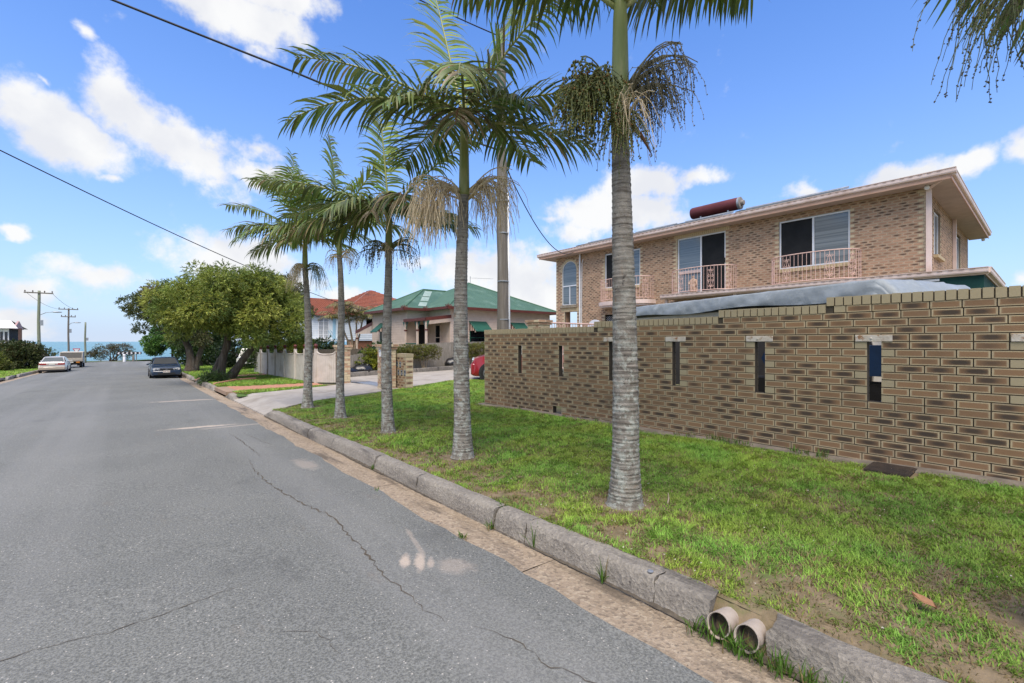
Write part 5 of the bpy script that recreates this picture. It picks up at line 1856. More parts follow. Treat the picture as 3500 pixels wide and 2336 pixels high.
# side verandah on the left
mb = MB()
mb.add([(14.0, 32.9, 2.95), (14.0, 36.2, 2.35), (17, 36.2, 2.35), (17, 32.9, 2.95), (14.0, 32.9, 2.90), (14.0, 36.2, 2.30), (17, 36.2, 2.30), (17, 32.9, 2.90)], [(0, 3, 2, 1), (4, 5, 6, 7)])
vr = mb.build('verandah_roof', GREEN_R, ct)
MB().add([(13.97, 32.9, 2.72), (13.97, 36.2, 2.12), (13.97, 36.2, 2.37), (13.97, 32.9, 2.97), (14.0, 32.9, 2.72), (14.0, 36.2, 2.12), (14.0, 36.2, 2.37), (14.0, 32.9, 2.97)], [(0, 3, 2, 1), (4, 5, 6, 7), (0, 1, 5, 4)]).build('fascia', DARK_RED, vr)
for k in range(26):
    y = 33.0 + k * .12
    zt = 2.72 - (y - 32.9) * .182
    MB().box((13.985, y, min(zt - .02, 2.10)), (13.995, y + .115, zt)).build('gable_slat', BOARD, vr)
p = MB().box((13.95, 35.9, .2), (14.07, 36.02, 2.15), bev=.01).build('porch_post', BOARD, ct)
MB().box((13.92, 35.87, 1.72), (14.10, 36.05, 1.80)).build('collar', DARK_RED, p)
# television aerial
an = thing('roof_aerial', 'thin television aerial on the peak of the green roof', 'aerial', (20.2, 29.0, 5.95))
MB().tube([(20.2, 29.0, 5.95), (20.2, 29.0, 6.55)], .02, 5).build('mast', STEEL, an)
MB().tube([(20.15, 29.0, 6.42), (21.9, 28.3, 6.42)], .014, 5).build('boom', STEEL, an)
for k in range(9):
    q = Vector((20.2 + .2 * k, 29.0 - .08 * k, 6.42))
    MB().tube([q - Vector((.06, .14, 0)), q + Vector((.06, .14, 0))], .006, 4).build('element', STEEL, an)

# ================================================================ white house with orange tiles
TILE = M('orange_roof_tile', (.33, .115, .068), (.235, .08, .05), 7., .8, .3, 12., c3=(.16, .075, .055), s3=1.1)
WB = M('white_weatherboard', (.66, .71, .74), (.60, .66, .70), 3., .6)
BLUE_P = M('pale_blue_paint', (.33, .53, .66), (.28, .47, .60), 3., .55)
wh = thing('white_house', 'raised white weatherboard house with orange tiled roof behind the palms', 'house', (14, 46, -.45))


def tiled(parent, quad, n=14, mat=TILE):
    a, b, c, d = [Vector(q) for q in quad]
    nrm = (b - a).cross(d - a if (d - a).length > .01 else c - a).normalized()
    if nrm.z < 0:
        nrm = -nrm
    V, F = [], []
    for i in range(n):
        f0, f1 = i / n, (i + 1) / n
        la, lb_ = a.lerp(d, f0), b.lerp(c, f0)
        ua, ub = a.lerp(d, f1), b.lerp(c, f1)
        m = max(2, int((lb_ - la).length / .17))
        for j in range(m):
            g0, g1 = j / m, (j + 1) / m
            gm = (g0 + g1) / 2
            k = len(V)
            lo = nrm * .085
            V += [la.lerp(lb_, g0) + lo * .5, la.lerp(lb_, gm) + lo, la.lerp(lb_, g1) + lo * .5, ua.lerp(ub, g1), ua.lerp(ub, gm) + nrm * .02, ua.lerp(ub, g0), la.lerp(lb_, g0), la.lerp(lb_, g1)]
            F += [(k, k + 1, k + 4, k + 5), (k + 1, k + 2, k + 3, k + 4), (k + 6, k + 7, k + 2, k + 1, k)]
    return tag(MB().add(V, F).build('roof_tiles', mat, parent), kind='stuff')


boards(wh, 13.1, 44.6, 15.3, 44.6, 1.7, 4.1, [(.55, 1.55, 1.75, 3.75)], .2, WB)
boards(wh, 13.1, 50.6, 13.1, 44.6, 1.7, 4.1, [], .2, WB)
boards(wh, 15.3, 42.6, 26, 42.6, 1.7, 4.1, [(2.2, 3.8, 2.4, 3.7)], .2, WB)
boards(wh, 15.3, 44.6, 15.3, 42.6, 1.7, 4.1, [], .2, WB)
gb = MB().prism([(44.3, 4.1), (50.9, 4.1), (47.6, 5.75)], 13.1, 13.2, 'x').build('gable', WB, wh)
MB().box((13.2, 44.7, 1.7), (26, 54, 4.05)).build('dark_core', DARK_IN, wh)
tiled(wh, [(12.8, 44.2, 4.06), (17.5, 44.2, 4.06), (17.5, 47.6, 5.85), (12.8, 47.6, 5.85)])
tiled(wh, [(17.5, 51, 4.06), (12.8, 51, 4.06), (12.8, 47.6, 5.85), (17.5, 47.6, 5.85)])
tiled(wh, [(14.9, 42.2, 4.1), (26.4, 42.2, 4.1), (20.4, 48.1, 7.1), (20.2, 48.1, 7.1)], 18)
tiled(wh, [(14.9, 54, 4.1), (14.9, 42.2, 4.1), (20.2, 48.1, 7.1), (20.2, 48.1, 7.1)], 18)
tiled(wh, [(26.4, 42.2, 4.1), (26.4, 54, 4.1), (20.4, 48.1, 7.1), (20.4, 48.1, 7.1)], 18)
mb = MB()
mb.box((12.78, 44.12, 3.95), (14.9, 44.2, 4.1))
mb.box((14.82, 42.14, 3.98), (26.4, 42.2, 4.12))
mb.box((14.84, 42.2, 3.98), (14.9, 44.12, 4.12))
mb.build('gutter', M('red_gutter', (.33, .10, .07)), wh)
MB().tube([(12.78, 44.2, 4.08), (12.78, 47.6, 5.88), (12.78, 51.0, 4.08)], .09, 4).build('barge_board', WHITE, wh)
fd = facing_window(wh, Matrix.Translation((13.65, 44.6, 0)), 1.0, 1.75, 3.75, WHITE, M('curtained_glass', (.40, .42, .44), (.30, .32, .34), 14., .2, stretch=(8, 8, .2)), False)
mb = MB()
mb.box((14.12, 44.53, 1.8), (14.18, 44.6, 3.7))
for zz in (2.15, 2.55, 2.95, 3.35):
    mb.box((13.7, 44.545, zz), (14.6, 44.59, zz + .035))
mb.build('glazing_bar', WHITE, fd)
MB().box((15.0, 44.55, 1.75), (15.29, 44.58, 3.7)).build('door', BLUE_P, wh)
mb = MB()
for k in range(5):
    MB().box((13.0 + k * 2.8, 44.7 - (2 if k > 0 else 0), -.5), (13.5 + k * 2.8, 45.1 - (2 if k > 0 else 0), 1.65)).build('brick_pier', MATS['house_brick'], wh)
MB().box((16.2, 42.8, -.5), (26, 42.9, 1.6)).build('brick_base', M('red_brick_base', (.27, .12, .065), (.20, .085, .05), 12., .85, .3, 30.), wh)
MB().box((12.95, 43.6, 1.5), (15.3, 44.7, 1.68)).build('landing', WHITE, wh)
for k in range(9):
    MB().box((14.3 + .14 * k, 43.0, 1.5 - .2 * k), (14.46 + .14 * k, 43.6, 1.56 - .2 * k)).build('stair_tread', M('blue_grey_tread', (.25, .36, .43)), wh)
for yy in (42.98, 43.62):
    MB().tube([(14.25, yy, 1.55), (15.5, yy, -.25)], .06, 4).build('stringer', BLUE_P, wh)
    MB().tube([(14.25, yy, 2.55), (15.5, yy, .75)], .03, 6).build('handrail', BLUE_P, wh)
    for k in range(8):
        MB().tube([(14.3 + .16 * k, yy, 1.5 - .23 * k), (14.3 + .16 * k, yy, 2.5 - .23 * k)], .014, 4).build('stair_baluster', BLUE_P, wh)
MB().tube([(13.0, 43.65, 2.55), (14.2, 43.65, 2.55)], .02, 5).build('handrail', WHITE, wh)
for k in range(9):
    MB().tube([(13.0 + .15 * k, 43.65, 1.68), (13.0 + .15 * k, 43.65, 2.55)], .01, 4).build('baluster', WHITE, wh)

# ================================================================ house at the far left by the water
lh = thing('seaside_house', 'white-roofed house with pink gable at the far left by the water', 'house', (-11, 71, base(71)))
boards(lh, -16, 69.0, -10.0, 69.0, 1.2, 2.9, [], .3, WB)
MB().box((-16, 69.1, -1), (-10, 76, 2.85)).build('dark_core', DARK_IN, lh)
MB().add([(-16, 68.4, 2.85), (-9.3, 68.4, 2.85), (-10.2, 71.5, 3.75), (-16, 71.5, 3.75), (-9.3, 74.6, 2.85), (-16, 74.6, 2.85)], [(0, 1, 2, 3), (3, 2, 4, 5)]).build('roof', M('white_roof', (.70, .68, .64), (.62, .6, .57), 4., .5), lh)
MB().prism([(68.6, 2.8), (74.4, 2.8), (71.5, 3.7)], -9.75, -9.6, 'x').build('gable', M('pink_shingle', (.50, .33, .31), (.40, .25, .24), 12., .8), lh)
MB().box((-9.3, 68.5, 1.2), (-9.05, 68.75, 2.85)).build('verandah_post', M('brown_post', (.10, .06, .05)), lh)
MB().add([(-16, 67.5, 1.25), (-8.4, 67.5, 1.25), (-7.6, 67.0, -.3), (-16, 67.0, -.3), (-8.4, 75, 1.25), (-7.6, 75, -.3)], [(0, 1, 2, 3), (1, 4, 5, 2)]).build('lower_wall', M('brown_cladding', (.22, .115, .075), (.17, .09, .06), 5., .7), lh)
MB().box((-16, 67.4, 1.22), (-8.3, 68.9, 1.34)).build('deck', M('deck_cream', (.55, .47, .38)), lh)
for (a, b) in ((-10.62, -10.42), (-10.30, -10.10)):
    w_ = MB().box((a - .04, 68.98, 1.46), (b + .04, 69.0, 2.54)).build('window', WHITE, lh)
    MB().box((a, 68.96, 1.5), (b, 68.978, 2.5)).build('pane', GLASS_D, w_)
lh.location.x += .6
# ================================================================ vehicles
def paint(name, c, c2=None):
    return M(name, c, c2 or tuple(q * .9 for q in c), 2., .28, spec=.5, coat=.8)


RIM = M('alloy_rim', (.50, .50, .51), (.42, .42, .43), 6., .3, metal=.85)
LENS = M('headlight_lens', (.62, .62, .60), (.45, .46, .47), 12., .12, spec=.8)
RED_L = M('tail_light_red', (.33, .02, .02), (.25, .015, .015), 8., .2, spec=.7)
AMBER = M('amber_lens', (.65, .25, .04), (.55, .2, .03), 8., .25)
PLASTIC = M('black_trim', (.02, .02, .021), (.03, .03, .03), 12., .6)
PLATE_M = M('number_plate', (.72, .70, .62), (.68, .66, .58), 5., .5)
MAROON_INK = M('plate_ink', (.22, .05, .07))


def wheel(parent, x, y, r, w, rim=RIM, side=1, spokes=6):
    """wheel on a local-x axle; side=+1 outer face towards +x"""
    k = 26
    ty = MB()
    ty.lathe([(r * .62, -w / 2), (r * .93, -w / 2), (r, -w * .3), (r, w * .3), (r * .93, w / 2), (r * .62, w / 2)], (x, y, r), k, axis='x')
    o = ty.build('wheel', BLACK, parent, smooth=True, world=False)
    d = MB()
    s = side * w * .5
    d.lathe([(r * .05, s * .55), (r * .60, s * .60), (r * .635, s * 1.02), (r * .665, s * 1.0)], (x, y, r), k, axis='x')
    d.build('rim', M('rim_shadow', (.06, .06, .065), (.04, .04, .045), 8., .5, metal=.5), o, smooth=True, world=False)
    sp = MB()
    for i in range(spokes):
        a = 2 * pi * i / spokes + .3
        for da in (-.09, .09):
            p0 = (x + s * .95, y + r * .12 * cos(a), r + r * .12 * sin(a))
            p1 = (x + s * .98, y + r * .62 * cos(a + da), r + r * .62 * sin(a + da))
            sp.tube([p0, p1], [r * .055, r * .045], 5)
    sp.lathe([(r * .16, s * .7), (r * .16, s * .98), (r * .05, s * 1.04)], (x, y, r), 14, axis='x')
    sp.lathe([(r * .60, s * .9), (r * .66, s * .96), (r * .62, s * 1.04), (r * .57, s * .98)], (x, y, r), k, axis='x')
    sp.build('spokes', rim, o, smooth=True, world=False)
    return o


def loft(stations, mat, name, parent, closed=False, smooth=True):
    """stations: list of (y, [(x, z)...]) half sections from sill to centreline, mirrored"""
    rows = []
    for (y, half) in stations:
        full = [(-x, z) for x, z in half] + [(x, z) for x, z in reversed(half)]
        rows.append([(x, y, z) for x, z in full])
    mb = MB().grid(rows)
    c = len(rows[0])
    n = len(rows)
    mb.f.append(tuple(range(c)))
    mb.f.append(tuple(range(n * c - 1, (n - 1) * c - 1, -1)))
    mb.m += [0, 0]
    return mb.build(name, mat, parent, smooth=smooth, world=False)


def car(label, loc, rz, body, P_, group='cars parked along the street', plate=None, lower=None, trunk=True):
    """saloon or hatch; local +y is the nose.  P_: L, W, H, belt, hood, wheel r, roof front/rear, etc."""
    L, Wd, H = P_['L'], P_['W'], P_['H']
    belt, hood, deck = P_['belt'], P_['hood'], P_['deck']
    r = P_['r']
    t = thing('parked_car', label, 'car', loc, rz, group)
    hw = Wd / 2
    f, b = L / 2, -L / 2
    fw_, rw_ = f - P_['fo'], b + P_['ro']

    def sec(y, w, zl, zm, zt, crown=.03):
        return (y, [(w * .93, zl), (w, zl + .10), (w, zm - .12), (w * .985, zm), (w * .93, zt), (w * .55, zt + crown), (.0001, zt + crown * 1.3)])
    st = [sec(b, hw * .86, .34, .58, deck - .10, .0), sec(b + .06, hw * .94, .26, .62, deck - .03), sec(b + .35, hw * .985, .24, .66, deck), sec(P_['rb'], hw, .22, .70, belt - .01),
          sec(P_['rr'], hw, .20, .72, belt), sec(0, hw, .20, .72, belt), sec(P_['rf'], hw, .20, .72, belt), sec(P_['wf'], hw, .20, .70, belt - .02), sec(fw_, hw, .22, .68, hood + .02),
          sec(f - .38, hw * .975, .22, .64, hood - .04), sec(f - .12, hw * .93, .22, .58, hood - .11, .02), sec(f - .02, hw * .84, .24, .50, hood - .17, .0), sec(f, hw * .74, .30, .46, hood - .22, .0)]
    loft(st, body, 'body', t)
    # cabin
    cw = hw * .90
    tw = hw * .70

    def cab(y, w, zt):
        return (y, [(cw, belt - .06), (cw * .995, belt + .01), (w, zt - .03), (w * .9, zt), (.0001, zt + .015)])
    rz_ = H - .02
    loft([cab(P_['rb'], cw * .93, belt + .03), cab(P_['rr'], tw, rz_ - .03), cab((P_['rr'] + P_['rf']) / 2, tw, rz_), cab(P_['rf'], tw, rz_ - .03), cab(P_['wf'], cw * .94, belt + .02)], body, 'cabin', t)
    # glass: panels a few mm proud of the cabin shell

    def panel(nm, pts, m, off=(0, 0, 0)):
        return MB().add([(p[0] + off[0], p[1] + off[1], p[2] + off[2]) for p in pts], [tuple(range(len(pts)))]).build(nm, m, t, world=False)
    lo_f = P_['wf'] - .03
    panel('windscreen', [(-cw * .88, lo_f - .02, belt + .05), (cw * .88, lo_f - .02, belt + .05), (tw * .90, P_['rf'] + .05, rz_ - .065), (-tw * .90, P_['rf'] + .05, rz_ - .065)], GLASS_D, (0, .022, .020))
    panel('rear_window', [(cw * .86, P_['rb'] + .05, belt + .07), (-cw * .86, P_['rb'] + .05, belt + .07), (-tw * .88, P_['rr'] - .05, rz_ - .075), (tw * .88, P_['rr'] - .05, rz_ - .075)], GLASS, (0, -.022, .020))
    for sg in (-1, 1):
        ym = (P_['rr'] + P_['rf']) / 2 - .05
        for (y0, y1, y2, y3) in ((P_['rb'] + .22, ym - .04, ym - .04, P_['rr'] + .02), (ym + .04, P_['wf'] - .20, P_['rf'] - .02, ym + .04)):
            xa, xb = cw * 1.003, tw * 1.02
            panel('side_window', [(sg * xa, y0, belt + .04), (sg * xa, y1, belt + .04), (sg * xb, y2, rz_ - .07), (sg * xb, y3, rz_ - .07)][::sg], GLASS_D, (sg * .012, 0, .006))
        for yw in (fw_, rw_):
            MB().lathe([(r * .2, sg * .0), (r * 1.16, sg * .0), (r * 1.16, sg * .012), (r * .2, sg * .012)], (sg * (hw - .006), yw, r + .01), 24, axis='x').build('wheel_arch', PLASTIC, t, world=False)
            wheel(t, sg * (hw - .075), yw, r, .19, side=sg)
        m_ = MB()
        m_.lathe([(.02, -.09), (.075, -.08), (.08, .05), (.03, .075)], (sg * (hw + .085), P_['wf'] - .32, belt + .06), 10, axis='y', sy=.75)
        m_.tube([(sg * (hw - .08), P_['wf'] - .30, belt + .03), (sg * (hw + .05), P_['wf'] - .31, belt + .05)], .02, 5)
        m_.build('mirror', P_.get('mirror', body), t, smooth=True, world=False)
        MB().box((sg * hw - .012, -.2, .76), (sg * hw + .014, -.04, .79)).build('door_handle', PLASTIC, t, world=False)
        hl = MB()
        hx = hw * .60
        hl.prism([(hx - .20, hood - .29), (hx + .17, hood - .27), (hx + .22, hood - .16), (hx + .10, hood - .12), (hx - .19, hood - .155)], f - .14, f - .005, 'y')
        if sg < 0:
            hl.v = [(-p[0], p[1], p[2]) for p in hl.v]
        h_ = hl.build('headlight', LENS, t, world=False)
        for q in (-.09, .06):
            MB().lathe([(.01, f - .03), (.045, f - .012), (.05, f + .001), (.04, f + .004)], (sg * (hx + q), 0, hood - .215), 12, axis='y').build('bulb', CHROME, h_, smooth=True, world=False)
        tl = MB().box((hw * .40, b - .012, deck - .245), (hw * .90, b + .06, deck - .125), bev=.01)
        if sg < 0:
            tl.v = [(-p[0], p[1], p[2]) for p in tl.v]
        tl.build('tail_light', RED_L, t, world=False)
    MB().box((-hw * .40, f - .05, hood - .275), (hw * .40, f + .008, hood - .165), bev=.01).build('grille', PLASTIC, t, world=False)
    MB().box((-hw * .42, f - .04, hood - .165), (hw * .42, f + .012, hood - .145)).build('grille_trim', CHROME, t, world=False)
    MB().box((-.06, f - .03, hood - .235), (.06, f + .016, hood - .205), bev=.008).build('badge', CHROME, t, world=False)
    mbm = P_.get('bumper', body)
    MB().box((-hw * .88, f - .18, .26), (hw * .88, f + .045, hood - .31), bev=.04).build('front_bumper', mbm, t, smooth=True, world=False)
    MB().box((-hw * .55, f + .03, .29), (hw * .55, f + .048, .40)).build('air_dam', PLASTIC, t, world=False)
    MB().box((-hw * .92, b - .07, .30), (hw * .92, b + .16, .56), bev=.04).build('rear_bumper', lower or mbm, t, smooth=True, world=False)
    MB().box((-hw * .80, b - .03, .20), (hw * .80, b + .2, .30)).build('rear_valance', PLASTIC, t, world=False)
    if plate:
        pl = MB().box((-.187, f + .046, .42), (.187, f + .056, .555)).build('number_plate', PLATE_M, t, world=False)
        lettering(plate, .115, pl, (0, f + .058, .487), (pi / 2, 0, pi), MAROON_INK)
    MB().box((-.187, b - .045, deck - .25), (.187, b - .012, deck - .13)).build('number_plate', PLATE_M, t, world=False)
    MB().box((-hw * .85, b + .3, .15), (hw * .85, f - .3, .24)).build('underbody', BLACK, t, world=False)
    sw = MB()
    for sg in (-.36, .36):
        sw.box((sg - .2, -.15, belt - .1), (sg + .2, -.02, belt + .22), bev=.05)
        sw.box((sg - .11, -.14, belt + .22), (sg + .11, -.04, belt + .36), bev=.03)
    sw.build('seats', PLASTIC, t, world=False)
    return t


NAVY = paint('navy_car_paint', (.010, .028, .060), (.008, .022, .05))
nv = car('dark navy hatchback parked on the right facing the camera', (1.50, 31.3, base(31.3) + .005), pi, NAVY,
    dict(L=4.2, W=1.67, H=1.39, belt=.88, hood=.84, deck=.94, r=.285, rf=.55, rr=-1.05, wf=1.15, rb=-1.75, fo=.82, ro=.82, bumper=NAVY), plate='529 FRS')
GOLD = paint('champagne_paint', (.62, .585, .53), (.58, .545, .49))
GOLD_L = paint('champagne_lower', (.42, .35, .27), (.38, .31, .24))
gs = car('champagne sedan parked on the left seen from behind', (-3.95, 45.2, base(45.2) + .005), 0, GOLD,
         dict(L=4.75, W=1.78, H=1.42, belt=.92, hood=.86, deck=.99, r=.30, rf=.45, rr=-1.0, wf=1.25, rb=-1.75, fo=.9, ro=1.05, bumper=GOLD), lower=GOLD_L)
gs_l = wloc(gs)
MB().box((-.72, -2.40, .725), (.72, -2.378, .765)).build('light_strip', RED_L, gs, world=False)
REDP = paint('crimson_paint', (.30, .010, .020), (.26, .008, .016))
car('crimson car nosing out behind the end of the boundary wall', (12.50, 13.95, base(14.3) + .13), radians(54), REDP,
    dict(L=4.4, W=1.80, H=1.50, belt=1.0, hood=1.02, deck=1.02, r=.345, rf=.5, rr=-1.2, wf=1.25, rb=-1.9, fo=.66, ro=.8, bumper=REDP))


def ute(label, loc, rz, cabm, tray_h, cage=True):
    t = thing('tray_truck', label, 'truck', loc, rz, 'utility trucks parked by the verge')
    hw = .86
    loft([(.35, [(hw, .5), (hw, .9), (hw * .98, 1.02), (.0001, 1.04)]), (1.7, [(hw, .5), (hw, .9), (hw * .97, 1.02), (.0001, 1.06)]), (2.45, [(hw * .95, .5), (hw * .95, .85), (hw * .9, .95), (.0001, .98)])], cabm, 'body', t)
    loft([(.38, [(hw * .95, 1.0), (hw * .78, 1.66), (hw * .6, 1.70), (.0001, 1.72)]), (1.25, [(hw * .95, 1.0), (hw * .78, 1.66), (hw * .6, 1.70), (.0001, 1.72)]), (1.75, [(hw * .95, 1.0), (hw * .93, 1.05), (hw * .7, 1.07), (.0001, 1.08)])], cabm, 'cabin', t)
    MB().add([(-.62, .375, 1.12), (.62, .375, 1.12), (.55, .375, 1.60), (-.55, .375, 1.60)], [(0, 1, 2, 3)]).build('rear_window', GLASS_D, t, world=False)
    MB().add([(-.74, 1.74, 1.10), (.74, 1.74, 1.10), (.60, 1.29, 1.64), (-.60, 1.29, 1.64)], [(0, 1, 2, 3)]).build('windscreen', GLASS_D, t, world=False)
    TR = M('tray_alloy', (.50, .45, .37), (.42, .37, .30), 5., .5)
    MB().box((-.92, -2.45, .78), (.92, .30, .90)).build('tray_floor', TR, t, world=False)
    for sg in (-1, 1):
        MB().box((sg * .90 - .02, -2.45, .90), (sg * .90 + .02, .30, .90 + tray_h)).build('tray_side', TR, t, world=False)
        MB().box((sg * .55 - .14, -2.48, .60), (sg * .55 + .14, -2.44, .74)).build('tail_light', AMBER if sg > 0 else RED_L, t, world=False)
        MB().box((sg * .62 - .16, -2.30, .28), (sg * .62 + .16, -2.27, .76)).build('mud_flap', BLACK, t, world=False)
        for yw in (-1.55, 1.62):
            wheel(t, sg * .74, yw, .36, .22, rim=STEEL, side=sg, spokes=5)
        MB().box((sg * (hw + .10) - .08, 1.45, 1.06), (sg * (hw + .10) + .08, 1.52, 1.26), bev=.02).build('mirror', PLASTIC, t, world=False)
    MB().box((-.90, -2.47, .90), (.90, -2.43, .90 + tray_h)).build('tailgate', TR, t, world=False)
    MB().box((-.187, -2.50, .62), (.187, -2.47, .74)).build('number_plate', PLATE_M, t, world=False)
    MB().box((-.40, -2.40, .40), (.40, 2.2, .62)).build('chassis', DARK_IN, t, world=False)
    MB().lathe([(.02, -2.62), (.045, -2.58), (.03, -2.5)], (0, 0, .52), 10, axis='y').build('tow_ball', CHROME, t, world=False)
    if cage:
        fr = MB()
        for (x0, x1, z0, z1) in ((-.88, -.80, 1.12, 1.74), (.80, .88, 1.12, 1.74), (-.88, .88, 1.72, 1.78)):
            pass
        prof = [(-2.42, 1.10), (-2.05, 1.74), (.25, 1.78), (.25, 1.10)]
        for sg in (-1, 1):
            fr.tube([(sg * .88, y, z) for y, z in prof], .03, 4)
        for (y, z) in prof:
            fr.tube([(-.88, y, z), (.88, y, z)], .03, 4)
        fr.build('canopy_frame', TR, t, world=False)
        MB().add([(-.86, -2.40, 1.14), (.86, -2.40, 1.14), (.86, -2.06, 1.71), (-.86, -2.06, 1.71)], [(0, 1, 2, 3)]).build('mesh_screen', M('wire_mesh_screen', (.10, .095, .085), (.07, .065, .06), 60., .8), t, world=False)
        MB().add([(-.9, -2.06, 1.76), (.9, -2.06, 1.76), (.9, .27, 1.80), (-.9, .27, 1.80)], [(0, 1, 2, 3)]).build('canopy_roof', M('canopy_cream', (.55, .52, .46)), t, world=False)
        for sg in (-1, 1):
            MB().add([(sg * .89, -2.38, 1.14), (sg * .89, -2.06, 1.72), (sg * .89, .25, 1.76), (sg * .89, .25, 1.14)], [(0, 1, 2, 3)]).build('canopy_side', M('canopy_side_grey', (.36, .36, .36)), t, world=False)
    return t


WHITE_P = paint('white_car_paint', (.68, .68, .66))
ut = ute('tray truck with caged canopy parked in front of the champagne sedan', (-3.75, 55.6, base(55.6) + .005), 0, WHITE_P, .22)
fw4 = ute('pale utility truck parked in the yard behind the tree trunks', (6.6, 35.4, base(35) + .16), radians(160), WHITE_P, .40, False)

fw4.scale = (.82,) * 3
gs.scale = (.78,) * 3
nv.scale = (.80,) * 3
ut.scale = (.78,) * 3
# ================================================================ poles, wires, signs
POLE = M('weathered_pole', (.20, .18, .155), (.145, .13, .11), 6., .9, .45, 40., stretch=(5, 5, .25), c3=(.26, .24, .215), s3=1.5)
POLE_G = M('green_treated_pole', (.25, .27, .19), (.18, .20, .14), 6., .9, .4, 40., stretch=(5, 5, .3))
up_ = thing('utility_pole', 'tall grey timber power pole rising behind the boundary wall', 'power pole', (7.18, 8.85, verge(7.2, 8.8)), group='timber power poles')
zg = verge(7.2, 8.8)
n = 26
MB().tube([(7.18 - .06 * k / n + .012 * sin(k * .9), 8.85 + .05 * k / n, zg + (9.25 - zg) * k / n) for k in range(n + 1)], [.152 - .04 * k / n + .005 * sin(k * 1.7) for k in range(n + 1)], 18).build('shaft', POLE, up_, smooth='all')
MB().tube([(7.30, 8.74, zg), (7.25, 8.77, 5.2)], .026, 8).build('cable_conduit', FRAME_W, up_, smooth='all')
for zz in (1.2, 2.05, 3.0, 4.2, 5.0):
    MB().lathe([(.150 - .004 * zz, -.012), (.158 - .004 * zz, -.012), (.158 - .004 * zz, .012), (.150 - .004 * zz, .012)], (7.18 - .006 * zz, 8.85, zz), 16).build('strap', STEEL, up_)
for k in range(8):
    zz = 5.4 + k * .5
    MB().tube([(7.22, 8.76, zz), (7.30, 8.68, zz)], .012, 5).build('step_bolt', STEEL, up_)
MB().tube([(7.0, 8.80, 6.3), (7.05, 8.82, 6.32), (7.1, 8.84, 6.3)], .03, 6).build('wire_clamp', STEEL, up_)


def tpole(label, x, y, h, r, mat, arms, lamp=None):
    z0 = base(y)
    t = thing('utility_pole', label, 'power pole', (x, y, z0), group='timber power poles')
    MB().tube([(x + .018 * sin(k * .8), y, z0 + h * k / 10) for k in range(11)], [r * (1 - .25 * k / 10) for k in range(11)], 12).build('shaft', mat, t, smooth='all')
    for (z, w, tilt) in arms:
        a = MB().box((x - w / 2, y - .14, z0 + z - .05), (x + w / 2, y - .05, z0 + z + .05)).build('crossarm', POLE, t)
        for q in (-.46, -.2, .2, .46):
            MB().lathe([(.02, 0), (.035, .05), (.05, .08), (.04, .13), (.02, .16)], (x + w * q, y - .1, z0 + z + .05), 8).build('insulator', M('insulator_brown', (.10, .07, .06)), a)
    if lamp:
        z, L = lamp
        MB().tube([(x, y, z0 + z), (x + L * .5, y - .3, z0 + z + .25), (x + L, y - .6, z0 + z + .3)], .025, 6).build('lamp_arm', STEEL, t)
        MB().lathe([(.03, -.1), (.11, 0), (.13, .25), (.08, .5), (.02, .55)], (x + L, y - .6, z0 + z + .3), 10, axis='x', sx=1., sy=.5).build('lamp_head', STEEL, t, smooth='all')
    MB().box((x + .08, y - .22, z0 + h * .55), (x + .28, y - .08, z0 + h * .62)).build('junction_box', STEEL, t)
    return t


tpole('greenish timber power pole with crossarm and street lamp above the left bushes', -6.0, 57, 6.75, .125, POLE_G, [(6.55, 1.8, 0)], (4.6, .95))
tpole('thin brown power pole with two crossarms beside the tray truck', -5.6, 77, 6.65, .105, POLE, [(6.5, 1.75, 0), (5.6, 1.3, 0)], (4.6, .6))
tpole('short bare timber post standing right of the tray truck', -3.95, 74, 4.85, .105, POLE_G, [])
tpole('small distant power pole between the left house and the greenish pole', -11.6, 79, 3.6, .08, POLE, [(2.6, .9, 0)])


def wire(label, pts, r, sag):
    P_ = [Vector(p) for p in pts]
    path = []
    for a, b in zip(P_[:-1], P_[1:]):
        for k in range(20):
            f = k / 20
            q = a.lerp(b, f)
            q.z -= sag * 4 * f * (1 - f)
            path.append(q)
    path.append(P_[-1])
    o = MB().tube(path, r, 6).build('power_line', M('black_cable', (.015, .016, .02), (.03, .03, .035), 4., .6), smooth='all')
    return tag(o, label, 'power line', 'overhead power lines')


wire('thick black service cable running from the top left to the pole behind the wall', [(-8, 12.6, 9.1), (2.56, 10.0, 7.02), (7.05, 8.85, 6.25)], .020, .05)
wire('black service cable dropping from the pole to the brick house corner', [(7.05, 8.85, 6.2), (17.5, 15.9, 6.10)], .016, .9)
wire('thin black cable crossing the left sky down to the green-roofed cottage', [(-12, 9.4, 8.4), (-2.6, 17.9, 6.55), (13.6, 33.2, 3.75)], .016, .35)
wire('high cable behind the palm crown reaching the pole top', [(7.1, 8.86, 9.1), (3.5, 9.6, 9.5), (-8, 12, 10.6)], .014, .05)
wire('faint power line far away over the left verge', [(-6.8, 57, base(57) + 6.6), (-6.4, 77, base(77) + 6.5)], .012, .3)
wire('faint power line far away over the road edge', [(-5.2, 57, base(57) + 6.6), (-4.8, 77, base(77) + 6.5)], .012, .3)

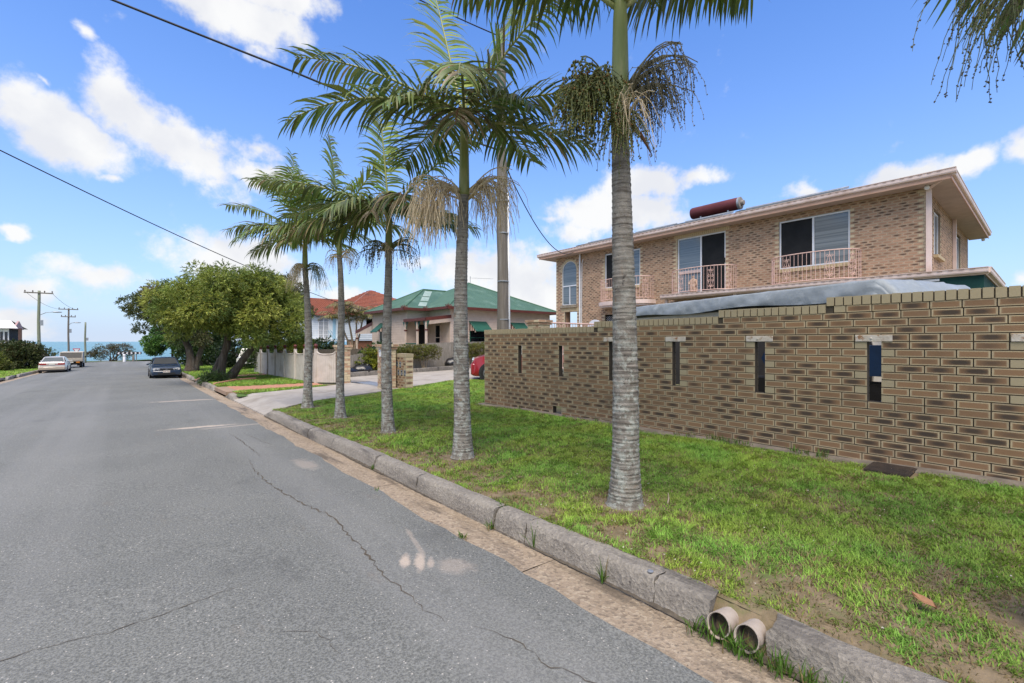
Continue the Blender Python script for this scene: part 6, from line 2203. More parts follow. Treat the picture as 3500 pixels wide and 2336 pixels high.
cs = thing('chevron_sign', 'long black and white chevron board at the end of the road', 'road sign', (-.25, 74.5, base(74)))
zc = base(74) + .95
MB().box((-1.15, 74.48, zc), (1.25, 74.52, zc + .30)).build('board', BLACK, cs)
for k in range(6):
    x = -1.08 + k * .40
    sgn = -1 if k < 3 else 1
    q = [(0, .02), (.14, .02), (.14 + .12, .15), (.14, .28), (0, .28), (.12, .15)]
    if sgn < 0:
        q = [(.26 - a, b) for a, b in q]
    MB().prism([(x + a, zc + b) for a, b in q], 74.465, 74.478, 'y').build('chevron', WHITE, cs)
for x in (-.55, .75):
    MB().box((x - .04, 74.53, base(74) - .1), (x + .04, 74.60, zc + .25)).build('post', POLE, cs)
bo = thing('bollard', 'short white post in front of the chevron board', 'bollard', (-.42, 73.2, base(73)))
MB().lathe([(.13, 0), (.13, .95), (.10, 1.0)], (-.42, 73.2, base(73)), 12).build('tube', WHITE, bo, smooth=True)
MB().lathe([(.132, .72), (.134, .72), (.134, .82), (.132, .82)], (-.42, 73.2, base(73)), 12).build('band', STEEL, bo)
b2 = thing('bollard', 'grey timber stump post right of the chevron board base', 'bollard', (.45, 76, base(76)))
MB().lathe([(.14, 0), (.13, .75), (.09, .8)], (.45, 76, base(76)), 10).build('stump', POLE, b2, smooth=True)
gw = thing('give_way_sign', 'red and white give way triangle beyond the tray truck', 'road sign', (-4.1, 64.5, base(64)))
zc = base(64) + 1.15
MB().prism([(-4.4, zc + .55), (-3.8, zc + .55), (-4.1, zc + .02)], 64.48, 64.5, 'y').build('red_border', M('sign_red', (.50, .02, .03), (.45, .02, .03), 5., .4), gw)
MB().prism([(-4.30, zc + .48), (-3.90, zc + .48), (-4.1, zc + .12)], 64.465, 64.478, 'y').build('white_face', WHITE, gw)
MB().tube([(-4.1, 64.53, base(64)), (-4.1, 64.53, zc + .5)], .03, 8).build('post', STEEL, gw)
for k in range(7):
    tag(MB().box((-3.3 + k * .75, 65.9, base(66) + .016), (-2.85 + k * .75, 66.1, base(66) + .020)).build('road_marking', WHITE), kind='structure')

# ================================================================ rubbish bags
BAG = M('black_plastic_bag', (.010, .010, .011), (.016, .016, .017), 6., .22, .5, 14., spec=.6)


def bag(label, x, y, r, h, seed):
    R = random.Random(seed)
    rows = []
    for i in range(15):
        f = i / 14
        row = []
        for j in range(28):
            a = 2 * pi * j / 28
            rr = r * (sin(pi * min(.98, f * .85 + .13)) ** .55) * (1 + .09 * sin(3 * a + seed) + .05 * sin(7 * a + f * 5 + seed * 2) + .05 * sin(11 * a - f * 9))
            if f > .86:
                rr *= .5
            row.append((x + rr * cos(a), y + rr * sin(a) * .8, verge(x, y) + .03 + h * f + .03 * sin(4 * a + seed) * (1 - f) * f + R.uniform(-.006, .006)))
        row.append(row[0])
        rows.append(row)
    o = MB().grid(rows)
    t = thing('rubbish_bag', label, 'rubbish bag', (x, y, verge(x, y)), group='black rubbish bags in the garden strip')
    o.build('sack', BAG, t, smooth='all')
    MB().tube([(x, y, verge(x, y) + h * .95), (x + .03, y - .02, verge(x, y) + h * 1.12)], [.05, .07], 7).build('knot', BAG, t, smooth='all')
    return t


bag('big black rubbish bag by the fence between the two pruned hedges', 14.9, 23.05, .62, .72, 3)
bag('black rubbish bag slumped left of the yellow-green shrub', 8.55, 21.25, .50, .52, 5)
bag('second black rubbish bag lying behind the gate pillar', 7.75, 20.9, .42, .40, 8)
bag('taller black rubbish bag squeezed against the yellow-green shrub', 8.95, 21.45, .38, .62, 9)
# mail placard on the cream fence
pc = MB().box((5.34, 18.35, verge(5.4, 18.4) + .98), (5.36, 18.75, verge(5.4, 18.4) + 1.38)).build('placard', WHITE)
tag(pc, 'small blank white placard fixed to the cream fence', 'placard')
# brick edging round the big tree
te = thing('brick_edging', 'line of orange bricks edging the bed of the multi-trunk tree', 'edging', (3, 21.8, verge(3, 21.8)))
em = MB().box((-.112, -.055, -.03), (.112, .055, .075), bev=.006).mesh('brick', PAVER)
for k in range(9):
    x, y = 2.58 + .125 * k, 20.85 + .20 * k
    link('brick', em, te, (x - 3, y - 21.8, verge(x, y) - verge(3, 21.8) + random.uniform(-.005, .01)), (0, random.uniform(-.05, .05), atan2(.2, .125) + random.uniform(-.06, .06)))
for k in range(3):
    x, y = 3.75 + .21 * k, 22.5 + .05 * k
    link('brick', em, te, (x - 3, y - 21.8, verge(x, y) - verge(3, 21.8) + .01), (0, 0, .1 + random.uniform(-.1, .1)))
# ================================================================ trees and shrubs
BARK = M('rough_bark', (.135, .105, .08), (.085, .066, .05), 5., .95, .9, 22., stretch=(3, 3, .7), c3=(.20, .17, .14), s3=2.)
BARK_P = M('pale_stem', (.30, .24, .16), (.22, .17, .11), 9., .9, .3, 40.)


def leaves(name, parent, blobs, n, cols, size=(.10, .035), k=9, seed=1, droop=.35, spread=.8, shell=.55, world_loc=None, jitter=.10):
    """foliage: leaf clusters spread through the outer part of many small clumps.
    blobs: (x, y, z, rx, ry, rz, weight); cols: list of colours, one drawn per clump"""
    rg = np.random.default_rng(seed)
    B = np.array([b[:6] for b in blobs], dtype=float)
    wgt = np.array([b[6] if len(b) > 6 else b[3] * b[4] for b in blobs], dtype=float)
    pick = rg.choice(len(B), size=n, p=wgt / wgt.sum())
    d = rg.normal(size=(n, 3))
    d /= np.linalg.norm(d, axis=1, keepdims=True)
    rad = (shell + (1 - shell) * rg.random(n)) ** .6 * (1 + rg.normal(0, jitter, n))
    C = B[pick, :3] + d * B[pick, 3:6] * rad[:, None]
    ax = d * np.array([1, 1, .8]) + np.array([0, 0, .1]) + rg.normal(0, .35, (n, 3))
    ax[:, 2] -= droop
    ax /= np.linalg.norm(ax, axis=1, keepdims=True)
    Ct = np.repeat(C, k, axis=0)
    A = np.repeat(ax, k, axis=0)
    m = n * k
    along = rg.random(m)[:, None]
    base_ = Ct + A * along * size[0] * 1.6
    ld = A + rg.normal(0, spread, (m, 3)) * .75
    ld /= np.linalg.norm(ld, axis=1, keepdims=True)
    L = size[0] * rg.uniform(.65, 1.3, m)[:, None]
    Wd = size[1] * rg.uniform(.7, 1.2, m)[:, None]
    rv = rg.normal(size=(m, 3))
    sd_ = np.cross(ld, rv)
    sd_ /= np.linalg.norm(sd_, axis=1, keepdims=True) + 1e-9
    V = np.empty((m, 4, 3))
    V[:, 0] = base_
    V[:, 1] = base_ + ld * L * .5 + sd_ * Wd * .5
    V[:, 2] = base_ + ld * L
    V[:, 3] = base_ + ld * L * .5 - sd_ * Wd * .5
    cols = np.array(cols)
    bc = cols[rg.integers(0, len(cols), len(B))]
    cc = np.repeat(bc[pick] * rg.uniform(.75, 1.25, (n, 1)), k, axis=0) * rg.uniform(.7, 1.35, (m, 1))
    cc[:, 0] *= rg.uniform(.9, 1.15, m)
    col = np.repeat(cc, 4, axis=0)
    Lw = np.array(wloc(parent)) if parent is not None else np.zeros(3)
    F = np.arange(m * 4).reshape(m, 4)
    me = np_mesh(name, V.reshape(-1, 3) - Lw, [F], LEAF, col)
    return tag(link(name, me, parent), kind='stuff')


def clumps(c, r, n, rr, seed, zflat=.75, low=-.6, squash=.8):
    """small clump centres over an ellipsoid crown"""
    R = random.Random(seed)
    out = []
    while len(out) < n:
        a, z = R.uniform(0, 2 * pi), R.uniform(low, 1.)
        q = sqrt(max(0, 1 - z * z))
        f = R.uniform(.55, 1.02)
        s = R.uniform(*rr)
        out.append((c[0] + r[0] * q * cos(a) * f, c[1] + r[1] * q * sin(a) * f, c[2] + r[2] * z * f, s, s, s * squash))
    return out


def limb(parent, pts, r0, r1, name='trunk', mat=BARK, k=10):
    n = len(pts)
    P_ = [Vector(p) for p in pts]
    path, rad = [], []
    for i in range(n - 1):
        for j in range(4):
            f = j / 4
            p0, p1, p2, p3 = P_[max(i - 1, 0)], P_[i], P_[i + 1], P_[min(i + 2, n - 1)]
            q = .5 * ((2 * p1) + (-p0 + p2) * f + (2 * p0 - 5 * p1 + 4 * p2 - p3) * f * f + (-p0 + 3 * p1 - 3 * p2 + p3) * f ** 3)
            path.append(q + Vector((random.uniform(-1, 1), random.uniform(-1, 1), 0)) * r0 * .08)
            g = (i + f) / (n - 1)
            rad.append(r0 + (r1 - r0) * g ** .8 + (r0 * .5 * max(0, 1 - g * 7)))
    path.append(P_[-1])
    rad.append(r1)
    return MB().tube(path, rad, k).build(name, mat, parent, smooth='all')


def cpos(t, l, z):
    """a point t metres along the view axis direction and l metres across it"""
    p = FWD * t + RGT * l
    return (p.x, p.y, z)


# the big multi-trunk bottlebrush on the verge
zt = verge(3.1, 23.9) - .05
t1 = thing('bottlebrush_tree', 'big yellow-green spreading tree with three leaning trunks on the verge', 'tree', (3.1, 23.9, zt), group='street trees on the right verge')
limb(t1, [(3.08, 23.8, zt), cpos(20.25, -12.85, .7), cpos(20.3, -12.7, 1.6), cpos(20.4, -12.75, 2.5), cpos(20.5, -12.9, 3.4)], .20, .06)
limb(t1, [(3.41, 23.85, zt), cpos(20.4, -12.15, .55), cpos(20.5, -11.75, 1.15), cpos(20.6, -11.35, 1.75), cpos(20.8, -11.3, 2.6), cpos(21, -11.0, 3.4)], .19, .06)
limb(t1, [(2.95, 24.9, zt), cpos(21.2, -13.6, .6), cpos(21.4, -13.3, 1.5), cpos(21.5, -13.8, 2.5), cpos(21.6, -14.3, 3.2)], .19, .05)
for (a, b) in (((20.35, -12.7, 2.2), (19.6, -13.9, 3.1)), ((20.4, -12.7, 2.6), (19.5, -12.2, 3.9)), ((20.6, -11.3, 2.0), (20.0, -10.2, 2.9)), ((20.7, -11.3, 2.4), (21.6, -9.9, 3.1)), ((21.4, -13.5, 1.9), (21.6, -14.8, 2.7)), ((20.5, -11.4, 2.5), (19.4, -11.0, 3.7))):
    m = tuple((p + q) / 2 + d for p, q, d in zip(a, b, (0, 0, .18)))
    limb(t1, [cpos(*a), cpos(*m), cpos(*b)], .07, .02, 'branch')
bl = clumps(cpos(20.4, -12.35, 3.15), (2.9, 2.5, 1.45), 120, (.35, .6), 21, low=-.55)
bl += clumps(cpos(19.7, -11.0, 2.3), (1.6, 1.3, .9), 22, (.30, .5), 22, low=-.8)
bl += clumps(cpos(19.6, -13.6, 2.6), (1.5, 1.2, .9), 18, (.30, .5), 23, low=-.7)
bl += clumps(cpos(20.5, -12.6, 2.0), (2.2, 1.8, .5), 14, (.25, .4), 24, low=-.9)
leaves('crown', t1, bl, 23000, [(.22, .275, .05), (.17, .23, .044), (.29, .325, .06), (.125, .18, .038), (.25, .30, .055)], (.115, .030), 10, 31, .45, .55, .5)
# second verge tree behind it
zt = verge(2.95, 34.3) - .05
t2 = thing('verge_tree', 'dark olive tree with drooping left branches beyond the yellow-green tree', 'tree', (2.95, 34.3, zt), group='street trees on the right verge')
limb(t2, [(2.95, 34.3, zt), cpos(28.1, -19.9, .8), cpos(28.1, -20.3, 2.0), cpos(28.2, -20.7, 3.2), cpos(28.2, -20.9, 4.2)], .28, .05)
limb(t2, [(3.1, 34.4, zt), cpos(28.4, -19.4, 1.0), cpos(28.5, -19.2, 2.2), cpos(28.6, -19.3, 3.2)], .2, .05)
for (a, b) in (((28.1, -20.4, 2.3), (27.6, -22.2, 3.0)), ((28.1, -20.7, 3.0), (27.8, -22.4, 4.0)), ((28.2, -20.3, 1.8), (27.5, -21.6, 1.9))):
    m = tuple((p + q) / 2 + d for p, q, d in zip(a, b, (0, 0, .2)))
    limb(t2, [cpos(*a), cpos(*m), cpos(*b)], .07, .015, 'branch')
bl = clumps(cpos(28, -20.9, 3.4), (2.1, 1.8, 1.5), 40, (.3, .55), 41, low=-.6) + clumps(cpos(27.6, -22.0, 2.6), (.9, .9, .8), 8, (.2, .4), 42) + clumps(cpos(27.8, -19.6, 1.6), (.9, .9, .9), 10, (.25, .4), 43, low=-.9)
leaves('crown', t2, bl, 4600, [(.12, .13, .045), (.095, .12, .038), (.16, .14, .056), (.10, .14, .04)], (.12, .055), 8, 44, .25, .9)
# small bright green tree further along
t3 = thing('green_tree', 'rounded mid-green tree near the end of the right verge', 'tree', (2.9, 49.9, verge(2.9, 50)), group='street trees on the right verge')
limb(t3, [(2.9, 49.9, -.7), (2.95, 49.9, .3), (2.9, 49.8, 1.3)], .16, .05)
leaves('crown', t3, clumps(cpos(39.6, -29.2, 1.35), (2.0, 1.7, 1.25), 30, (.35, .6), 51, low=-.7), 3200, [(.085, .185, .036), (.105, .215, .042), (.07, .16, .032)], (.16, .09), 8, 52, .2, .9)
t3b = thing('green_tree', 'dark leafy tree between the green tree and the tree trunks', 'tree', (4.4, 44, verge(4.4, 44)), group='street trees on the right verge')
limb(t3b, [(4.4, 44, -.6), (4.4, 44, .5), (4.5, 44, 1.8)], .18, .06)
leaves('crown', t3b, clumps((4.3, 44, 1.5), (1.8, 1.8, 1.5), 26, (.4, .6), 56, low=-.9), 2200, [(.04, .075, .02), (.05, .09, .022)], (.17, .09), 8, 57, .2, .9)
# dark tree behind the crown on the right
t4 = thing('dark_tree', 'dark fine-leaved tree showing behind the right of the yellow-green crown', 'tree', (6.5, 29.9, verge(6.5, 29.9)), group='trees behind the fences')
limb(t4, [(6.5, 29.9, -.3), (6.5, 29.9, 1.5), (6.6, 29.8, 3.0), (6.7, 29.7, 4.6)], .22, .05)
for (a, b) in (((6.5, 29.8, 2.4), (5.4, 29.2, 4.3)), ((6.6, 29.8, 2.8), (7.9, 30.1, 4.2)), ((6.6, 29.8, 3.4), (6.2, 28.8, 5.0))):
    limb(t4, [a, tuple((p + q) / 2 for p, q in zip(a, b)), b], .07, .015, 'branch')
leaves('crown', t4, clumps((6.6, 29.7, 3.9), (2.1, 2.1, 1.6), 44, (.28, .5), 61, low=-.7), 4600, [(.06, .085, .028), (.075, .098, .03), (.09, .11, .036)], (.11, .045), 8, 62, .2, .9)


def shrub(name, label, cat, c, r, n, cols, size, seed, stems=5, k=8, group=None, ncl=24, rr=None, low=-.8, stem_mat=BARK_P):
    zb_ = verge(c[0], c[1]) if c[0] > 0 else base(c[1]) + .1
    t = thing(name, label, cat, (c[0], c[1], zb_), group=group)
    R = random.Random(seed)
    for i in range(stems):
        a = R.uniform(0, 2 * pi)
        q = (c[0] + r[0] * .75 * cos(a) * R.uniform(.4, 1), c[1] + r[1] * .75 * sin(a) * R.uniform(.4, 1), c[2] + r[2] * R.uniform(-.2, .5))
        b = (c[0] + .18 * cos(a) * r[0], c[1] + .18 * sin(a) * r[1], zb_ - .03)
        limb(t, [b, tuple((x + y) / 2 + R.uniform(-.06, .06) for x, y in zip(b, q)), q], .028 * (r[2] + .4), .008, 'stem', stem_mat, 6)
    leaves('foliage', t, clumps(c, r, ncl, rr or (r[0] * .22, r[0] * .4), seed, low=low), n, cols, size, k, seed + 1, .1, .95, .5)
    return t


shrub('round_shrub', 'large rounded dense green shrub behind the far end of the cream fence', 'shrub', cpos(26.0, -14.25, .75), (1.0, 1.0, .95), 3000, [(.075, .125, .03), (.06, .105, .025), (.09, .14, .035)], (.07, .03), 71, ncl=60, rr=(.22, .35), group='shrubs behind the cream fence')
shrub('leafy_shrub', 'bright yellow-green shrub behind the paling fence under the tree crown', 'shrub', cpos(28.3, -13.8, .9), (1.5, 1.2, 1.0), 2400, [(.19, .235, .02), (.15, .21, .02), (.22, .26, .03)], (.13, .06), 73, group='shrubs behind the cream fence')
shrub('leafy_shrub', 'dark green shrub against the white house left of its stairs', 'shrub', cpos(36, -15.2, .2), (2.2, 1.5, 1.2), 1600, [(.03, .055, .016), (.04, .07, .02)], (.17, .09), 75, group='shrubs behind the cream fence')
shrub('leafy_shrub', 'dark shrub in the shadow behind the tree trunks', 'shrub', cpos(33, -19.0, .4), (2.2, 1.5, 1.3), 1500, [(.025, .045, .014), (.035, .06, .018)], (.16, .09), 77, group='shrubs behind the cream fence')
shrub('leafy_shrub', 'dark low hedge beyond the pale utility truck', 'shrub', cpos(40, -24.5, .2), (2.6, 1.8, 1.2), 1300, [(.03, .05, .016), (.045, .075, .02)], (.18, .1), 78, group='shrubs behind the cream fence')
YGc = [(.21, .235, .015), (.15, .185, .018), (.26, .24, .02), (.09, .12, .02)]
shrub('golden_shrub', 'yellow-green shrub in the garden strip left of the number pillar', 'shrub', (9.25, 21.75, .42), (.72, .5, .58), 1700, YGc, (.085, .045), 81, group='garden strip shrubs')
OLc = [(.13, .15, .025), (.10, .125, .022), (.17, .17, .035), (.11, .10, .035)]


def pruned(label, x0, x1, y, z0, z1, seed, stems):
    t = thing('pruned_hedge', label, 'hedge', ((x0 + x1) / 2, y, verge((x0 + x1) / 2, y)), group='garden strip shrubs')
    R = random.Random(seed)
    zb_ = verge(x0, y)
    for (sx, fan) in stems:
        for i in range(fan):
            q = (sx + R.uniform(-.55, .55), y + R.uniform(-.25, .25), z0 + R.uniform(.0, .4))
            b = (sx + R.uniform(-.08, .08), y + R.uniform(-.05, .05), zb_ - .02)
            limb(t, [b, (b[0] * .6 + q[0] * .4 + R.uniform(-.05, .05), y, b[2] * .5 + q[2] * .5), q], .028, .010, 'stem', BARK_P, 6)
    bl = []
    n = int((x1 - x0) / .17)
    for i in range(n):
        for zz in (z0 + .1, (z0 + z1) / 2 + .05, z1 - .1):
            bl.append((x0 + (x1 - x0) * (i + .5) / n + R.uniform(-.05, .05), y + R.uniform(-.22, .22), zz + R.uniform(-.05, .05), .2, .24, .16))
    leaves('foliage', t, bl, int(620 * (x1 - x0)), OLc, (.06, .032), 8, seed, .0, 1.0, .4)
    return t


pruned('clipped hedge with bare forked stems right of the letterbox wall', 10.2, 13.3, 22.2, .62, 1.22, 83, [(12.4, 6), (11.2, 3)])
pruned('clipped hedge on a fan of bare twigs near the crimson car', 15.6, 18.3, 23.4, .55, 1.32, 85, [(17.2, 12), (16.2, 6), (17.9, 6)])
shrub('low_shrub', 'low dark green shrub behind the fence below the cottage verandah', 'shrub', (11.4, 26.0, .75), (1.1, .6, .45), 900, [(.035, .08, .022), (.05, .1, .028)], (.12, .06), 87, group='garden strip shrubs')
shrub('fern_clump', 'small leafy clump at the foot of the multi-trunk tree', 'shrub', (2.8, 22.9, -.08), (.36, .36, .24), 260, [(.05, .09, .025), (.07, .12, .03)], (.17, .03), 89, stems=0, ncl=10)
# left side bushes and the shore tree
shrub('left_bush', 'large dark olive bush on the left verge behind the champagne sedan', 'bush', (-6.6, 50.5, .15), (1.75, 1.6, 1.25), 3600, [(.055, .075, .022), (.075, .09, .026), (.10, .09, .03), (.045, .068, .02)], (.14, .075), 91, group='bushes on the left verge', ncl=40)
shrub('left_bush', 'yellow-green bush at the left picture edge in front of the dark bush', 'bush', (-7.35, 47.0, -.05), (1.0, 1.0, .85), 1500, [(.15, .17, .022), (.12, .145, .022), (.10, .11, .03)], (.12, .06), 93, group='bushes on the left verge')
shrub('left_bush', 'dark bush in front of the brown lower wall of the left house', 'bush', (-8.8, 56.0, -.05), (1.8, 1.6, .95), 1500, [(.06, .075, .025), (.08, .09, .03)], (.15, .08), 95, group='bushes on the left verge')
zs = base(80) + .05
sh = thing('shore_tree', 'low sparse windswept tree in front of the sea at the road end', 'tree', (-1.6, 79.3, zs))
for i in range(16):
    a = random.uniform(-1.15, 1.15)
    L = random.uniform(1.3, 2.5)
    limb(sh, [(-1.5 + random.uniform(-.5, .3), 79.3, zs - .1), (-1.6 + L * .45 * sin(a), 79.3 + random.uniform(-.4, .4), zs + L * .55 * cos(a)), (-1.6 + L * sin(a) * 1.05, 79.3 + random.uniform(-.7, .7), zs + L * cos(a))], .06, .012, 'branch', BARK, 5)
bl = [(-1.6 + 2.3 * sin(a) * f, 79.3 + random.uniform(-.6, .6), zs + .2 + 2.25 * cos(a) * f, .38, .35, .2) for a, f in [(random.uniform(-1.35, 1.35), random.uniform(.45, 1.02)) for _ in range(46)]]
leaves('foliage', sh, bl, 1500, [(.10, .115, .055), (.13, .13, .065), (.085, .095, .045), (.13, .10, .055)], (.14, .05), 7, 97, .1, .9)

# clumping palms between the two far houses
cpm = thing('palm_clump', 'group of arching garden palms between the white house and the cottage', 'palm', (14.2, 37.2, verge(14, 37)))
for i, (dx, dy, h, seed) in enumerate(((-.3, 0, 3.6, 301), (.5, .3, 4.1, 302), (-1.1, .6, 3.2, 303), (1.0, .8, 3.3, 304))):
    b = Vector((14.2 + .2 * dx, 37.2 + .2 * dy, -.4))
    tp = Vector((14.2 - dx * .9, 37.2 + dy, h))
    limb(cpm, [b, b.lerp(tp, .5) + Vector((.1, 0, 0)), tp], .10, .06, 'stem', BARK_P, 8)
    for j in range(9):
        a = 2 * pi * j / 9 + i
        d = Vector((cos(a), sin(a), random.uniform(.5, 1.6)))
        frond(cpm, tp, d, random.uniform(1.7, 2.5), random.uniform(.9, 1.8), seed * 10 + j, ll=.8, tint=[(.12, .155, .045), (.18, .18, .05), (.15, .125, .045)][(i + j) % 3], dead=.15 if j % 3 else .5, n=30)
# ================================================================ grass
def vnoise(x, y, s, seed):
    rg = np.random.default_rng(seed)
    G = rg.random((64, 64))
    u, v = x * s, y * s
    i, j = np.floor(u).astype(int), np.floor(v).astype(int)
    f, g = u - i, v - j
    f, g = f * f * (3 - 2 * f), g * g * (3 - 2 * g)
    a = G[i % 64, j % 64] * (1 - f) + G[(i + 1) % 64, j % 64] * f
    b = G[i % 64, (j + 1) % 64] * (1 - f) + G[(i + 1) % 64, (j + 1) % 64] * f
    return a * (1 - g) + b * g


PALMS = [(3.27, 2.37, .19), (3.19, 4.78, .18), (3.22, 6.95, .16), (3.21, 9.04, .16), (3.21, 11.21, .18), (3.32, -.08, .19)]


def grass(name, label, poly, dens, ln, wd, zf, seed, bare=None, tri=True, lush=1.):
    rg = np.random.default_rng(seed)
    P_ = np.array(poly)
    lo, hi = P_.min(0), P_.max(0)
    n = int((hi[0] - lo[0]) * (hi[1] - lo[1]) * dens)
    x, y = rg.uniform(lo[0], hi[0], n), rg.uniform(lo[1], hi[1], n)
    ins = np.zeros(n, bool)
    m = len(poly)
    for i in range(m):
        x1, y1 = poly[i]
        x2, y2 = poly[(i + 1) % m]
        if y1 == y2:
            continue
        c = ((y1 > y) != (y2 > y)) & (x < (x2 - x1) * (y - y1) / (y2 - y1) + x1)
        ins ^= c
    thin = np.zeros(n)
    if bare is not None:
        thin = bare(x, y)
    keep = ins & (rg.random(n) > thin)
    for (px, py, pr) in PALMS:
        dd = np.hypot(x - px, y - py)
        keep &= dd > pr * (.85 + .5 * rg.random(n))
    keep &= ~((x > 5.78) & (x < 6.28) & (y > .86) & (y < 1.30))
    x, y, thin = x[keep], y[keep], thin[keep]
    n = len(x)
    z = zf(x, y)
    # tufts: pull blades towards little centres and fan them out
    a = rg.uniform(0, 2 * pi, n)
    clump = vnoise(x, y, 9., seed + 3)
    a = a * .6 + clump * 9
    lean = rg.uniform(.75, 1.95, n)
    big = vnoise(x, y, 1.3, seed + 5)
    L = ln * rg.uniform(.5, 1.15, n) * (1 - .35 * thin) * (.75 + .5 * big)
    w = wd * rg.uniform(.7, 1.25, n)
    dx, dy = np.cos(a), np.sin(a)
    hx = np.sin(lean * .55) * L * .55
    hz = np.cos(lean * .55) * L * .55
    tx = hx + np.sin(lean) * L * .5
    tz = hz + np.cos(lean) * L * .5
    sx, sy = -dy * w / 2, dx * w / 2
    b = np.stack([x, y, z], 1)

    def pt(f, h, s):
        return b + np.stack([dx * f + sx * s, dy * f + sy * s, h], 1)
    V = np.empty((n, 5, 3))
    V[:, 0], V[:, 1] = pt(0, -.004 + 0 * hz, -1), pt(0, -.004 + 0 * hz, 1)
    V[:, 2], V[:, 3] = pt(hx, hz, .85), pt(hx, hz, -.85)
    V[:, 4] = pt(tx, tz, 0)
    tone = rg.uniform(.62, 1.45, n) * (.78 + .45 * big)
    hue = vnoise(x, y, 2.7, seed + 9)
    C = np.stack([(.175 + .10 * hue) * tone, (.345 + .03 * hue) * tone, .055 * tone], 1)
    pd = np.clip(.05 + .75 * thin + .25 * (vnoise(x, y, 3.3, seed + 7) > .72), 0, .85) * lush
    dry = rg.random(n) < pd
    v = rg.uniform(.6, 1.3, n)
    C[dry] = np.stack([.27 * v, .205 * v, .095 * v], 1)[dry]
    I = np.arange(n)[:, None] * 5
    F4 = I + np.array([[0, 1, 2, 3]])
    F3 = I + np.array([[3, 2, 4]])
    me = np_mesh(name, V.reshape(-1, 3), [F4, F3], BLADE, np.repeat(C, 5, axis=0))
    return tag(link(name, me), label, 'grass', None, 'stuff')


def lz(x, y):
    return -.0143 * y + .13 + np.clip(.013 * (x - 2.4), 0, .055) - .012 + .010 * np.sin(x * 2.3 + y * .9) + .008 * np.sin(y * 2.9 + x)


def vz(x, y):
    return -.0143 * y + .13 + np.clip(.013 * (x - 2.4), 0, .055) - .01


def bare_near(x, y):
    edge = np.clip(1.25 - (x - 2.5) * 1.1, 0, 1)
    n1 = vnoise(x, y, 1.6, 101)
    n2 = vnoise(x, y, 4.5, 102)
    n3 = vnoise(x, y, 12., 103)
    b = np.clip((n1 * .4 + n2 * .4 + n3 * .35 - .60) * 2.4, 0, 1) * (.20 + .8 * np.clip((3.6 - y) / 3.0, 0, 1))
    b = np.maximum(b, edge * np.clip((n2 * .6 + n3 * .6 - .38) * 1.9, 0, .95))
    for (px, py, pr) in PALMS:
        d = np.hypot(x - px, y - py)
        b = np.maximum(b, np.clip(1.25 - (d - pr) * 3.6, 0, 1) * np.clip(n3 * .7 + n2 * .5, 0, .95))
    return np.clip(b, 0, .96)


MAIN = [(2.50, -1.2), (6.17, -1.2), (6.17, 4.2), (2.50, 4.2)]
grass('grass', 'short patchy lawn grass between the kerb and the brick wall', MAIN, 13500, .045, .0052, lz, 201, bare_near)
grass('grass', 'mown green lawn grass around the farther palms', [(2.50, 4.2), (6.17, 4.2), (6.17, 8.6), (6.5, 8.6), (6.5, 13.30), (3.4, 12.05), (2.50, 11.45)], 6600, .052, .0080, lz, 202, bare_near)
grass('grass', 'lawn grass beyond the end of the brick wall by the driveway', [(6.5, 8.65), (12.5, 8.65), (12.5, 14.0), (9.6, 15.2), (6.5, 13.30)], 3000, .07, .011, vz, 203)
grass('grass', 'grass on the verge in front of the cream fence', [(2.52, 20.0), (3.4, 19.2), (5.4, 18.4), (5.4, 25.5), (2.52, 25.5)], 1700, .085, .017, vz, 204)
grass('grass', 'thin strip of grass between the driveway and the clay pavers', [(2.75, 15.85), (5.3, 16.55), (5.5, 16.95), (3.0, 17.1), (2.55, 16.9)], 2200, .08, .014, vz, 205)
grass('grass', 'verge grass beyond the multi-trunk tree', [(2.52, 27.2), (5.6, 27.2), (9, 34), (9, 48), (2.52, 48)], 420, .11, .032, vz, 206)
grass('grass', 'grass on the left verge beside the parked sedan', [(-9, 28), (-5.02, 28), (-5.02, 62), (-9, 62)], 330, .12, .034, lambda x, y: -.0143 * y + .11, 207)


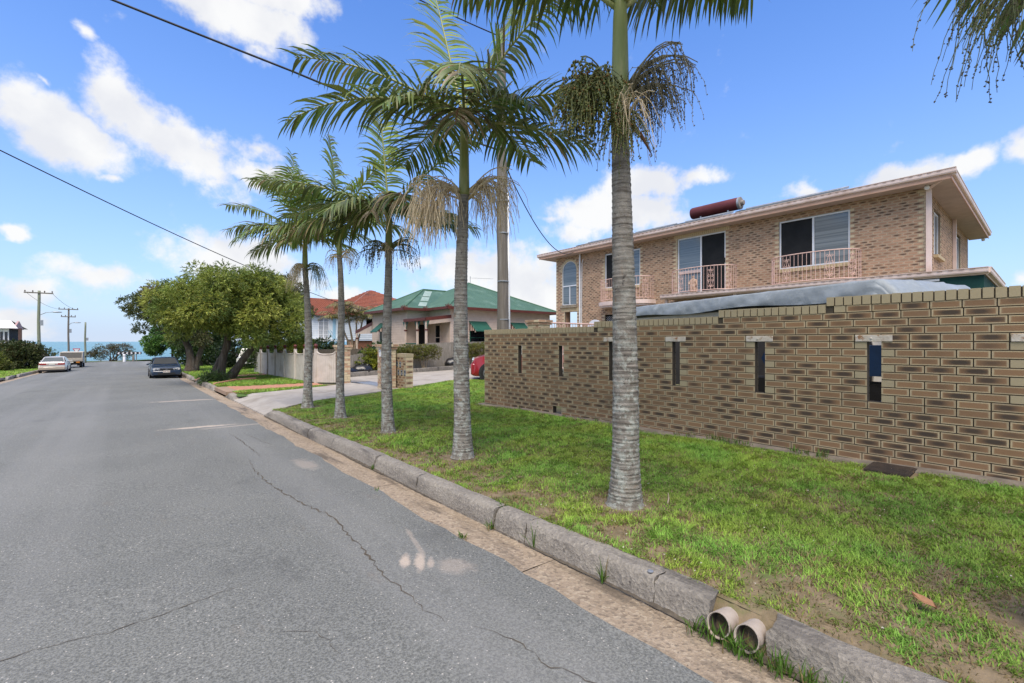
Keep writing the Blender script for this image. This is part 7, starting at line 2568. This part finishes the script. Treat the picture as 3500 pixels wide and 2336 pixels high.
def tufts(name, label, spots, seed):
    rg = np.random.default_rng(seed)
    V, F, C = [], [], []
    for (x, y, z, n, L, r) in spots:
        for i in range(n):
            a = rg.uniform(0, 2 * pi)
            ll = L * rg.uniform(.5, 1.2)
            le = rg.uniform(.15, 1.2)
            bx, by = x + r * rg.normal() * .5, y + r * rg.normal() * .5
            w = .0035 * rg.uniform(.7, 1.4)
            d = np.array([cos(a), sin(a), 0])
            s = np.array([-sin(a), cos(a), 0]) * w
            p0 = np.array([bx, by, z])
            p1 = p0 + d * ll * .45 * sin(le * .6) + np.array([0, 0, ll * .5 * cos(le * .6)])
            p2 = p1 + d * ll * .5 * sin(le) + np.array([0, 0, ll * .45 * cos(le)])
            k = len(V)
            V += [p0 - s, p0 + s, p1 + s, p1 - s, p2]
            F.append((k, k + 1, k + 2, k + 3, k + 4))
            t_ = rg.uniform(.7, 1.4)
            C += [[.085 * t_, .17 * t_, .025 * t_] if rg.random() > .15 else [.26, .2, .09]] * 5
    V = np.array(V)
    F = np.array(F)
    me = np_mesh(name, V, [F[:, [0, 1, 2, 3]], F[:, [3, 2, 4]]], BLADE, np.array(C))
    return tag(link(name, me), label, 'weeds', None, 'stuff')


sp = [(2.30, y, base(y) - .02, 26, .12, .05) for y in (.80, .86, .92, .98, 1.04, 1.12, 1.20, .70, .60)]
sp += [(2.33, 1.86, base(1.86) - .02, 16, .17, .02), (2.33, 2.52, base(2.5) - .02, 10, .2, .02), (2.32, 3.02, base(3) - .02, 30, .08, .04), (2.02, 3.0, base(3) - .01, 22, .06, .05), (2.33, 5.47, base(5.4) - .02, 14, .08, .02),
       (2.45, 3.02, base(3) + .1, 24, .09, .03), (2.0, 4.6, base(4.6) - .01, 10, .05, .05)]
tufts('gutter_weeds', 'tufts of grass growing in the gutter joints and by the pipes', sp, 301)
sp = [(6.20 + random.uniform(-.03, .05), y + random.uniform(-.05, .05), lawn_z(6.2, y) + .01, random.randint(12, 34), random.uniform(.06, .13), .07) for y in (1.75, 1.95, 2.1, 2.55, 2.75, 2.85, 2.95, 3.1, 3.4, 3.6, 5.1, 5.9, 7.1)]
tufts('wall_weeds', 'small green weeds along the foot of the brick wall', sp, 302)
# flecks of pale litter and dead leaf on the lawn
rg = np.random.default_rng(77)
n = 420
x, y = rg.uniform(2.5, 6.1, n), rg.uniform(-.5, 4.5, n)
z = lz(x, y) + .022 + rg.uniform(0, .015, n)
V = np.empty((n, 4, 3))
for k, (ax_, ay_) in enumerate(((-1, -.5), (1, -.6), (.9, .5), (-.8, .6))):
    s = rg.uniform(.003, .009, n)
    V[:, k] = np.stack([x + ax_ * s, y + ay_ * s, z + rg.uniform(-.003, .003, n)], 1)
cc = np.where(rg.random((n, 1)) < .45, np.array([[.62, .58, .48]]), np.array([[.30, .20, .11]]))
tag(link('lawn_litter', np_mesh('lawn_litter', V.reshape(-1, 3), [np.arange(n * 4).reshape(n, 4)], BLADE, np.repeat(cc, 4, axis=0))), 'tiny pale flecks and leaf scraps scattered over the lawn', 'litter', None, 'stuff')
